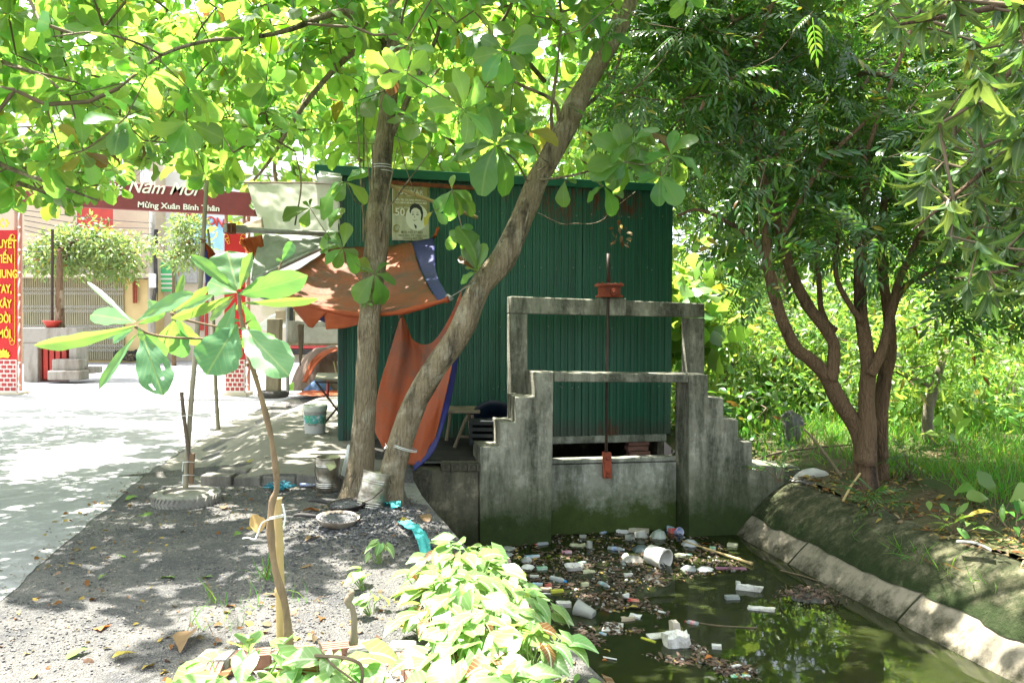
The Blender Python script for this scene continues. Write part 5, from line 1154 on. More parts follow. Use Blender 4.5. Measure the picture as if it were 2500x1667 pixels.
# grey-green tarp between pipe and pole; white tarp above the pipe
ot = sheet('grey_tarp', [[(640, 572, 9.5), (700, 574, 9.7), (829, 578, 10.05)], [(622, 625, 9.0), (690, 620, 9.2), (820, 588, 9.98)], [(612, 684, 8.5), (680, 655, 8.95), (808, 597, 9.92)]], GREYT, None, 30, 20, .02, (6, 5), nrm=(0, -1, .5)); tag(ot, 'stained grey-green tarp sagging below the steel pipe beside the shed', 'tarpaulin')
ot = sheet('white_tarp', [[(601, 445, 10.0), (700, 446, 10.03), (831, 447, 10.06)], [(622, 510, 9.98), (715, 512, 10.0), (830, 512, 10.05)], [(645, 566, 9.92), (720, 569, 9.95), (830, 574, 10.04)]], WHITET, None, 40, 30, .022, (7, 3), nrm=(0, -1, 0), seed=2); tag(ot, 'white plastic tarp with a brown stain stretched upright beside the shed roof', 'tarpaulin')
mb = MB(); mb.tube([P(596, 446, 10.0), P(760, 447, 10.02), P(832, 449, 10.05)], .014, 6); o = mb.build('tarp_batten', WOODG); tag(o, 'thin batten holding the top edge of the white tarp', 'batten')
mb = MB(); mb.tube([P(775, 436, 9.95), P(835, 441, 10.02)], .06, 10, True, 0, .15); mb.tube([P(778, 426, 9.98), P(832, 432, 10.04)], .05, 10, True, 0, .15); o = mb.build('rolled_sheet', WHITEP, smooth=True); tag(o, 'rolled pale sheet tucked under the left end of the shed roof', 'rolled sheet')
pp = thing('steel_pipe', 'grey steel pipe with a rusty square end sticking out left of the shed', 'pipe', P(690, 565, 9.6)); mb = MB(); mb.tube([P(595, 561, 9.2), P(832, 573, 10.03)], .032, 12); mb.build('tube', STEELG, pp, smooth=True)
mb = MB(); a, b_ = P(548, 557, 9.0), P(598, 561, 9.2); d_ = (b_ - a).normalized(); q = d_.to_track_quat('X', 'Z').to_matrix(); mb.box((a + b_) / 2, ((b_ - a).length, .08, .09), q); mb.build('square_end', STEELG, pp, bevel=.008)
mb = MB(); mb.box(a + d_ * .09, (.05, .1, .12), q); mb.box(a + d_ * .03, (.04, .09, .1), q); mb.build('rusty_clamp', RUST, pp)
ot = sheet('tan_tarp', [[(570, 560, 9.7), (600, 545, 9.75), (640, 530, 9.8)], [(572, 568, 9.6), (605, 566, 9.65), (648, 572, 9.7)]], M('tan_canvas', (.42, .35, .25), (.36, .3, .22), 5, .8, trans=.3), None, 14, 8, .012, nrm=(0, -1, 0)); tag(ot, 'small tan canvas corner behind the rusty end of the pipe', 'tarpaulin')
ot = sheet('orange_bundle', [[(586, 584, 9.0), (606, 580, 9.1), (640, 574, 9.3)], [(590, 600, 9.0), (614, 606, 9.1), (645, 620, 9.2)], [(606, 622, 8.95), (620, 636, 9.0), (640, 650, 9.1)]], ORANGE, None, 24, 12, .02, nrm=(0, -1, 0), pleat=(.02, 22, lambda v: 1), seed=8); tag(ot, 'gathered orange tarp corner hanging below the rusty clamp', 'tarpaulin')
# the tarp corner tied to the bamboo pole
tc = thing('orange_tarp', 'narrow orange and blue tarp end tied to the tall bamboo pole', 'tarpaulin', P(505, 660, 8.0))
sheet('orange_side', [[(497, 588, 7.85), (499, 590, 7.86), (501, 592, 7.87)], [(503, 610, 7.9), (514, 612, 8.0), (527, 622, 8.1)], [(506, 640, 8.0), (522, 650, 8.2), (552, 672, 8.5)], [(506, 690, 8.2), (540, 700, 8.4), (600, 706, 8.6)]], ORANGE, tc, 16, 30, .012, nrm=(0, -1, 0), pleat=(.018, 20, lambda v: 1 - .6 * v))
sheet('blue_side', [[(497, 590, 7.84), (500, 592, 7.84)], [(498, 625, 7.88), (508, 630, 7.88)], [(500, 660, 7.95), (512, 668, 7.95)], [(503, 700, 8.1), (520, 705, 8.1)]], BLUET, tc, 8, 20, .01, nrm=(0, -1, 0), seed=4)
mb = MB(); mb.tube([P(490, 584, 7.78), P(503, 590, 7.76), P(492, 592, 7.78), P(504, 586, 7.8)], .008, 5); mb.build('knot', RUST, tc)
# the hanging orange cloth behind the leaning trunk
hc = thing('hanging_tarp', 'dirty orange tarp with a blue edge hanging folded behind the leaning almond trunk', 'tarpaulin', P(980, 1140, 8.6))
HR = [[(978, 772, 9.3), (986, 775, 9.25), (1010, 830, 9.1), (1050, 838, 8.8), (1090, 790, 8.2), (1128, 704, 7.75)],
      [(955, 850, 9.25), (985, 850, 9.1), (1020, 880, 9.0), (1060, 880, 8.7), (1095, 860, 8.3), (1122, 800, 7.95)],
      [(925, 950, 9.1), (965, 955, 9.0), (1005, 965, 8.9), (1040, 970, 8.65), (1070, 960, 8.45), (1098, 920, 8.2)],
      [(914, 1040, 8.95), (945, 1062, 8.85), (985, 1060, 8.75), (1020, 1055, 8.6), (1052, 1040, 8.5), (1080, 1000, 8.4)],
      [(932, 1088, 8.85), (955, 1110, 8.8), (980, 1125, 8.7), (1008, 1136, 8.6), (1035, 1118, 8.55), (1062, 1070, 8.5)]]
sheet('cloth', HR, ORANGE2, hc, 60, 50, .02, (6, 3), nrm=(0, -1, 0), pleat=(.032, 19, lambda v: 1 - .45 * v), seed=9)
HB = [[r[-1] for r in HR][1:], [(1126, 830, 8.05), (1110, 930, 8.3), (1092, 1010, 8.42), (1060, 1100, 8.46)]]; HB = [[HB[0][i], HB[1][i]] for i in range(4)] + [[(1008, 1138, 8.58), (1012, 1150, 8.56)]]
sheet('blue_edge', HB, BLUET, hc, 6, 40, .012, (2, 5), nrm=(0, -1, 0), seed=11)
mb = MB(); mb.tube([P(979, 772, 9.28), P(981, 740, 9.6), P(984, 700, 10.1)], .005, 5); mb.tube([P(1128, 704, 7.74), P(1150, 690, 7.42)], .006, 5); mb.lathe([(.001, 0), (.035, .01), (.03, .05), (.001, .06)], P(979, 777, 9.25), 8); mb.build('tie_string', TWIG, hc)
ot = sheet('green_net', [[(972, 785, 9.5), (985, 775, 9.55)], [(955, 820, 9.5), (975, 815, 9.55)], [(946, 855, 9.5), (962, 850, 9.5)]], M('green_netting', (.05, .12, .09), (.12, .18, .15), 9, .7, trans=.4), None, 8, 14, .02, nrm=(0, -1, 0)); tag(ot, 'scrap of green netting beside the hanging orange tarp', 'netting')
# poster on the shed wall
po = thing('poster', 'pale olive beauty clinic poster with a smiling woman on the green shed wall', 'poster', P(1003, 587, 10.18)); PAP = M('poster_paper', (.56, .56, .42), (.47, .48, .34), 5, .6, .1, 14); OLV = M('poster_olive', (.28, .25, .09), (.34, .31, .14), 6, .6); INK = M('poster_ink', (.03, .035, .03), None, rough=.6); OLT = M('poster_text', (.20, .20, .10), None, rough=.6); WTX = M('poster_white', (.72, .72, .60), None, rough=.6)
PO = Vector(SH((P(957, 587, 10.2) - W0).dot(SU), -.042, 0)); PW, PH = .475, .735; pz0 = P(1003, 587, 10.2).z
def pq(u, z, off=0): return PO + SU * (u * PW) - SV * off + Vector((0, 0, pz0 + z * PH))
PROT = (math.pi / 2, 0, math.atan2(SU.y, SU.x))
def pbend(u): return .006 * math.sin(u * 30)
def ppatch(name, fn, mat, off, nu=16, nv=12):
    mb = MB(); mb.grid(lambda u, v: (lambda q: pq(q[0], q[1], off + pbend(q[0])))(fn(u, v)), nu, nv); return mb.build(name, mat, po, smooth=True, solid=.002)
ppatch('paper', lambda u, v: (u, v), PAP, 0, 30, 20)
ppatch('olive_panel', lambda u, v: (.02 + .96 * u, .42 + .05 * math.sin(u * 3.1 + 2) + (.985 - .42 - .05 * math.sin(u * 3.1 + 2)) * v), OLV, .0035, 24, 10)
def blob(name, pts, mat, off): mb = MB(); mb.prism([pq(x, z, off) for x, z in pts], -SV * .0015); mb.build(name, mat, po)
def ell(cx, cz, rx, rz, n=24, a0=0, a1=6.283): return [(cx + rx * math.cos(a0 + (a1 - a0) * k / n), cz + rz * math.sin(a0 + (a1 - a0) * k / n)) for k in range(n if a1 > 6.2 else n + 1)]
blob('pale_halo', ell(.66, .40, .30, .23), WTX, .0095)
blob('hair', [(.46, .50), (.47, .57), (.52, .62), (.60, .645), (.70, .635), (.79, .58), (.83, .49), (.82, .40), (.79, .345), (.76, .36), (.78, .45), (.74, .53), (.66, .565), (.58, .565), (.52, .53), (.49, .46)], INK, .0125)
blob('face', [(.49, .46), (.52, .535), (.60, .57), (.68, .565), (.745, .53), (.775, .45), (.755, .38), (.70, .33), (.64, .29), (.61, .285), (.56, .31), (.51, .37)], WTX, .011)
for ex in (.555, .675): blob('eye', ell(ex, .452, .035, .009, 12), INK, .0125); blob('eyebrow', [(ex - .045, .482), (ex, .497), (ex + .045, .484), (ex, .488)], INK, .0125)
blob('nose', [(.60, .44), (.585, .405), (.60, .395), (.62, .40), (.606, .407)], OLT, .0125); blob('mouth', [(.555, .362), (.60, .352), (.66, .362), (.69, .375), (.60, .34), (.57, .345)], OLT, .0125)
blob('hand', [(.58, .29), (.60, .285), (.66, .25), (.645, .20), (.62, .215), (.60, .25)], INK, .0125)
for k in range(3): blob('leaf_ring', [(.12 + (.10 - .02 * k) * math.cos(a), .20 + (.075 - .014 * k) * math.sin(a)) for a in np.linspace(.3 + k, 4.6 + k, 16)] + [(.12 + (.085 - .02 * k) * math.cos(a), .20 + (.06 - .014 * k) * math.sin(a)) for a in np.linspace(4.6 + k, .3 + k, 16)], OLV, .0095 + .002 * k)
def ptxt(s, u, z, size, mat, align='CENTER', bold=0, sx=1): text('lettering', s, pq(u, z, .0105), size, mat, po, .001, PROT, align, 0, sx, bold)
ptxt('THẨM MỸ VIỆN QUỐC TẾ', .5, .895, .026, WTX); ptxt('LAKMAR', .5, .80, .085, WTX, bold=.001, sx=.95); ptxt('beauty clinic', .5, .765, .02, WTX)
ptxt('ĐIỀU TRỊ DA NÁM, PHUN XĂM', .5, .685, .034, WTX, bold=.0008, sx=.86); ptxt('TẠO HÌNH MÍ MẮT, NÂNG MŨI', .5, .635, .034, WTX, bold=.0008, sx=.86); ptxt('ƯU ĐÃI ĐẾN', .08, .55, .03, WTX, 'LEFT'); ptxt('50', .07, .43, .13, WTX, 'LEFT', .003)
ptxt('✆ 08.444.37.688'.replace('✆ ', ''), .56, .125, .044, OLT); ptxt('Minh Sơn, TT Chúc Sơn', .55, .07, .037, OLT, bold=.0006); ptxt('Chương Mỹ, HN', .55, .022, .037, OLT, bold=.0006)
blob('phone_mark', ell(.27, .143, .035, .023, 14), OLT, .0125)
mb = MB(); mb.tube([P(950, 452, 8.25), P(1062, 494, 9.0), P(1164, 531, 9.7)], [.020, .022, .024], 8); o = mb.build('bamboo_stick', BAMB, smooth=True); tag(o, 'bamboo stick sloping down across the poster from the upright trunk', 'stick')
# dry seed cluster hung on a thread
mb = MB(); mb.tube([P(1510, 520, 10.3), P(1517, 552, 10.3)], .003, 4); c0 = P(1517, 572, 10.3)
a = bush_leaves([tuple(c0)], [(.10, .06, .11)], 24, (.06, .1), ALM, shell=.1); V, Q, U = scatter(BLOB, *a); o = np_mesh('dry_leaves', V, Q, LITTER, None, U); tag(o, 'small bunch of dry brown leaves hanging against the green wall', 'dry leaves'); mb.build('thread', TWIG, o, local=False)
# ---------------------------------------------------------------- poles and things on the pavement
def bamboo(pts, mat, mb=None, nodes_=8):
    c, r = limb(pts, 60); mb = mb or MB(); rr = [x * (1 + (.16 if (i * nodes_ / 60) % 1 < .12 else 0)) for i, x in enumerate(r)]; mb.tube(c, rr, 12, True, 0, .03); return mb
bp = thing('bamboo_pole', 'tall bamboo pole standing in a dusty tyre at the road edge', 'pole', P(453, 1195, 7.8))
bamboo([(453, 1190, 7.8, 12), (465, 1000, 7.8, 12), (478, 850, 7.8, 11.5), (492, 650, 7.8, 11), (505, 440, 7.8, 9)], BAMBG, nodes_=11).build('cane', BAMBG, bp, smooth=True)
bamboo([(443, 957, 7.72, 9), (452, 1040, 7.74, 9), (470, 1165, 7.78, 9)], BAMBG, nodes_=3).build('short_stick', M('dark_stick', (.16, .12, .08), (.1, .08, .06), 7, .8), bp, smooth=True)
mb = MB(); mb.prism([P(460, 1182, 7.7), P(470, 1182, 7.7), P(474, 1107, 7.7), P(463, 1107, 7.7)], YW * .03); mb.build('wooden_batten', M('brown_wood', (.20, .12, .07), (.14, .09, .05), 9, .8, stretch=(1, 1, .2)), bp, bevel=.003)
mb = MB()
for py in (1015, 1128, 1160):
    mb = MB()
    for o_ in (-.035, .035): mb.tube([P(446, py, 7.74 + o_), P(461, py - 1, 7.68 + o_ * 2), P(474, py, 7.74 + o_)], .004, 5)
    if py > 1100: mb.tube([P(447, py, 7.7), P(445, py + 22, 7.69)], .004, 5)
    mb.build('white_tie', WHITEP, bp)
mb = MB(); tyre(mb, P(455, 1234, 7.75), .305, .072, None, True); mb.lathe([(.001, .10), (.12, .105), (.235, .115)], P(455, 1234, 7.75), 32); o = mb.build('tyre', TYRE, smooth=False); tag(o, 'dusty grey tyre filled with concrete at the foot of the tall bamboo pole', 'tyre')
b2 = bamboo([(533, 1050, 12.2, 10), (527, 950, 12.2, 9), (522, 800, 12.2, 8), (514, 640, 12.2, 7), (508, 560, 12.2, 6)], BAMBG, nodes_=9).build('bamboo_pole', BAMBG, smooth=True); tag(b2, 'thinner grey bamboo pole standing at the pavement edge behind the sapling', 'pole')
# paint pail
pl = thing('paint_pail', 'white lidded paint pail with a green print beside the folding table', 'pail', P(769, 1061, 10.75)); c0 = P(769, 1060, 10.75); hh = .40
mb = MB(); mb.lathe([(.001, 0), (.128, 0), (.135, .01), (.152, hh * .8), (.158, hh * .8), (.158, hh * .84), (.154, hh * .86)], c0, 32); mb.build('body', WHITEP, pl, smooth=True)
mb = MB(); mb.lathe([(.166, hh * .84), (.168, hh * .97), (.158, hh), (.15, hh * .975), (.001, hh * .97)], c0, 32); mb.build('lid', M('old_white_plastic', (.62, .62, .55), (.5, .5, .43), 6, .5), pl, smooth=True)
def pail_label():
    m, n, b, o = nodes('pail_print'); f = ramp(n, noise(n, 14, 6, .7), [(.42, 0.0), (.5, 1.0)]); g = ramp(n, noise(n, 5, 3, .5), [(.4, (.05, .35, .16)), (.6, (.12, .42, .55))])
    n.links.new(mixc(n, f, (.70, .72, .7), g), b.inputs['Base Color']); b.inputs['Roughness'].default_value = .4; return m
mb = MB(); mb.grid(lambda u, v: c0 + Vector(((.1415 + .014 * v) * math.cos(-2.9 + 2.6 * u), (.1415 + .014 * v) * math.sin(-2.9 + 2.6 * u), hh * (.36 + .32 * v))), 24, 6); mb.build('printed_label', pail_label(), pl, smooth=True)
mb = MB(); mb.tube([c0 + Vector((.168 * math.cos(a), .168 * math.sin(a), hh * .8 - .17 * math.sin((a + math.pi) ))) for a in np.linspace(-math.pi, 0, 24)], .004, 5); mb.tube([c0 + Vector((-.05, -.166, hh * .8 - .168)), c0 + Vector((.05, -.166, hh * .8 - .168))], .011, 8); mb.build('handle', STEELG, pl)
# folding table
ft = thing('folding_table', 'black framed folding table with an olive top beside the shed corner', 'table', P(800, 1062, 10.9)); TB = M('table_top', (.22, .19, .13), (.17, .15, .1), 5, .5)
mb = MB(); mb.prism([P(768, 928, 10.75), P(838, 930, 10.75), P(838, 915, 11.35), P(774, 914, 11.35)], (0, 0, .025)); mb.build('table_top', TB, ft, bevel=.004)
for d_ in (10.78, 11.25):
    for a, b_ in (((773, 934), (838, 1020)), ((768, 1062), (838, 978))): mb = MB(); mb.tube([P(a[0], a[1], d_), P(b_[0], b_[1], d_)], .014, 8); mb.build('leg', DARKIRON, ft)
mb = MB(); mb.tube([P(768, 1062, 10.75), P(838, 1063, 10.75)], .014, 8); mb.tube([P(770, 932, 10.76), P(838, 935, 10.76)], .012, 8); mb.build('rail', DARKIRON, ft)
stt = thing('plastic_stool', 'red plastic stool half hidden behind the folding table', 'stool', P(818, 965, 12.8))
mb = MB(); mb.prism([P(800, 925, 12.6), P(836, 925, 12.6), P(836, 925, 12.9), P(800, 925, 12.9)], (0, 0, .03)); mb.build('seat', REDM, stt, bevel=.008)
for x, y in ((801, 12.62), (834, 12.62), (802, 12.88), (833, 12.88)): mb = MB(); mb.tube([P(x, 925, y), P(x + (3 if x > 820 else -2), 972, y)], .018, 6); mb.build('leg', REDM, stt)
for x0_, x1_, dd in ((828, 815, 11.9), (836, 824, 12.0)): mb = MB(); mb.tube([P(x0_, 940, dd), P(x1_, 882, dd)], .012, 6); o = mb.build('wooden_stick', BAMB); tag(o, 'pale wooden stick leaning by the red stool' , 'stick', 'sticks by the red stool')
# covered heap and cloths
def heap(name, c, r, h, mat, label, cat, folds=9, seed=0, power=.6, nu=36, nv=12, sq=1.0):
    mb = MB(); c = Vector(c)
    def f(u, v):
        an = u * 2 * math.pi; rr = v ** .8 if v > 0 else 0; k = 1 + .16 * vnoise((math.cos(an) * 2, math.sin(an) * 2, seed)) + .06 * math.sin(folds * an) * v
        z = h * (1 - v ** (1 / power)) + .18 * h * vnoise((math.cos(an) * v * 2.5, math.sin(an) * v * 2.5, seed + 3)) * (1 - v * .7)
        return c + Vector((r[0] * rr * k * math.cos(an), r[1] * rr * k * math.sin(an), max(z, 0)))
    mb.grid(f, nu, nv); o = mb.build(name, mat, smooth=True); tag(o, label, cat); return o
BRT = M('brown_sheet', (.10, .065, .045), (.17, .12, .09), 3, .7, .4, 14, stretch=(3, 3, .5))
hp = P(812, 935, 18.0); heap('covered_heap', (hp.x, hp.y, .22), (.92, .7), .95, BRT, 'tall heap under a brown and black sheet beyond the shed corner', 'covered heap', 13, 1, .35)
ot = sheet('orange_sheet', [[(738, 932, 17.3), (760, 880, 17.4), (800, 852, 17.6), (850, 845, 17.8)], [(748, 934, 17.2), (772, 892, 17.25), (806, 862, 17.4), (850, 855, 17.6)]], ORANGE, None, 24, 8, .03, nrm=(0, -1, .3)); tag(ot, 'faded orange sheet along the edge of the covered heap', 'sheet')
heap('green_cloth', G(725, 952, .2), (.26, .2), .2, M('lime_cloth', (.20, .36, .05), (.14, .27, .04), 6, .8), 'crumpled lime green cloth on the pavement past the tyre', 'cloth', 7, 4)
heap('blue_cloth', G(778, 958, .2), (.34, .25), .28, M('denim_cloth', (.09, .16, .30), (.06, .10, .2), 6, .8), 'crumpled blue cloth heaped near the folding table', 'cloth', 8, 5)
heap('brown_cloth', G(752, 945, .2), (.2, .2), .16, M('brown_cloth', (.14, .10, .07), (.09, .07, .05), 6, .9), 'dark brown rag between the green and blue cloths', 'cloth', 6, 6)
ot = sheet('orange_sheet', [[tuple(G(722, 964, .25)), tuple(G(800, 966, .25)), tuple(G(850, 962, .25))], [tuple(G(740, 953, .26)), tuple(G(800, 953, .26)), tuple(G(850, 952, .26))]], ORANGE, None, 16, 6, .02, nrm=(0, 0, 1)); tag(ot, 'flat orange sheet spread on the pavement under the blue cloth', 'sheet')
ot = sheet('dark_strip', [[(726, 790, 12.5), (742, 792, 12.5)], [(729, 850, 12.5), (740, 850, 12.5)], [(731, 893, 12.5), (734, 893, 12.5)]], BRT, None, 4, 12, .01, nrm=(0, -1, 0)); tag(ot, 'torn dark strip dangling from the orange awning flaps', 'rag')
# dark corner under the shed wall: trestle table, basin, crate
LZ = .12
def LP(px, py, z=LZ): return G(px, py, z)
tr = thing('trestle_table', 'old wooden trestle table in the shade against the green wall', 'table', LP(1125, 1090)); td = 9.75
mb = MB(); mb.prism([P(1085, 1009, td - .1), P(1172, 1009, td - .1), P(1168, 996, td + .35), P(1090, 996, td + .35)], (0, 0, .03)); mb.build('table_top', WOODG, tr, bevel=.004)
for a, b_, dd in (((1142, 1012), (1110, 1092), td - .05), ((1152, 1012), (1160, 1075), td - .05), ((1100, 1010), (1090, 1075), td + .3), ((1145, 1010), (1150, 1068), td + .3)): mb = MB(); mb.tube([P(a[0], a[1], dd), P(b_[0], b_[1], dd)], .022, 6); mb.build('leg', WOODG, tr)
mb = MB(); mb.tube([P(1122, 1065, td - .06), P(1158, 1067, td - .06)], .018, 6); mb.build('stretcher', WOODG, tr)
mb = MB(); bc = P(1205, 1042, 9.8); mb.lathe([(.17, -.06), (.22, .10), (.28, .16), (.295, .16), (.225, .09), (.175, -.075), (.001, -.08)], bc, 30, Matrix.Rotation(math.radians(62), 3, 'X')); o = mb.build('plastic_basin', M('navy_plastic', (.008, .018, .035), (.006, .012, .025), 5, .4), smooth=True); tag(o, 'dark blue plastic basin leaning behind the trestle table', 'basin')
cr_ = thing('crate', 'dark plastic crate on the ledge beside the stepped wall', 'crate', P(1185, 1082, 9.4)); c0 = P(1188, 1082, 9.45); DK = M('dark_plastic', (.010, .014, .015), (.016, .02, .02), 6, .5)
for k in range(4): mb = MB(); mb.box(c0 + Vector((0, 0, .035 + k * .075)), (.40, .3, .045)); mb.build('slat', DK, cr_, bevel=.004)
mb = MB()
for sx_ in (-.18, .18):
    for sy_ in (-.13, .13): mb.box(c0 + Vector((sx_, sy_, .14)), (.035, .035, .28))
mb.build('corner_post', DK, cr_)
for k in range(5):
    p = fpt(1078 + k * 20.5, 1147, .1); mb = MB(); mb.box(p + FU * .045 + Vector((0, 0, .045)), (.092, .2, .085), Matrix.Rotation(TH + random.uniform(-.04, .04), 3, 'Z')); o = mb.build('brick', CONC_D, bevel=.006); tag(o, 'one of a row of grey bricks along the dark canal ledge', 'brick', 'bricks along the ledge')
for k in range(4):
    p = P(1085 + k * 30, 1110, 9.55); p.z = .13; mb = MB(); mb.box(p + Vector((0, 0, .04)), (.14, .2, .08), Matrix.Rotation(TH, 3, 'Z')); o = mb.build('brick', CONC_D, bevel=.006); tag(o, 'one of the bricks laid behind the ledge under the trestle table', 'brick', 'bricks under the trestle')
# tins by the trunk
def tin(name, label, c, tilt, top_open=True, h=.35, R=.125, hole=False):
    t = thing(name, label, 'tin can', c); pf = [(R * .98, 0), (R, .006)]
    for k in range(70): z = .02 + (h - .04) * k / 69; pf.append((R * (1 + (.035 if any(abs(z / h - q) < .011 for q in (.13, .18, .23, .74, .79)) else 0)), z))
    pf += [(R * 1.02, h - .006), (R * 1.02, h), (R * .95, h)]; pf += [(R * .94, h - .015), (.001, h - .016)] if not top_open else [(R * .95, .03), (.001, .025)]
    mb = MB(); mb.lathe(pf, c, 36, tilt)
    mb.v = [tuple(Vector(v) + Vector((1, 1, 0)) * .012 * vnoise(Vector(v) * 9)) for v in mb.v]; mb.build('body', TINM, t, smooth=True); return t
t1 = tin('tin_can', 'open dented tin can standing left of the almond trunk', P(799, 1196, 8.3), Matrix.Rotation(.03, 3, 'Y'))
mb = MB(); mb.prism([P(785, 1122, 8.24), P(815, 1121, 8.22), P(822, 1140, 8.1), P(806, 1150, 8.08)], (0, 0, .004)); mb.build('lid', TINM, t1)
mb = MB(); mb.tube([P(772, 1128, 8.25), P(768, 1150, 8.2), P(775, 1175, 8.18)], .004, 5); mb.build('wire_handle', DARKIRON, t1)
t2c = P(902, 1248, 7.22); q2 = Matrix.Rotation(math.radians(11), 3, 'Y') @ Matrix.Rotation(math.radians(-9), 3, 'X'); t2 = tin('tin_can', 'shiny upturned tin can leaning against both almond trunks', t2c, q2, False, .36, .128)
mb = MB()
for pts in ([(-.07, .03), (-.005, .03), (-.005, .085), (-.07, .085)],):
    mb.grid(lambda u, v: t2c + q2 @ Vector((.1315 * math.sin((-.55 + .5 * u)), -.1315 * math.cos((-.55 + .5 * u)), .02 + .06 * v)), 6, 3)
mb.build('stoke_hole', M('soot', (.01, .01, .01), None, rough=1), t2)
mb = MB(); mb.tube([t2c + q2 @ Vector((-.06, -.125, .08)), t2c + q2 @ Vector((.02, -.145, .13)), t2c + q2 @ Vector((.09, -.11, .22))], .004, 5); mb.build('wire_handle', DARKIRON, t2)
# frying pans full of cinders
def pan(label, px, py, tilt, hx, hy, outer):
    c = G(px, py, .08); t = thing('frying_pan', label, 'frying pan', c); R = Matrix.Rotation(tilt[0], 3, 'X') @ Matrix.Rotation(tilt[1], 3, 'Y')
    mb = MB(); mb.lathe([(.001, 0), (.135, 0), (.175, .055), (.180, .06), (.172, .058), (.132, .008), (.001, .006)], c, 40, R); mb.build('bowl', outer, t, smooth=True)
    mb = MB(); mb.lathe([(.160, .040), (.13, .046), (.07, .054), (.001, .05)], c, 30, R)
    for k in range(260): a = random.uniform(0, 6.28); r = .155 * math.sqrt(random.random()); s_ = random.uniform(.006, .014); mb.box(c + R @ Vector((r * math.cos(a), r * math.sin(a), .049)), (s_, s_ * .8, s_ * .7), Matrix.Rotation(a, 3, 'Z') @ Matrix.Rotation(a * 2, 3, 'X'))
    mb.build('cinders', M('coal_cinder', (.05, .05, .052), (.15, .15, .15), 30, .9, .6, 60), t)
    d_ = Vector((hx, hy, 0)); mb = MB(); mb.tube(catmull([c + R @ (d_ * .172) + Vector((0, 0, .045)), c + d_ * .24 + Vector((0, 0, .055)), c + d_ * .34 + Vector((0, 0, .06)), c + d_ * .40 + Vector((0, 0, .05))], 14), [.009, .010, .013, .016, .018, .019, .019, .018, .017, .016, .015, .014, .014, .012, .008], 10); mb.build('handle', RUBBER, t, smooth=True)
    return t
PANM = M('worn_pan', (.55, .52, .45), (.20, .11, .06), 7, .6, .3, 30)
pan('nearer frying pan with a worn pale rim, heaped with cinders', 825, 1278, (.06, .05), -.985, .17, PANM)
pan('farther frying pan half sunk in the cinders beside the tin can', 848, 1243, (.05, -.06), -.96, .28, M('black_pan', (.035, .033, .03), (.07, .05, .04), 8, .7))
# odds and ends by the kerb
mb = MB(); c0 = G(682, 1194, .02)
for k in range(120): a = random.uniform(0, 6.28); e = random.uniform(.1, 1.4); r = random.uniform(.06, .15); p = Vector((math.cos(a) * math.cos(e) * 1.3, math.sin(a) * math.cos(e), math.sin(e) * .62)); mb.tube([c0 + p * r * .3, c0 + p * r * .8 + Vector((.01 * math.sin(k), 0, .01)), c0 + p * r + Vector((.02 * math.cos(k * 3), .02 * math.sin(k), 0))], .004, 4)
o = mb.build('net_bundle', M('teal_twine', (.02, .16, .22), (.03, .22, .28), 9, .6)); tag(o, 'tangled bundle of teal blue netting twine in front of the kerb blocks', 'netting')
mb = MB(); c0 = G(748, 1188, .01); mb.tube([c0 + Vector((-.07, .01, .02)), c0 + Vector((.07, 0, .02))], .02, 10); mb.tube([c0 + Vector((.07, 0, .02)), c0 + Vector((.11, 0, .03))], [.018, .006], 8); o = mb.build('crushed_can', M('blue_foil', (.10, .16, .4), (.55, .55, .55), 14, .35, metal=.3), smooth=True); tag(o, 'small blue and silver crushed tube beside the standing tin', 'crushed can')
heap('plastic_bag', P(853, 1160, 8.45), (.085, .07), .33, WHITEP, 'white plastic bag standing behind the almond trunk', 'plastic bag', 6, 7, .8)
TEALR = M('teal_rag', (.03, .25, .25), (.05, .33, .32), 8, .7)
for i, (x0_, y0_, x1_, y1_, lb) in enumerate(((940, 1258, 968, 1272, 'short teal strip of rag at the foot of the upturned tin'), (985, 1300, 1045, 1365, 'long teal strip of rag running down to the canal edge'))):
    a, b_ = G(x0_, y0_, .0), G(x1_, y1_, .0); a.z = hz(a.x, a.y) + .03; b_.z = hz(b_.x, b_.y) + .03; m_ = (a + b_) / 2 + Vector((.03, 0, .03)); sd_ = Vector((.045, .03, 0))
    ot = sheet('teal_rag', [[tuple(a - sd_), tuple(a + sd_)], [tuple(m_ - sd_ * .8), tuple(m_ + sd_ * 1.1)], [tuple(b_ - sd_), tuple(b_ + sd_ * .7)]], TEALR, None, 10, 24, .03, (3, 6), nrm=(0, 0, 1), seed=i); tag(ot, lb, 'rag')
ot = heap('red_cloth', G(508, 1200, .0), (.13, .05), .05, M('red_cloth', (.35, .05, .03), (.25, .05, .03), 8, .8), 'small crumpled red scrap beside the dusty tyre', 'scrap', 5, 9)
# ---------------------------------------------------------------- sapling in the foreground
SD = 3.9
def q7(x, y): return (50 + x / 3.136, 560 + y / 3.136)
sp_base = P(703, 1580, SD)
sap = thing('almond_sapling', 'young almond sapling with huge leaves tied to a bamboo stake in the foreground', 'sapling', sp_base)
c, r = limb([(706, 1590, SD, 22), (697, 1480, SD, 19), (672, 1390, SD, 18), (660, 1290, SD, 18), (665, 1225, SD, 16), (676, 1185, SD, 15), (664, 1080, SD, 14), (642, 985, SD, 13), (612, 880, SD, 12), (596, 810, SD, 11), (588, 770, SD, 10), (582, 712, SD, 8)], 60)
mb = MB(); mb.tube(c, [x * (1 + .12 * math.sin(i * .9)) for i, x in enumerate(r)], 12, True, 0, .14); 
for x, y, dx, dy in ((617, 905, 14, -8), (607, 890, -12, 5), (622, 915, 10, 3), (600, 790, 14, -10)): mb.tube([P(x, y, SD), P(x + dx, y + dy, SD - .01)], [.006, .002], 5)
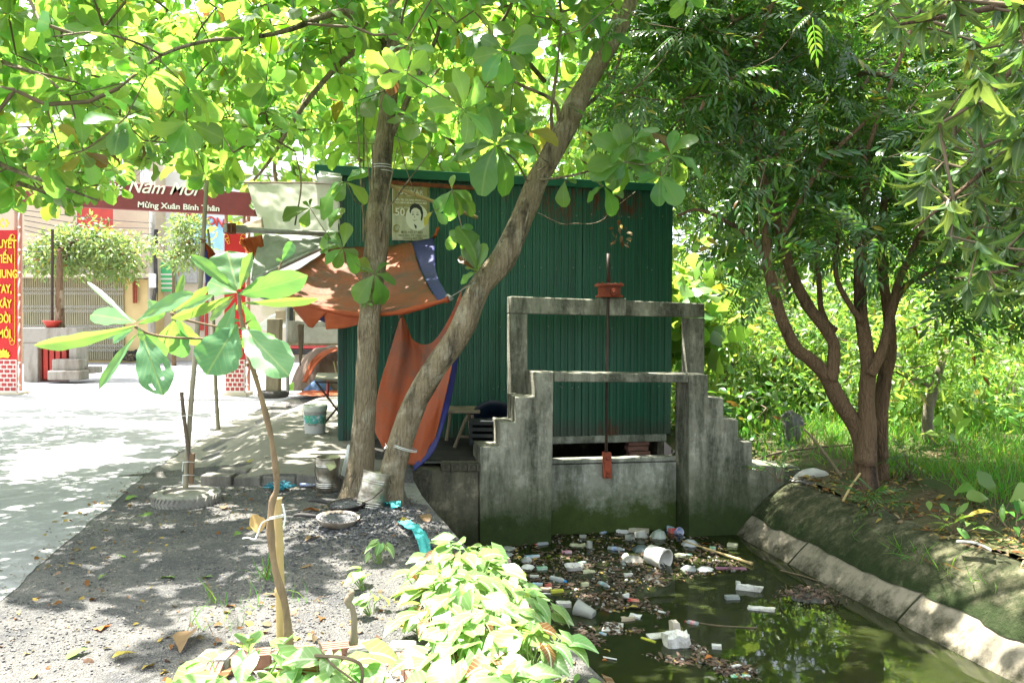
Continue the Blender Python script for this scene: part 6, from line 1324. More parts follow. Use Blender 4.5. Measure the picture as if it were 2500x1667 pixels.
STEM = stained('sapling_bark', (.30, .21, .12), (.12, .085, .05), None, .8, 3, bmp=.5); mb.build('stem', STEM, sap, smooth=True)
mb = MB(); A = (329, 796, 3.55); B = (417, 764, 3.75)
for pts in ([(588, 830, SD, 6), (470, 826, 3.78, 6), (400, 822, 3.65, 6), (356, 812, 3.58, 7), (329, 796, 3.55, 8)], [(590, 802, SD, 6), (541, 799, 3.85, 5), (450, 780, 3.78, 6), (417, 764, 3.75, 9)], [(668, 685, SD, 4), (680, 660, SD, 4), (688, 637, SD, 4)]):
    c, r = limb(pts, 20); mb.tube(c, r, 8, True, 0, .08)
mb.build('branch', STEM, sap, smooth=True)
def bigleaf(b, t, wpx, db, dt, droop=0, fold=.12, roll=0, seed=0, notch=0):
    """one large leaf from base px to tip px; width in px; depth at base and tip"""
    p0, p1 = P(b[0], b[1], db), P(t[0], t[1], dt); y = p1 - p0; L = y.length; y.normalize(); view = (Vector((0, 0, EYE)) - (p0 + p1) / 2).normalized()
    x = y.cross(view).normalized(); n = x.cross(y); R = Matrix.Rotation(roll, 3, y); x = R @ x; n = R @ n; W = wpx * db / F
    prof = [(0, .03), (.08, .10), (.2, .22), (.35, .36), (.5, .46), (.64, .5), (.76, .475), (.86, .39), (.93, .27), (.975, .14), (1, .02)]
    nu, nv = 10, 20; V, U = [], []
    for j in range(nv + 1):
        t_ = j / nv; w_ = np.interp(t_, [a for a, _ in prof], [b_ for _, b_ in prof])
        for i in range(nu + 1):
            s = i / nu * 2 - 1; ed = 1 + .10 * vnoise((t_ * 5, s * .6 + seed, seed)) * abs(s) + .05 * math.sin(t_ * 26 + seed) * abs(s)
            ww = w_ * s * ed; z = fold * abs(s) * w_ * W - droop * L * (t_ ** 2 - t_ * .4) + .035 * W * math.sin(t_ * 18 + (2 if s > 0 else 0) + seed) * abs(s) + .05 * W * vnoise((t_ * 3, s, seed + 5))
            z += .008 * W * math.cos((t_ - abs(s) * w_ * .5) * 60) * (1 - abs(s) ** 4)
            V.append(tuple(p0 + y * (t_ * L) + x * (ww * W) + n * z)); U.append((.5 + w_ * s, t_))
    Q = [(j * (nu + 1) + i, j * (nu + 1) + i + 1, (j + 1) * (nu + 1) + i + 1, (j + 1) * (nu + 1) + i) for j in range(nv) for i in range(nu)]
    V = np.array(V); Q = np.array(Q)
    if notch:   # insect holes near the tip
        cc = V[Q].mean(1); uv = np.array(U)[Q].mean(1); rng = np.random.default_rng(5 + seed); keep = np.ones(len(Q), bool)
        for h in range(notch):
            hx, hy, hr = rng.uniform(.25, .8), rng.uniform(.55, .98), rng.uniform(.03, .055); keep &= ((uv[:, 0] - hx) ** 2 + ((uv[:, 1] - hy) * 1.0) ** 2) > hr ** 2
        Q = Q[keep]
    return V, Q, np.array(U)
LV = [((875, 738), (112, 918), 120, 3.5, 3.3, .16, .5, -.5), ((868, 722), (512, 402), 50, 3.55, 3.75, 0, .3, .7), ((882, 708), (520, 640), 165, 3.6, 3.95, .05, .1, .35), ((890, 700), (1300, 478), 130, 3.5, 3.45, .12, .2, -.6), ((900, 728), (1112, 642), 60, 3.5, 3.6, .05, .1, .2),
      ((888, 802), (588, 1212), 78, 3.5, 3.4, .1, .3, .5), ((930, 790), (1085, 1262), 250, 3.5, 3.4, .06, .12, .0), ((960, 778), (1105, 985), 130, 3.6, 3.7, .05, .2, .3), ((900, 750), (942, 852), 50, 3.45, 3.45, .1, .1, 0), ((865, 762), (700, 862), 70, 3.5, 3.6, .05, .4, .5), ((850, 745), (640, 830), 60, 3.6, 3.8, .05, .2, .2),
      ((1150, 630), (1252, 342), 62, 3.75, 3.9, 0, .3, .5), ((1150, 632), (955, 565), 95, 3.75, 3.95, .05, .2, -.4), ((1160, 630), (1442, 452), 85, 3.7, 3.7, .1, .2, .6), ((1190, 640), (1460, 500), 60, 3.7, 3.6, .1, .3, -.5), ((1175, 690), (1105, 948), 180, 3.75, 3.85, .05, .15, -.2), ((1210, 690), (1215, 985), 190, 3.8, 3.95, .05, .15, .3), ((1200, 670), (1365, 900), 110, 3.85, 4.0, .05, .2, .5),
      ((1662, 462), (1580, 158), 335, 3.85, 3.93, .08, .1, .15), ((1645, 468), (1305, 195), 105, 3.85, 3.75, .05, .4, .5), ((1678, 462), (1778, 178), 100, 3.85, 3.75, .0, .4, -.6), ((1650, 485), (1432, 395), 190, 3.95, 4.1, .06, .1, .2), ((1672, 500), (2168, 375), 215, 3.85, 3.6, .10, .15, .35), ((1700, 562), (2270, 548), 95, 3.9, 3.75, .06, .3, .75), ((1640, 500), (1178, 695), 100, 3.85, 3.55, .1, .3, -.75), ((1640, 520), (1438, 695), 75, 3.85, 3.9, .1, .2, .6),
      ((1645, 560), (1515, 892), 125, 3.85, 3.75, .08, .25, .4), ((1655, 725), (1430, 1100), 330, 3.82, 3.65, .10, .12, .1), ((1700, 560), (1835, 815), 90, 3.9, 3.95, .05, .2, .5), ((1700, 752), (2040, 1090), 290, 3.82, 3.6, .12, .1, -.2), ((1690, 540), (1668, 628), 50, 3.9, 3.95, 0, .2, 0), ((1700, 700), (1560, 690), 40, 3.95, 4.0, 0, .2, 0), ((1780, 470), (1960, 380), 110, 4.0, 4.1, .1, .1, .4), ((1700, 800), (1740, 930), 60, 3.95, 4.0, .1, .3, .2),
      ((1640, 720), (1480, 850), 80, 3.95, 4.05, .1, .2, .2), ((2002, 240), (2085, 98), 95, 3.9, 3.95, .05, .3, .3), ((2000, 240), (1955, 232), 30, 3.9, 3.9, 0, .2, 0), ((1780, 800), (1960, 850), 80, 4.0, 4.1, .1, .1, .2)]
Vs, Qs, Us = [], [], []; k = 0
for i, (b, t, wd, db, dt, dr, fo, ro) in enumerate(LV):
    v, q, u = bigleaf(q7(*b), q7(*t), wd / 3.136, db, dt, dr, fo, ro, i, 6 if i == 6 else 0); Vs.append(v); Qs.append(q + k); Us.append(u); k += len(v)
np_mesh('foliage', np.concatenate(Vs), np.concatenate(Qs), LEAF_SAP, sap, np.concatenate(Us))
stk = bamboo([(687, 1575, 3.98, 24), (684, 1450, 3.98, 23), (681, 1340, 3.98, 22), (678, 1215, 3.98, 20)], BAMB, nodes_=3).build('bamboo_stake', BAMB, smooth=True); tag(stk, 'short yellow bamboo stake tied beside the foreground sapling', 'stake')
mb = MB()
for py, s in ((1262, 0), (1266, 1)): mb.tube([P(655, py + 2, 3.9), P(668, py - 1, 3.84), P(690, py - 6, 3.9), P(693, py - 4, 3.98)], .0035, 5)
mb.tube(catmull([P(660, 1266, 3.88), P(640, 1276, 3.8), P(630, 1300, 3.78), P(622, 1316, 3.76), P(605, 1312, 3.76), P(592, 1314, 3.76)], 20), .0035, 5); mb.tube(catmull([P(690, 1230, 3.9), P(696, 1262, 3.9), P(692, 1285, 3.9)], 10), .005, 5)
o = mb.build('string', WHITEP); tag(o, 'white string binding the sapling stem to its bamboo stake, loose end hanging', 'string')
v, q, u = bigleaf((652, 1270), (610, 1282), 48, 3.86, 3.8, .05, .1, .2, 3); o = np_mesh('dead_leaf', v, q, leafmat('yellowed_leaf', (.42, .32, .12), (.5, .36, .1), .3, .7, .2, 0, 0, .1), None, u); tag(o, 'yellowed dead leaf caught in the white string on the stake', 'dead leaf')
# ---------------------------------------------------------------- hollow bricks edging the planting bed
ed = thing('brick_edging', 'low edging of red hollow bricks and mortar round the foreground bed', 'edging', G(620, 1590)); 
def hollow(a, b_, w_=.10, h=.11, z=0, grooves=4):
    a, b_ = Vector(a), Vector(b_); d = (b_ - a); L = d.length; d.normalize(); s = Vector((-d.y, d.x, 0)); mb = MB(); R = d.to_track_quat('X', 'Z').to_matrix(); c = (a + b_) / 2 + Vector((0, 0, z + h / 2))
    pr = []; n = grooves
    for k in range(n):
        x0_ = -w_ / 2 + w_ * k / n; x1_ = -w_ / 2 + w_ * (k + 1) / n; g = .004
        pr += [(x0_ + g, h), (x1_ - g, h), (x1_ - g * .4, h - .007), (x1_ + g * .4, h - .007)] if k < n - 1 else [(x0_ + g, h), (x1_, h)]
    poly = [(-w_ / 2, 0)] + [(-w_ / 2, h)] + pr + [(w_ / 2, 0)]; poly = [p for i, p in enumerate(poly) if i == 0 or p != poly[i - 1]]
    mb.prism([a + s * x + Vector((0, 0, z + zz)) for x, zz in poly], d * L); return mb.build('brick', BRICK, ed)
def gg(x, y): return G(x, y, .09)
corner = gg(528, 1600); e1 = gg(1020, 1558); st_ = .225
d1 = (e1 - corner).normalized(); n1 = int((e1 - corner).length / st_)
for k in range(n1):
    if k == 3: continue
    a = corner + d1 * (k * st_ + .06); a.z = -.02 + random.uniform(-.008, .008); hollow(a, a + d1 * .205 + Vector((0, random.uniform(-.012, .012), 0)))
e2 = gg(485, 1700); d2 = (e2 - corner).normalized()
for k in range(2): a = corner + d2 * (k * st_ + .07); a.z = -.02; hollow(a, a + d2 * .205)
e3 = gg(1050, 1700); s3 = gg(985, 1575); d3 = (e3 - s3).normalized()
for k in range(2): a = s3 + d3 * (k * st_ + .05); a.z = -.03; hollow(a, a + d3 * .205)
mb = MB()
for cc, sz in ((corner, (.15, .14, .115)), (corner + d1 * (3 * st_ + .06), (.17, .12, .10)), (corner + d1 * (5.6 * st_), (.07, .11, .12)), (s3, (.14, .12, .11))):
    mb = MB(); mb.box((cc.x, cc.y, sz[2] / 2 - .01), sz, Matrix.Rotation(random.uniform(-.1, .25), 3, 'Z')); mb.v = [tuple(Vector(q) + Vector((vnoise(Vector(q) * 7), vnoise(Vector(q) * 7, 1, 2), 0)) * .03) for q in mb.v]; mb.build('mortar_lump', MORTAR, ed, bevel=.018)
pass
c, r = limb([(862, 1572, 3.95, 22), (865, 1530, 3.95, 17), (862, 1490, 3.95, 14), (850, 1468, 3.95, 20), (858, 1448, 3.95, 18), (852, 1436, 3.95, 7)], 22); mb = MB(); mb.tube(c, r, 10, True, 0, .35); o = mb.build('wooden_stump', WOODG, smooth=True); tag(o, 'short grey weathered stick stuck upright behind the brick edging', 'stick')
# white pebbles and broken shells in and before the bed
def bits(name, label, cat, pts, smin, smax, mat, kind='stuff', flat=.6):
    V, Q = [], []; k = 0; base = np.array([(-1, -1, -1), (1, -1, -1), (1, 1, -1), (-1, 1, -1), (-1, -1, 1), (1, -1, 1), (1, 1, 1), (-1, 1, 1)], float) * .5; q = np.array([(3, 2, 1, 0), (4, 5, 6, 7), (0, 1, 5, 4), (1, 2, 6, 5), (2, 3, 7, 6), (3, 0, 4, 7)])
    for p in pts:
        s = random.uniform(smin, smax); R = np.array(Matrix.Rotation(random.uniform(0, 6), 3, 'Z') @ Matrix.Rotation(random.uniform(-.4, .4), 3, 'X')); b_ = base * np.array([s * random.uniform(.7, 1.4), s, s * flat]) * (1 + RNG.normal(0, .18, (8, 1))); V.append(b_ @ R.T + np.array(p)); Q.append(q + k); k += 8
    o = np_mesh(name, np.concatenate(V), np.concatenate(Q), mat, None, None, False); tag(o, label, cat, kind=kind); return o
def gpts(n, fn, x0, x1, y0, y1, z=0):
    out = []
    while len(out) < n:
        x, y = random.uniform(x0, x1), random.uniform(y0, y1)
        if fn(x, y): out.append((x, y, hz(x, y) + z))
    return out
bits('pebbles', 'white pebbles and shell chips strewn in the foreground bed', 'pebbles', gpts(420, lambda x, y: x < Lx(y) - .1, -1.5, .1, 3.3, 4.3, .008), .012, .05, M('pale_pebble', (.62, .60, .54), (.45, .42, .36), 20, .8))
bits('gravel', 'dark cinder gravel scattered over the verge', 'gravel', gpts(6500, lambda x, y: road_edge(y) + .05 < x < Lx(y) - .1 and random.random() < (.25 + .75 * (vnoise((x * .9, y * .9, 7)) > -.05)), -4.3, .2, 3.4, 8.45, .004), .004, .012, M('cinder', (.085, .085, .086), (.17, .165, .155), 16, .95, .5, 80, lo=.45, hi=.6))
bits('debris', 'pale crumbs and grit on the verge', 'grit', gpts(1500, lambda x, y: road_edge(y) + .05 < x < Lx(y) - .1, -4.3, .2, 3.4, 8.45, .004), .004, .011, M('pale_grit', (.30, .27, .22), (.24, .18, .12), 16, .9))
bits('coal_ash', 'heap of grey coal cinders beside the frying pans', 'cinders', [(x, y, hz(x, y) + .01) for x, y in ((-1.2 + random.gauss(0, .32), 6.75 + random.gauss(0, .38)) for _ in range(1500)) if x < Lx(y) - .05], .008, .022, M('coal', (.06, .062, .066), (.15, .15, .15), 14, .9, .5, 70))
bits('gravel', 'cinder grit spilt over the edge of the road', 'gravel', [(x_, y_, hz(x_, y_) + .008) for x_, y_ in ((road_edge(t_) - abs(random.gauss(0, .09)), t_) for t_ in (random.uniform(3.2, 13) for _ in range(650)))], .004, .011, D.materials['pale_grit'])
# fallen leaves
def flat_leaves(n, fn, x0, x1, y0, y1, size, name, label, tm=ALM, mat=LITTER, up=.8, z=.012):
    p = np.array(gpts(n, fn, x0, x1, y0, y1, z)); yd = RNG.normal(0, 1, (n, 3)) * np.array([1, 1, .15]); V, Q, U = scatter(tm, p, yd, RNG.normal(0, .35, (n, 3)) + np.array([0, 0, up]), RNG.uniform(*size, n)); o = np_mesh(name, V, Q, mat, None, U); tag(o, label, 'leaf litter', kind='stuff'); return o
flat_leaves(420, lambda x, y: road_edge(y) - .3 < x < Lx(y) - .05 and vnoise((x * .8, y * .8, 9)) > -.25, -4.5, .4, 3.2, 8.4, (.02, .06), 'leaf_litter', 'small dry leaves and scraps littering the cinder verge')
flat_leaves(260, lambda x, y: x < Lx(y) - .05, -1.9, .5, 3.3, 4.9, (.025, .085), 'leaf_litter', 'dry leaves gathered round the brick edged bed')
flat_leaves(2000, lambda x, y: Rx(y) - .15 < x < Rx(y) + 1.1 + .5 * vnoise((0, y, 0)), 2.6, 6.5, 3, 10.5, (.05, .11), 'leaf_litter', 'brown leaf litter under the many-stemmed tree', MANGO)
def fallen(px, py, L, label, col, ang=None, z=.015, zb=None, group='fallen leaves on the verge', curl=.3):
    p = G(px, py, 0) if zb is None else G(px, py, zb); p.z = (hz(p.x, p.y) if zb is None else zb) + z; an = random.uniform(0, 6.28) if ang is None else ang
    V, Q, U = scatter([ALM[random.randrange(4)]], [tuple(p)], [(math.cos(an), math.sin(an), .1)], [(random.uniform(-.3, .3), random.uniform(-.3, .3), 1)], [L]); o = np_mesh('fallen_leaf', V, Q, col, None, U); tag(o, label, 'leaf', group)
def lc(name, c): return M(name, c, [k * .65 for k in c], 12, .6, .2, 40, trans=.2)
LG, LY, LB, LO = lc('fallen_green', (.16, .28, .05)), lc('fallen_yellow', (.45, .36, .07)), lc('fallen_brown', (.24, .15, .07)), lc('fallen_orange', (.5, .17, .04))
for px, py, L, lb, cl in ((600, 1155, .14, 'curled yellow brown leaf on the pavement above the kerb blocks', LY), (655, 1158, .08, 'small pale leaf on the kerb blocks behind the teal bundle', LB), (545, 1240, .12, 'grey brown leaf lying right of the dusty tyre', LB), (375, 1255, .15, 'green leaf below the pile of leaves near the road edge', LG), (340, 1215, .13, 'dark green leaf at the edge of the road by the tyre', LG),
                          (1030, 1280, .16, 'big tan leaf standing by the end of the kerb slab', LB), (985, 1290, .13, 'curled yellow leaf on the cinders near the teal rag', LY), (735, 1255, .17, 'long red brown leaf by the handle of the nearer frying pan', LO), (570, 1315, .09, 'green leaf left of the yellowed dead leaf', LG), (745, 1330, .16, 'tan leaf flat on the cinders below the pans', LB),
                          (425, 1415, .15, 'green and brown leaf in the shade left of the sapling', LG), (520, 1412, .1, 'green leaf between the sapling and a dark leaf', LG), (225, 1590, .13, 'bright green leaf on the dirt near the bottom left', LG), (440, 1600, .26, 'large crumpled tan leaf beside the brick edging', LB), (245, 1545, .16, 'orange leaf lying in the sun at the lower left', LO), (665, 1545, .12, 'orange leaf at the foot of the bamboo stake', LO), (285, 1363, .09, 'yellow green leaf on the verge below the road edge', LG), (240, 1420, .08, 'small green leaf at the corner of road and verge', LG), (640, 1455, .18, 'brown curled leaf left of the sapling foot', LB), (765, 1385, .15, 'pale brown leaf right of the stake', LB), (335, 1600, .12, 'yellow leaf near the bottom left corner', LY)):
    fallen(px, py, L, lb, cl)
# ---------------------------------------------------------------- arrowhead plants along the canal edge
ARW = [tmpl((.30, .40, .36, .26, .14, .02), d, f, .06) for d, f in ((.2, .25), (.35, .1), (.1, .35))]
for V_, Q_, U_ in ARW:   # pull the two lobes of the base back
    V_[[0, 2], 1] = -.30; V_[[3, 5], 1] -= .05; V_[[0, 2], 0] *= .62
def arrow_plant(label, x, y, n, spread, h, size, z=None, group='arrowhead plants along the canal edge'):
    z = z if z is not None else (hz(x, y) if x < Lx(y) else -.2); root = thing('arrowhead_plant', label, 'plant', (x, y, z), group); segs = []; Pp, Yd, Nn, Ss = [], [], [], []
    for i in range(n):
        an = random.uniform(0, 6.28); r = spread * math.sqrt(random.random()); bx, by = x + .25 * r * math.cos(an), y + .25 * r * math.sin(an); hh = h * random.uniform(.45, 1.05) * (1.1 - .4 * r / spread)
        tip = np.array([x + r * math.cos(an), y + r * math.sin(an), z + hh]); mid = np.array([(bx + tip[0]) / 2 - .02, (by + tip[1]) / 2, z + hh * .62]); segs += [(np.array([bx, by, z]), mid, .005, .004), (mid, tip, .004, .003)]
        Pp.append(tip); Yd.append((math.cos(an) + random.gauss(0, .4), math.sin(an) + random.gauss(0, .4) - .35, random.uniform(-.75, .1))); Nn.append((random.gauss(0, .25) + .25 * math.cos(an), random.gauss(0, .25) - .25 + .2 * math.sin(an), 1)); Ss.append(random.uniform(*size))
    tv, tq = tubes_np(segs, 5); np_mesh('stems', tv, tq, M('arrow_stem', (.16, .24, .07), None, rough=.5) if 'arrow_stem' not in D.materials else D.materials['arrow_stem'], root)
    V, Q, U = scatter(ARW, Pp, Yd, Nn, Ss); np_mesh('leaves', V, Q, LEAF_SYN, root, U)
same = 'pale veined arrowhead plant in the mass along the canal edge'
for i in range(30):
    y = 3.35 + (i / 29) * 2.55 + random.uniform(-.08, .08); off = random.uniform(.0, .55) * (1 if y < 5.4 else .55); x = Lx(y) - off - (.05 if y > 4.7 else .2)
    arrow_plant(same, x, y, 15, -.0 + .24, .21 if y > 4.5 else .26, (.085, .17), z=-.02 - max(0, .12 - off) * 1.3)
for lb, px, py, n, sp_, h, sz, d in (('dark arrowhead plant at the bottom centre with the biggest white-veined leaves', 1150, 1640, 13, .22, .34, (.15, .22), 3.35), ('arrowhead plant inside the brick edged bed beside the sapling', 690, 1650, 34, .30, .34, (.13, .2), 3.5), ('arrowhead plant in the bed right of the sapling, under a bare twig', 870, 1640, 26, .24, .34, (.13, .2), 3.5), ('upright arrowhead plant just behind the bed corner', 905, 1600, 8, .14, .30, (.13, .2), 3.75), ('arrowhead plant low over the water at the end of the mass', 1370, 1620, 14, .2, .2, (.1, .16), 3.9)):
    p = G(px, py, .0); arrow_plant(lb, p.x, d, n, sp_, h, sz, z=-.02 if px < 1300 else -.25)
for lb, px, py in (('tiny sunlit seedling standing alone on the bare ground before the plants', 928, 1375), ('small pale seedling at the left tip of the arrowhead plants', 890, 1440), ('seedling with four round leaves behind the grey stick', 905, 1500)):
    p = G(px, py); arrow_plant(lb, p.x, p.y, 6, .08, .16, (.07, .11), z=0, group='seedlings before the plants')
mb = MB(); mb.tube(catmull([P(770, 1600, 3.5), P(840, 1605, 3.4), P(880, 1622, 3.4), P(884, 1660, 3.4), P(875, 1700, 3.4)], 20), .008, 6, True, 0, .2); mb.tube(catmull([P(775, 1560, 3.6), P(800, 1610, 3.45), P(850, 1650, 3.4), P(900, 1690, 3.35)], 16), .005, 5); o = mb.build('bare_twig', TWIG); tag(o, 'bare brown twig arching over the plants at the bottom', 'twig')
# tufts of grass on the verge
V0 = []; 
for px, py, n in ((655, 1410, 40), (530, 1475, 12), (620, 1480, 10), (495, 1540, 10), (570, 1535, 8), (745, 1470, 8)):
    c = G(px, py); V0 += [(c.x + random.gauss(0, .05), c.y + random.gauss(0, .04), 0) for _ in range(n)]
V0 = np.array(V0); m = len(V0); V, Q, U = scatter(BL_, V0, RNG.normal(0, .55, (m, 3)) + np.array([0, 0, 1]), RNG.normal(0, 1, (m, 3)), RNG.uniform(.06, .2, m)); tag(np_mesh('grass', V, Q, GRASS, None, U), 'sparse grass tufts on the cinder verge', 'grass', kind='stuff')
V0 = np.array([(RWx(y) + .32 + .15 * random.random(), y, -.35 + .12 * random.random()) for y in RNG.normal(6.9, .35, 46)]); m = len(V0); V, Q, U = scatter(BL_, V0, RNG.normal(0, .6, (m, 3)) + np.array([-.5, -.2, .7]), RNG.normal(0, 1, (m, 3)), RNG.uniform(.1, .26, m)); tag(np_mesh('grass', V, Q, GRASS, None, U), 'grass tuft growing from the mossy berm', 'grass', kind='stuff')
# right bank bits
sk = heap('white_sack', P(1985, 1172, 9.6), (.28, .16), .15, M('dirty_sack', (.5, .5, .45), (.3, .3, .26), 5, .7, .4, 14), 'dirty white sack lying behind the end of the sluice wall', 'sack', 6, 12)
sc = thing('scarecrow_post', 'thin post draped with ragged blue grey cloth behind the sluice', 'scarecrow', P(1935, 1105, 11.5)); mb = MB(); mb.tube([P(1938, 1120, 11.5), P(1932, 1000, 11.5)], .03, 8); mb.tube([P(1905, 1018, 11.5), P(1968, 1035, 11.5)], .014, 6); mb.build('post', WOODG, sc)
RAG = M('ragged_cloth', (.12, .13, .13), (.22, .21, .19), 7, .9, .5, 30)
sheet('ragged_cloth', [[(1907, 1012, 11.4), (1930, 1002, 11.35), (1962, 1020, 11.4)], [(1915, 1050, 11.38), (1935, 1045, 11.3), (1960, 1055, 11.4)], [(1918, 1072, 11.4), (1936, 1098, 11.36), (1952, 1070, 11.4)]], RAG, sc, 18, 24, .05, (5, 3), nrm=(0, -1, 0), pleat=(.03, 16, lambda v: v))
mb = MB(); c, r = limb([(2055, 1165, 9.2, 8), (2020, 1115, 9.8, 7), (1985, 1070, 10.6, 6), (1955, 1040, 11.2, 5)], 14); mb.tube(c, r, 7, True, 0, .1); o = mb.build('fallen_branch', TWIG); tag(o, 'thin dead branch leaning towards the ragged scarecrow', 'branch')
mb = MB(); c, r = limb([(1840, 1125, 9.9, 6), (1900, 1105, 10.2, 6), (2000, 1092, 10.4, 5), (2080, 1085, 10.2, 4)], 14); mb.tube(c, r, 7, True, 0, .1); o = mb.build('fallen_branch', TWIG); tag(o, 'long low branch lying from the sluice steps to the tree', 'branch')
mb = MB(); mb.tube([P(2058, 1222, 8.2), P(2075, 1190, 8.4), P(2100, 1155, 8.5)], .012, 7); o = mb.build('stick', BAMB); tag(o, 'short pale stick leaning on the leaf litter before the tree', 'stick')
mb = MB(); mb.grid(lambda u, v: G(2335 + 85 * u, 1322 + 22 * u + 5 * v, -.08) + Vector((0, 0, .03 * math.sin(u * 3) + .01)), 10, 3); o = mb.build('flat_board', STEELG, solid=.008); tag(o, 'thin grey strip of board lying on top of the mossy berm', 'board')
heap('white_rag', P(2268, 1188, 9.4), (.2, .1), .07, WHITEP, 'small white rag in the weeds right of the tree', 'rag', 6, 14)
# ---------------------------------------------------------------- rubbish floating on the canal
def W8(x, y): return G(1150 + x / 3.36, 1250 + y / 3.36, WZ)
def sc8(L, p): return L / 3.36 * p.y / F          # zoom length -> metres at that place
CLEAR = M('clear_plastic', (.50, .54, .55), (.42, .46, .47), 9, .12, .1, 20, .6, trans=.55, tcol=(.6, .65, .66)); MILKY = M('milky_plastic', (.55, .56, .50), (.42, .43, .37), 8, .3, .1, 20, .5, trans=.4)
def cap(nm, c): return D.materials.get(nm) or M(nm, c, None, rough=.4)
CB, CR, CY, CW = cap('blue_cap', (.03, .25, .62)), cap('red_cap', (.6, .03, .03)), cap('yellow_cap', (.7, .45, .03)), cap('white_cap', (.7, .7, .7))
def bottle(x, y, L, ang, capm, label, labm=None, body=CLEAR, fat=.3, z=.3):
    p = W8(x, y); l = sc8(L, p); R = l * fat / 2; t = thing('plastic_bottle', label, 'bottle', p, 'plastic bottles afloat on the canal')
    d = Vector((math.cos(ang), math.sin(ang), .06)).normalized(); Q = d.to_track_quat('Z', 'Y').to_matrix(); c = p - d * l / 2 + Vector((0, 0, R * z))
    pf = [(.001, 0), (R * .8, 0), (R, l * .04)]
    for k in range(9): zz = l * (.08 + .6 * k / 8); pf.append((R * (1 - .06 * (k % 2)), zz))
    pf += [(R * .95, l * .74), (R * .5, l * .86), (R * .36, l * .89), (R * .36, l * .93)]
    mb = MB(); mb.lathe(pf, c, 20, Q); mb.build('body', body, t, smooth=True)
    mb = MB(); mb.lathe([(R * .42, l * .92), (R * .42, l), (R * .38, l * 1.01), (.001, l * 1.01)], c, 16, Q); mb.build('cap', capm, t)
    if labm: mb = MB(); mb.lathe([(R * 1.02, l * .26), (R * 1.02, l * .56)], c, 20, Q); mb.build('label', labm, t, smooth=True)
LBL = M('blue_label', (.06, .14, .40), (.55, .58, .62), 22, .4); LRD = M('red_label', (.55, .08, .08), (.6, .58, .56), 20, .4); LTL = M('teal_label', (.05, .30, .34), (.5, .55, .5), 22, .4)
bottle(715, 562, 165, -.75, CB, 'clear bottle with a bright blue cap pointing at the camera'); bottle(1190, 308, 140, -.45, CW, 'bottle with a blue and white label behind the white pail', LBL); bottle(1090, 600, 135, -1.0, CW, 'bottle with a teal label sunk among the rubbish', LTL)
bottle(578, 266, 118, 3.6, CR, 'grey bottle with a red cap against the stepped wall'); bottle(1810, 912, 110, 2.7, CR, 'small red labelled bottle floating alone in open water', LRD, fat=.36); bottle(1245, 420, 100, 1.7, CY, 'little bottle with a yellow cap beside the white pail'); bottle(1085, 170, 70, .5, CB, 'small bottle near the sluice gate slab', LBL)
def drum(name, label, cat, x, y, L, R0, R1, d, mat, open_=True, z=0.0, group=None, handle=None, lip=True):
    p = W8(x, y); l = sc8(L, p); r0, r1 = sc8(R0, p), sc8(R1, p); d = Vector(d).normalized(); Q = d.to_track_quat('Z', 'Y').to_matrix(); c = p - d * l * .5 + Vector((0, 0, z))
    pf = [(.001, 0), (r0 * .95, 0), (r0, r0 * .05), (r0 + (r1 - r0) * .5, l * .5), (r1, l * .93)] + ([(r1 * 1.06, l * .94), (r1 * 1.06, l), (r1 * .96, l)] if lip else [(r1, l), (r1 * .97, l)]) + [(r1 * .94, l * .9), (r0 * .92, .01), (.001, .01)]
    mb = MB(); mb.lathe(pf, c, 40, Q); o = mb.build(name, mat, smooth=True); tag(o, label, cat, group); return o
drum('white_pail', 'white plastic pail lying on its side on the canal, open end this way', 'pail', 1530, 432, 175, 78, 86, (.66, -.74, -.08), M('dirty_white_pail', (.62, .61, .55), (.48, .46, .40), 5, .5), z=.085)
drum('plastic_cup', 'milky plastic cup tipped over near the arrowhead plants', 'cup', 935, 845, 165, 44, 66, (-.8, .5, .22), MILKY, z=.035, lip=True); drum('plastic_cup', 'upright milky jar floating left of the labelled bottle', 'cup', 970, 290, 75, 28, 24, (.05, 0, 1), MILKY, z=.02, lip=False)
drum('plastic_cup', 'grey bowl upside down beside the foam slab at the sluice', 'cup', 1390, 198, 60, 48, 56, (.2, -.2, -1), MILKY, z=.02); drum('plastic_cup', 'grey cup lying just left of the upturned bowl', 'cup', 1300, 225, 60, 26, 32, (.8, -.5, .2), MILKY, z=.02); drum('plastic_cup', 'clear drink cup with coloured print in the corner by the column', 'cup', 1700, 178, 60, 26, 34, (.4, -.8, .5), M('printed_cup', (.2, .3, .6), (.65, .62, .6), 16, .3), z=.02)
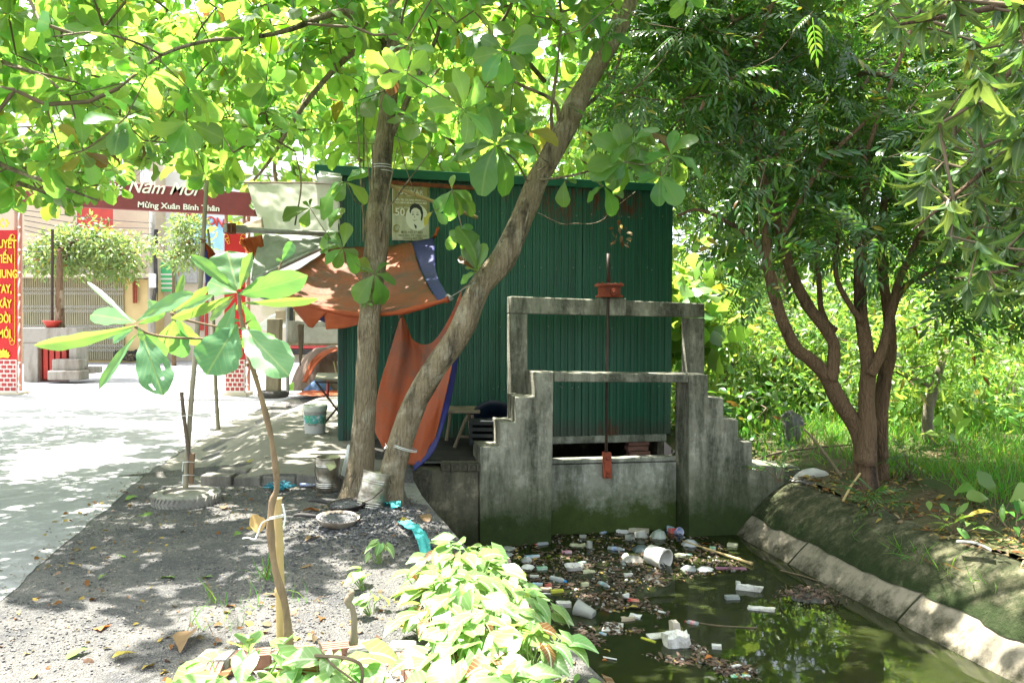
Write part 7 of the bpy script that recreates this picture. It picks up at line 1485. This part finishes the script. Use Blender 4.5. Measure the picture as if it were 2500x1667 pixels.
def foam(x, y, L, Wd, H, ang, label, name='foam_block', cat='foam', mat=FOAM, group='foam scraps on the canal', jag=.2, tilt=.0, dz=.0):
    p = W8(x, y); l, w_, h = sc8(L, p), sc8(Wd, p) * 1.6, sc8(H, p); mb = MB(); nu, nv = 10, 6; R = Matrix.Rotation(ang, 3, 'Z') @ Matrix.Rotation(tilt, 3, 'X')
    def sk(u, v, s): 
        xx = (u - .5) * l; yy = (v - .5) * w_; e = jag * vnoise((xx * 14 + x, yy * 14, s)); return p + R @ Vector((xx * (1 + e), yy * (1 + e), (h * (.85 + jag * vnoise((xx * 18, yy * 18, x))) if s else -h * .25))) + Vector((0, 0, dz))
    T = [[sk(i / nu, j / nv, 1) for i in range(nu + 1)] for j in range(nv + 1)]; Bt = [[sk(i / nu, j / nv, 0) for i in range(nu + 1)] for j in range(nv + 1)]
    n = nu + 1; mb.add([q for r_ in T for q in r_], [(j * n + i, j * n + i + 1, (j + 1) * n + i + 1, (j + 1) * n + i) for j in range(nv) for i in range(nu)])
    ring = [(0, i) for i in range(nu + 1)] + [(j, nu) for j in range(1, nv + 1)] + [(nv, i) for i in range(nu - 1, -1, -1)] + [(j, 0) for j in range(nv - 1, 0, -1)]
    m_ = len(ring); mb.add([T[a][b] for a, b in ring] + [Bt[a][b] for a, b in ring], [(i, m_ + i, m_ + (i + 1) % m_, (i + 1) % m_) for i in range(m_)]); o = mb.build(name, mat, bevel=.003); tag(o, label, cat, group)
CARD = M('wet_card', (.42, .36, .26), (.3, .24, .16), 8, .8); GREY_ = M('grey_bag', (.16, .18, .17), (.30, .32, .30), 7, .35, .5, 24, .5); DGREEN = M('green_carton', (.06, .38, .16), (.60, .62, .58), 18, .5); PURP = M('purple_sheet', (.20, .08, .13), (.30, .14, .2), 9, .5, .4); YLW = M('yellow_wrapper', (.55, .52, .06), (.35, .4, .04), 14, .4); JUI = M('juice_box', (.12, .35, .55), (.6, .6, .55), 20, .5); REDS = M('red_wrapper', (.55, .04, .05), (.5, .3, .2), 20, .4); PALEY = M('pale_paper', (.55, .54, .36), (.4, .4, .24), 10, .8, .4)
foam(1690, 1085, 205, 90, 105, .15, 'big broken block of white foam in front of the canal centre', jag=.34); foam(1668, 1030, 75, 40, 70, .5, 'pale crumb of foam standing on the big foam block', mat=M('tan_foam', (.5, .45, .36), (.4, .35, .27), 9, .9), jag=.4, dz=.08); foam(1530, 1020, 170, 55, 14, .25, 'thin white foam lid left of the big foam block', tilt=.12, jag=.06)
foam(762, 770, 115, 46, 42, .1, 'rounded white foam lump near the tipped cup'); foam(933, 606, 62, 22, 34, .4, 'small cream foam cube between two bottles', mat=PALEY, jag=.05); foam(2015, 1115, 78, 30, 34, -.2, 'small white foam cube in the open water', jag=.08); foam(2140, 708, 115, 36, 28, .1, 'round grey lump floating by itself', mat=GREY_)
foam(1375, 162, 165, 40, 32, -.25, 'long tan foam slab against the gate slab', mat=M('tan_slab', (.5, .46, .34), (.4, .36, .26), 9, .9), jag=.12); foam(2290, 640, 200, 30, 46, -.35, 'long white broken foam bar in the right of the canal', jag=.3); foam(2190, 600, 30, 30, 40, 0, 'end chip of the long white foam bar'); foam(2390, 800, 210, 40, 20, -.3, 'flat dirty foam sheet below the black weed heap', jag=.35)
foam(520, 532, 72, 20, 18, 0, 'round white lid floating near the plants', jag=.05); foam(1290, 520, 75, 26, 22, .3, 'small dirty white foam chip in the middle of the rubbish'); foam(1270, 698, 50, 20, 32, .2, 'white paper scrap behind the yellow floating leaf', mat=WHITEP, jag=.3); foam(1290, 880, 120, 34, 22, .2, 'crumpled pale paper left of the foam lid', mat=CARD, jag=.4); foam(1345, 862, 95, 26, 24, -.5, 'white crumpled plastic beside the pale paper', mat=WHITEP, jag=.5); foam(1565, 822, 70, 12, 12, -.7, 'white paper tube floating in dark water', mat=WHITEP, jag=.02); foam(2175, 1268, 88, 18, 20, .45, 'white foam roll near the bottom right rubbish', jag=.15)
foam(2205, 1340, 165, 36, 8, .15, 'white and green card at the bottom of the canal view', mat=DGREEN, jag=.12); foam(285, 458, 84, 26, 36, -.2, 'green and white carton close to the plants', mat=DGREEN, jag=.03, name='carton', cat='carton', group='cartons afloat on the canal'); foam(580, 468, 90, 24, 24, .25, 'green carton floating left of the foam tray', mat=DGREEN, jag=.06, name='carton', cat='carton', group='cartons afloat on the canal'); foam(910, 424, 70, 18, 20, .5, 'flat green carton tucked behind the foam tray', mat=DGREEN, jag=.06, name='carton', cat='carton', group='cartons afloat on the canal')
foam(545, 600, 84, 24, 22, -.1, 'blue juice box by the capped bottle', mat=JUI, jag=.05, name='carton', cat='carton', group='cartons afloat on the canal'); foam(705, 655, 105, 24, 24, .2, 'yellow and blue carton under the blue capped bottle', mat=YLW, jag=.1, name='carton', cat='carton', group='cartons afloat on the canal'); foam(600, 640, 120, 30, 22, .2, 'brown crumpled carton among the juice boxes', mat=CARD, jag=.3, name='carton', cat='carton', group='cartons afloat on the canal'); foam(2145, 278, 80, 34, 26, -.5, 'pale green carton near the right bank', mat=PALEY, jag=.1, name='carton', cat='carton', group='cartons afloat on the canal'); foam(1982, 306, 48, 24, 26, -.3, 'small green box near the bamboo cane', mat=DGREEN, jag=.04, name='carton', cat='carton', group='cartons afloat on the canal')
foam(630, 606, 55, 22, 22, .5, 'red wrapper by the blue capped bottle', mat=REDS, jag=.4, name='wrapper', cat='wrapper', group='wrappers on the canal'); foam(1455, 1050, 140, 16, 10, -.75, 'yellow wrapper beside the thin foam lid', mat=YLW, jag=.25, name='wrapper', cat='wrapper', group='wrappers on the canal'); foam(1330, 725, 95, 22, 14, -.2, 'red and yellow wrapper right of the white scrap', mat=REDS, jag=.3, name='wrapper', cat='wrapper', group='wrappers on the canal'); foam(2130, 462, 250, 34, 6, -.05, 'flat purple sheet below the bamboo cane', mat=PURP, jag=.15, name='wrapper', cat='wrapper', group='wrappers on the canal'); foam(785, 332, 80, 20, 18, .1, 'pink wrapper near the upright jar', mat=M('pink_wrapper', (.6, .15, .25), (.65, .55, .55), 18, .4), jag=.25, name='wrapper', cat='wrapper', group='wrappers on the canal'); foam(505, 370, 120, 24, 18, .2, 'blue and white wrapper before the stepped wall', mat=JUI, jag=.35, name='wrapper', cat='wrapper', group='wrappers on the canal')
foam(1080, 1000, 62, 14, 14, -.6, 'small matchbox sized carton below the foam plate', mat=JUI, jag=.05, name='carton', cat='carton', group='cartons afloat on the canal'); foam(1655, 165, 60, 30, 40, .4, 'blue and red packet in the corner by the column', mat=REDS, jag=.3, name='wrapper', cat='wrapper', group='wrappers on the canal'); foam(1635, 150, 62, 30, 34, -.3, 'blue white packet behind the red packet', mat=JUI, jag=.25, name='wrapper', cat='wrapper', group='wrappers on the canal'); foam(1720, 362, 90, 30, 22, .3, 'pale yellow crumpled paper right of the white pail', mat=PALEY, jag=.5, name='wrapper', cat='paper', group='wrappers on the canal'); foam(1780, 350, 70, 20, 8, .1, 'flat green paper right of the white pail', mat=DGREEN, jag=.2, name='wrapper', cat='paper', group='wrappers on the canal'); foam(965, 490, 100, 40, 16, .2, 'yellowish foam crumbs beside the foam tray', mat=PALEY, jag=.55); foam(880, 275, 120, 36, 14, .2, 'pale yellow crumbled foam behind the rubbish', mat=PALEY, jag=.55); foam(1240, 168, 90, 26, 24, -.4, 'white folded packet left of the tan foam slab', mat=WHITEP, jag=.3); foam(915, 205, 55, 26, 22, 0, 'grey white crumpled cup near the gate slab', mat=MILKY, jag=.4)
def bag(x, y, L, H, label, mat=GREY_, seed=0):
    p = W8(x, y); r = sc8(L, p) / 2; heap('plastic_bag', p, (r, r * .9), sc8(H, p), mat, label, 'plastic bag', 7, seed, .45, 24, 10)['group'] = 'plastic bags on the canal'
bag(1540, 205, 135, 62, 'puffed grey green bag beside the column', M('green_bag', (.22, .27, .22), (.34, .38, .32), 8, .3, .5, 20, .5), 1); bag(1395, 312, 150, 42, 'dark bluish bag in front of the grey bowl', M('dark_bag', (.05, .08, .085), (.14, .17, .17), 8, .3, .5, 20, .5), 2); bag(1795, 268, 140, 46, 'pale grey bag at the thin end of the bamboo cane', M('pale_bag', (.35, .38, .38), (.5, .52, .5), 8, .3, .5, 20, .5), 3); bag(1785, 470, 130, 34, 'grey bag left of the purple sheet', GREY_, 4); bag(285, 350, 120, 24, 'flat grey bag near the stepped wall', GREY_, 5); bag(300, 300, 150, 16, 'pale translucent bag spread against the stepped wall', M('clear_bag', (.40, .42, .36), (.28, .3, .25), 8, .3, .4), 6); bag(455, 400, 95, 34, 'dark grey bag behind the green carton', GREY_, 7); bag(465, 455, 120, 26, 'white crumpled bag behind the green carton', WHITEP, 8); bag(1330, 395, 170, 38, 'dirty white bag touching the white pail', M('dirty_bag', (.45, .43, .38), (.25, .23, .2), 9, .4, .5, 20), 9); bag(1270, 372, 70, 36, 'small white crumpled bag behind the white pail', WHITEP, 10); bag(1920, 470, 140, 22, 'ragged white plastic strip left of the purple sheet', WHITEP, 11); bag(860, 165, 55, 30, 'small round tan lump at the foot of the gate slab', CARD, 12); bag(1105, 135, 85, 34, 'brown rounded lump at the foot of the gate slab', M('brown_lump', (.2, .13, .07), (.12, .09, .05), 9, .9), 13); bag(290, 405, 80, 36, 'torn pinkish white bag near the plants', M('pink_bag', (.62, .5, .45), (.4, .3, .26), 9, .5), 14)
# foam tray and foam plate
p = W8(845, 470); l = sc8(150, p); t = thing('foam_tray', 'white foam food tray floating in the left of the rubbish', 'tray', p); R = Matrix.Rotation(.12, 3, 'Z') @ Matrix.Rotation(.06, 3, 'X'); mb = MB()
def rr(a, b_, z, n=6, rad=.25): return [p + R @ Vector((a * (abs(math.cos(t_)) ** .5) * math.copysign(1, math.cos(t_)), b_ * (abs(math.sin(t_)) ** .5) * math.copysign(1, math.sin(t_)), z)) for t_ in np.linspace(0, 2 * math.pi, 28, endpoint=False)]
rings = [rr(l * .40, l * .27, -.01), rr(l * .5, l * .36, .045), rr(l * .53, l * .39, .047), rr(l * .53, l * .39, .04), rr(l * .49, l * .35, .04), rr(l * .40, l * .26, .004)]
vs = [v for r_ in rings for v in r_]; fs = [(i * 28 + k, i * 28 + (k + 1) % 28, (i + 1) * 28 + (k + 1) % 28, (i + 1) * 28 + k) for i in range(5) for k in range(28)] + [tuple(5 * 28 + k for k in range(28))]; mb.add(vs, fs); mb.box(p + R @ Vector((0, 0, .02)), (.012, l * .6, .035), R); mb.build('body', FOAM, t)
p = W8(1155, 940); l = sc8(235, p); R = Matrix.Rotation(.22, 3, 'Z'); mb = MB(); a_, b_, h = l * .5, l * .42, .012
mb.prism([p + R @ Vector(v) for v in ((-a_, -b_ * .8, h), (a_ * .5, -b_, h), (a_, b_ * .4, h), (-a_ * .25, b_, h))], (0, 0, -.02)); o = mb.build('foam_plate', FOAM, bevel=.006); tag(o, 'square white foam plate covered with rotting twigs', 'plate')
V0 = [(p + R @ Vector((random.uniform(-.6, .6) * a_, random.uniform(-.6, .6) * b_, h + .004))) for _ in range(46)]; m = len(V0); V, Q, U = scatter(LAN, [tuple(v) for v in V0], RNG.normal(0, 1, (m, 3)) * np.array([1, 1, .1]), RNG.normal(0, .3, (m, 3)) + np.array([0, 0, 1]), RNG.uniform(.03, .08, m)); ROT = M('rotten', (.05, .04, .03), (.14, .09, .06), 12, .8); tag(np_mesh('rotten_leaves', V, Q, ROT, None, U), 'rotten leaves and twigs lying on the foam plate', 'leaves', kind='stuff')
mb = MB(); c0, c1 = W8(1735, 268), W8(2305, 438); c0.z += .05; c1.z += .02; pts = [c0 * (1 - t_) + c1 * t_ for t_ in np.linspace(0, 1, 30)]; mb.tube(pts, [(.006 + .012 * t_) * (1.25 if int(t_ * 30) % 6 == 0 else 1) for t_ in np.linspace(0, 1, 30)], 8); o = mb.build('bamboo_cane', BAMB, smooth=True); tag(o, 'thin bamboo cane floating on the canal towards the right bank', 'cane')
for x0_, y0_, x1_, y1_, lb in ((1085, 1195, 1195, 1215, 'white drinking straw near the orange floating leaf'), (535, 672, 655, 674, 'white straw below the crumpled cartons')):
    mb = MB(); a, b_ = W8(x0_, y0_), W8(x1_, y1_); a.z += .008; b_.z += .008; mb.tube([a, b_], .006, 8); o = mb.build('straw', WHITEP); tag(o, lb, 'straw')
for x, y, L, lb, cl in ((1280, 788, 90, 'yellow leaf floating under the white scrap', LY), (1085, 1128, 110, 'yellow brown leaf floating in dark water below the foam plate', LY), (1075, 1218, 85, 'orange leaf beside the drinking straw', LO), (1915, 1208, 80, 'orange leaf right of the big foam block', LO), (1845, 1172, 44, 'small green leaf right of the big foam block', LG), (1700, 556, 110, 'brown curled leaf below the mouth of the white pail', LB), (1890, 262, 90, 'orange brown leaf beside the pale grey bag', LO), (650, 822, 85, 'brown leaf floating left of the tipped cup', LB), (740, 402, 80, 'brown leaf behind the foam tray', LB), (1840, 1252, 70, 'olive leaf below the small green leaf', LG)):
    q = W8(x, y); fallen(1150 + x / 3.36, 1250 + y / 3.36, sc8(L, q), lb, cl, random.uniform(-.6, .6), .006, WZ, 'leaves afloat on the canal')
# scum of twigs, leaf bits and crumbs
SCUM = [[(120, 300), (640, 190), (1600, 120), (2000, 230), (2250, 480), (1650, 560), (1500, 640), (1250, 660), (1000, 690), (480, 640), (230, 420)], [(760, 690), (1300, 650), (1640, 830), (1580, 880), (1350, 800), (1150, 820), (960, 780)], [(480, 800), (700, 760), (720, 880), (600, 870)], [(870, 900), (1000, 950), (1080, 1080), (1000, 1110), (880, 1020)], [(1790, 1030), (2000, 1180), (2300, 1280), (2330, 1370), (2050, 1330), (1850, 1180)], [(1400, 1170), (1900, 1200), (1850, 1280), (1600, 1230)], [(1020, 960), (1450, 960), (1600, 930), (1250, 1020)]]
sp = []; 
for poly, n in zip(SCUM, (2600, 420, 90, 150, 420, 130, 90)):
    xs, ys_ = [a for a, _ in poly], [b for _, b in poly]; k = 0
    while k < n:
        x, y = random.uniform(min(xs), max(xs)), random.uniform(min(ys_), max(ys_))
        if inpoly(x, y, poly) and vnoise((x * .012, y * .02, 3)) > random.uniform(-.5, .15): w_ = W8(x, y); sp.append((w_.x, w_.y, WZ + .004)); k += 1
sp = np.array(sp); m = len(sp); h_ = RNG.random(m)
for lo_, hi_, nm, lab, mt, sz, tm in ((0, .78, 'scum', 'dark rotting leaves and twigs afloat on the canal', ROT, (.02, .09), LAN), (.78, .92, 'scum', 'brown leaf scraps afloat on the canal', LITTER, (.015, .06), ALM)):
    ix = (h_ >= lo_) & (h_ < hi_); n = ix.sum(); V, Q, U = scatter(tm, sp[ix], RNG.normal(0, 1, (n, 3)) * np.array([1, 1, .12]), RNG.normal(0, .3, (n, 3)) + np.array([0, 0, 1]), RNG.uniform(*sz, n)); tag(np_mesh(nm, V, Q, mt, None, U), lab, 'floating scum', kind='stuff')
ix = h_ >= .92; bits('litter', 'pale crumbs of foam and plastic afloat on the canal', 'litter', sp[ix], .006, .022, M('litter_mix', (.50, .48, .43), (.10, .12, .09), 5, .6, lo=.4, hi=.62))
hq = W8(2360, 545); hc_ = (hq.x + .3, hq.y - .55)
n = 260; V0 = np.array([(hc_[0] + random.gauss(0, .13), hc_[1] + random.gauss(0, .1), WZ + .03 + .03 * random.random()) for _ in range(n)]); V, Q, U = scatter(LAN, V0, RNG.normal(0, 1, (n, 3)) * np.array([1, 1, .4]), RNG.normal(0, .5, (n, 3)) + np.array([0, 0, 1]), RNG.uniform(.02, .07, n)); tag(np_mesh('scum', V, Q, ROT, None, U), 'rotten leaves matted over the black weed heap', 'floating scum', kind='stuff')
heap('weed_heap', (hq.x + .3, hq.y - .55, WZ), (.17, .13), .04, M('black_weed', (.04, .045, .035), (.12, .12, .1), 16, .7, .9, 30), 'black heap of rotting weed floating right of the long foam bar', 'weed heap', 9, 17)
mb = MB(); pts = [W8(1800, 900), W8(2000, 930), W8(2200, 945), W8(2350, 952)]; mb.tube([q + Vector((0, 0, .004)) for q in catmull(pts, 20)], .006, 5); o = mb.build('twig', TWIG); tag(o, 'thin twig floating right of the small red bottle', 'twig')
mb = MB(); q0, q1 = G(1905, 1393, WZ), G(2000, 1420, WZ); mb.tube([q0 + Vector((0, 0, .005)), (q0 + q1) / 2 + Vector((.02, 0, .01)), q1 + Vector((0, 0, .005))], .007, 5); o = mb.build('twig', TWIG); tag(o, 'twig trailing from the right lining into the canal', 'twig')
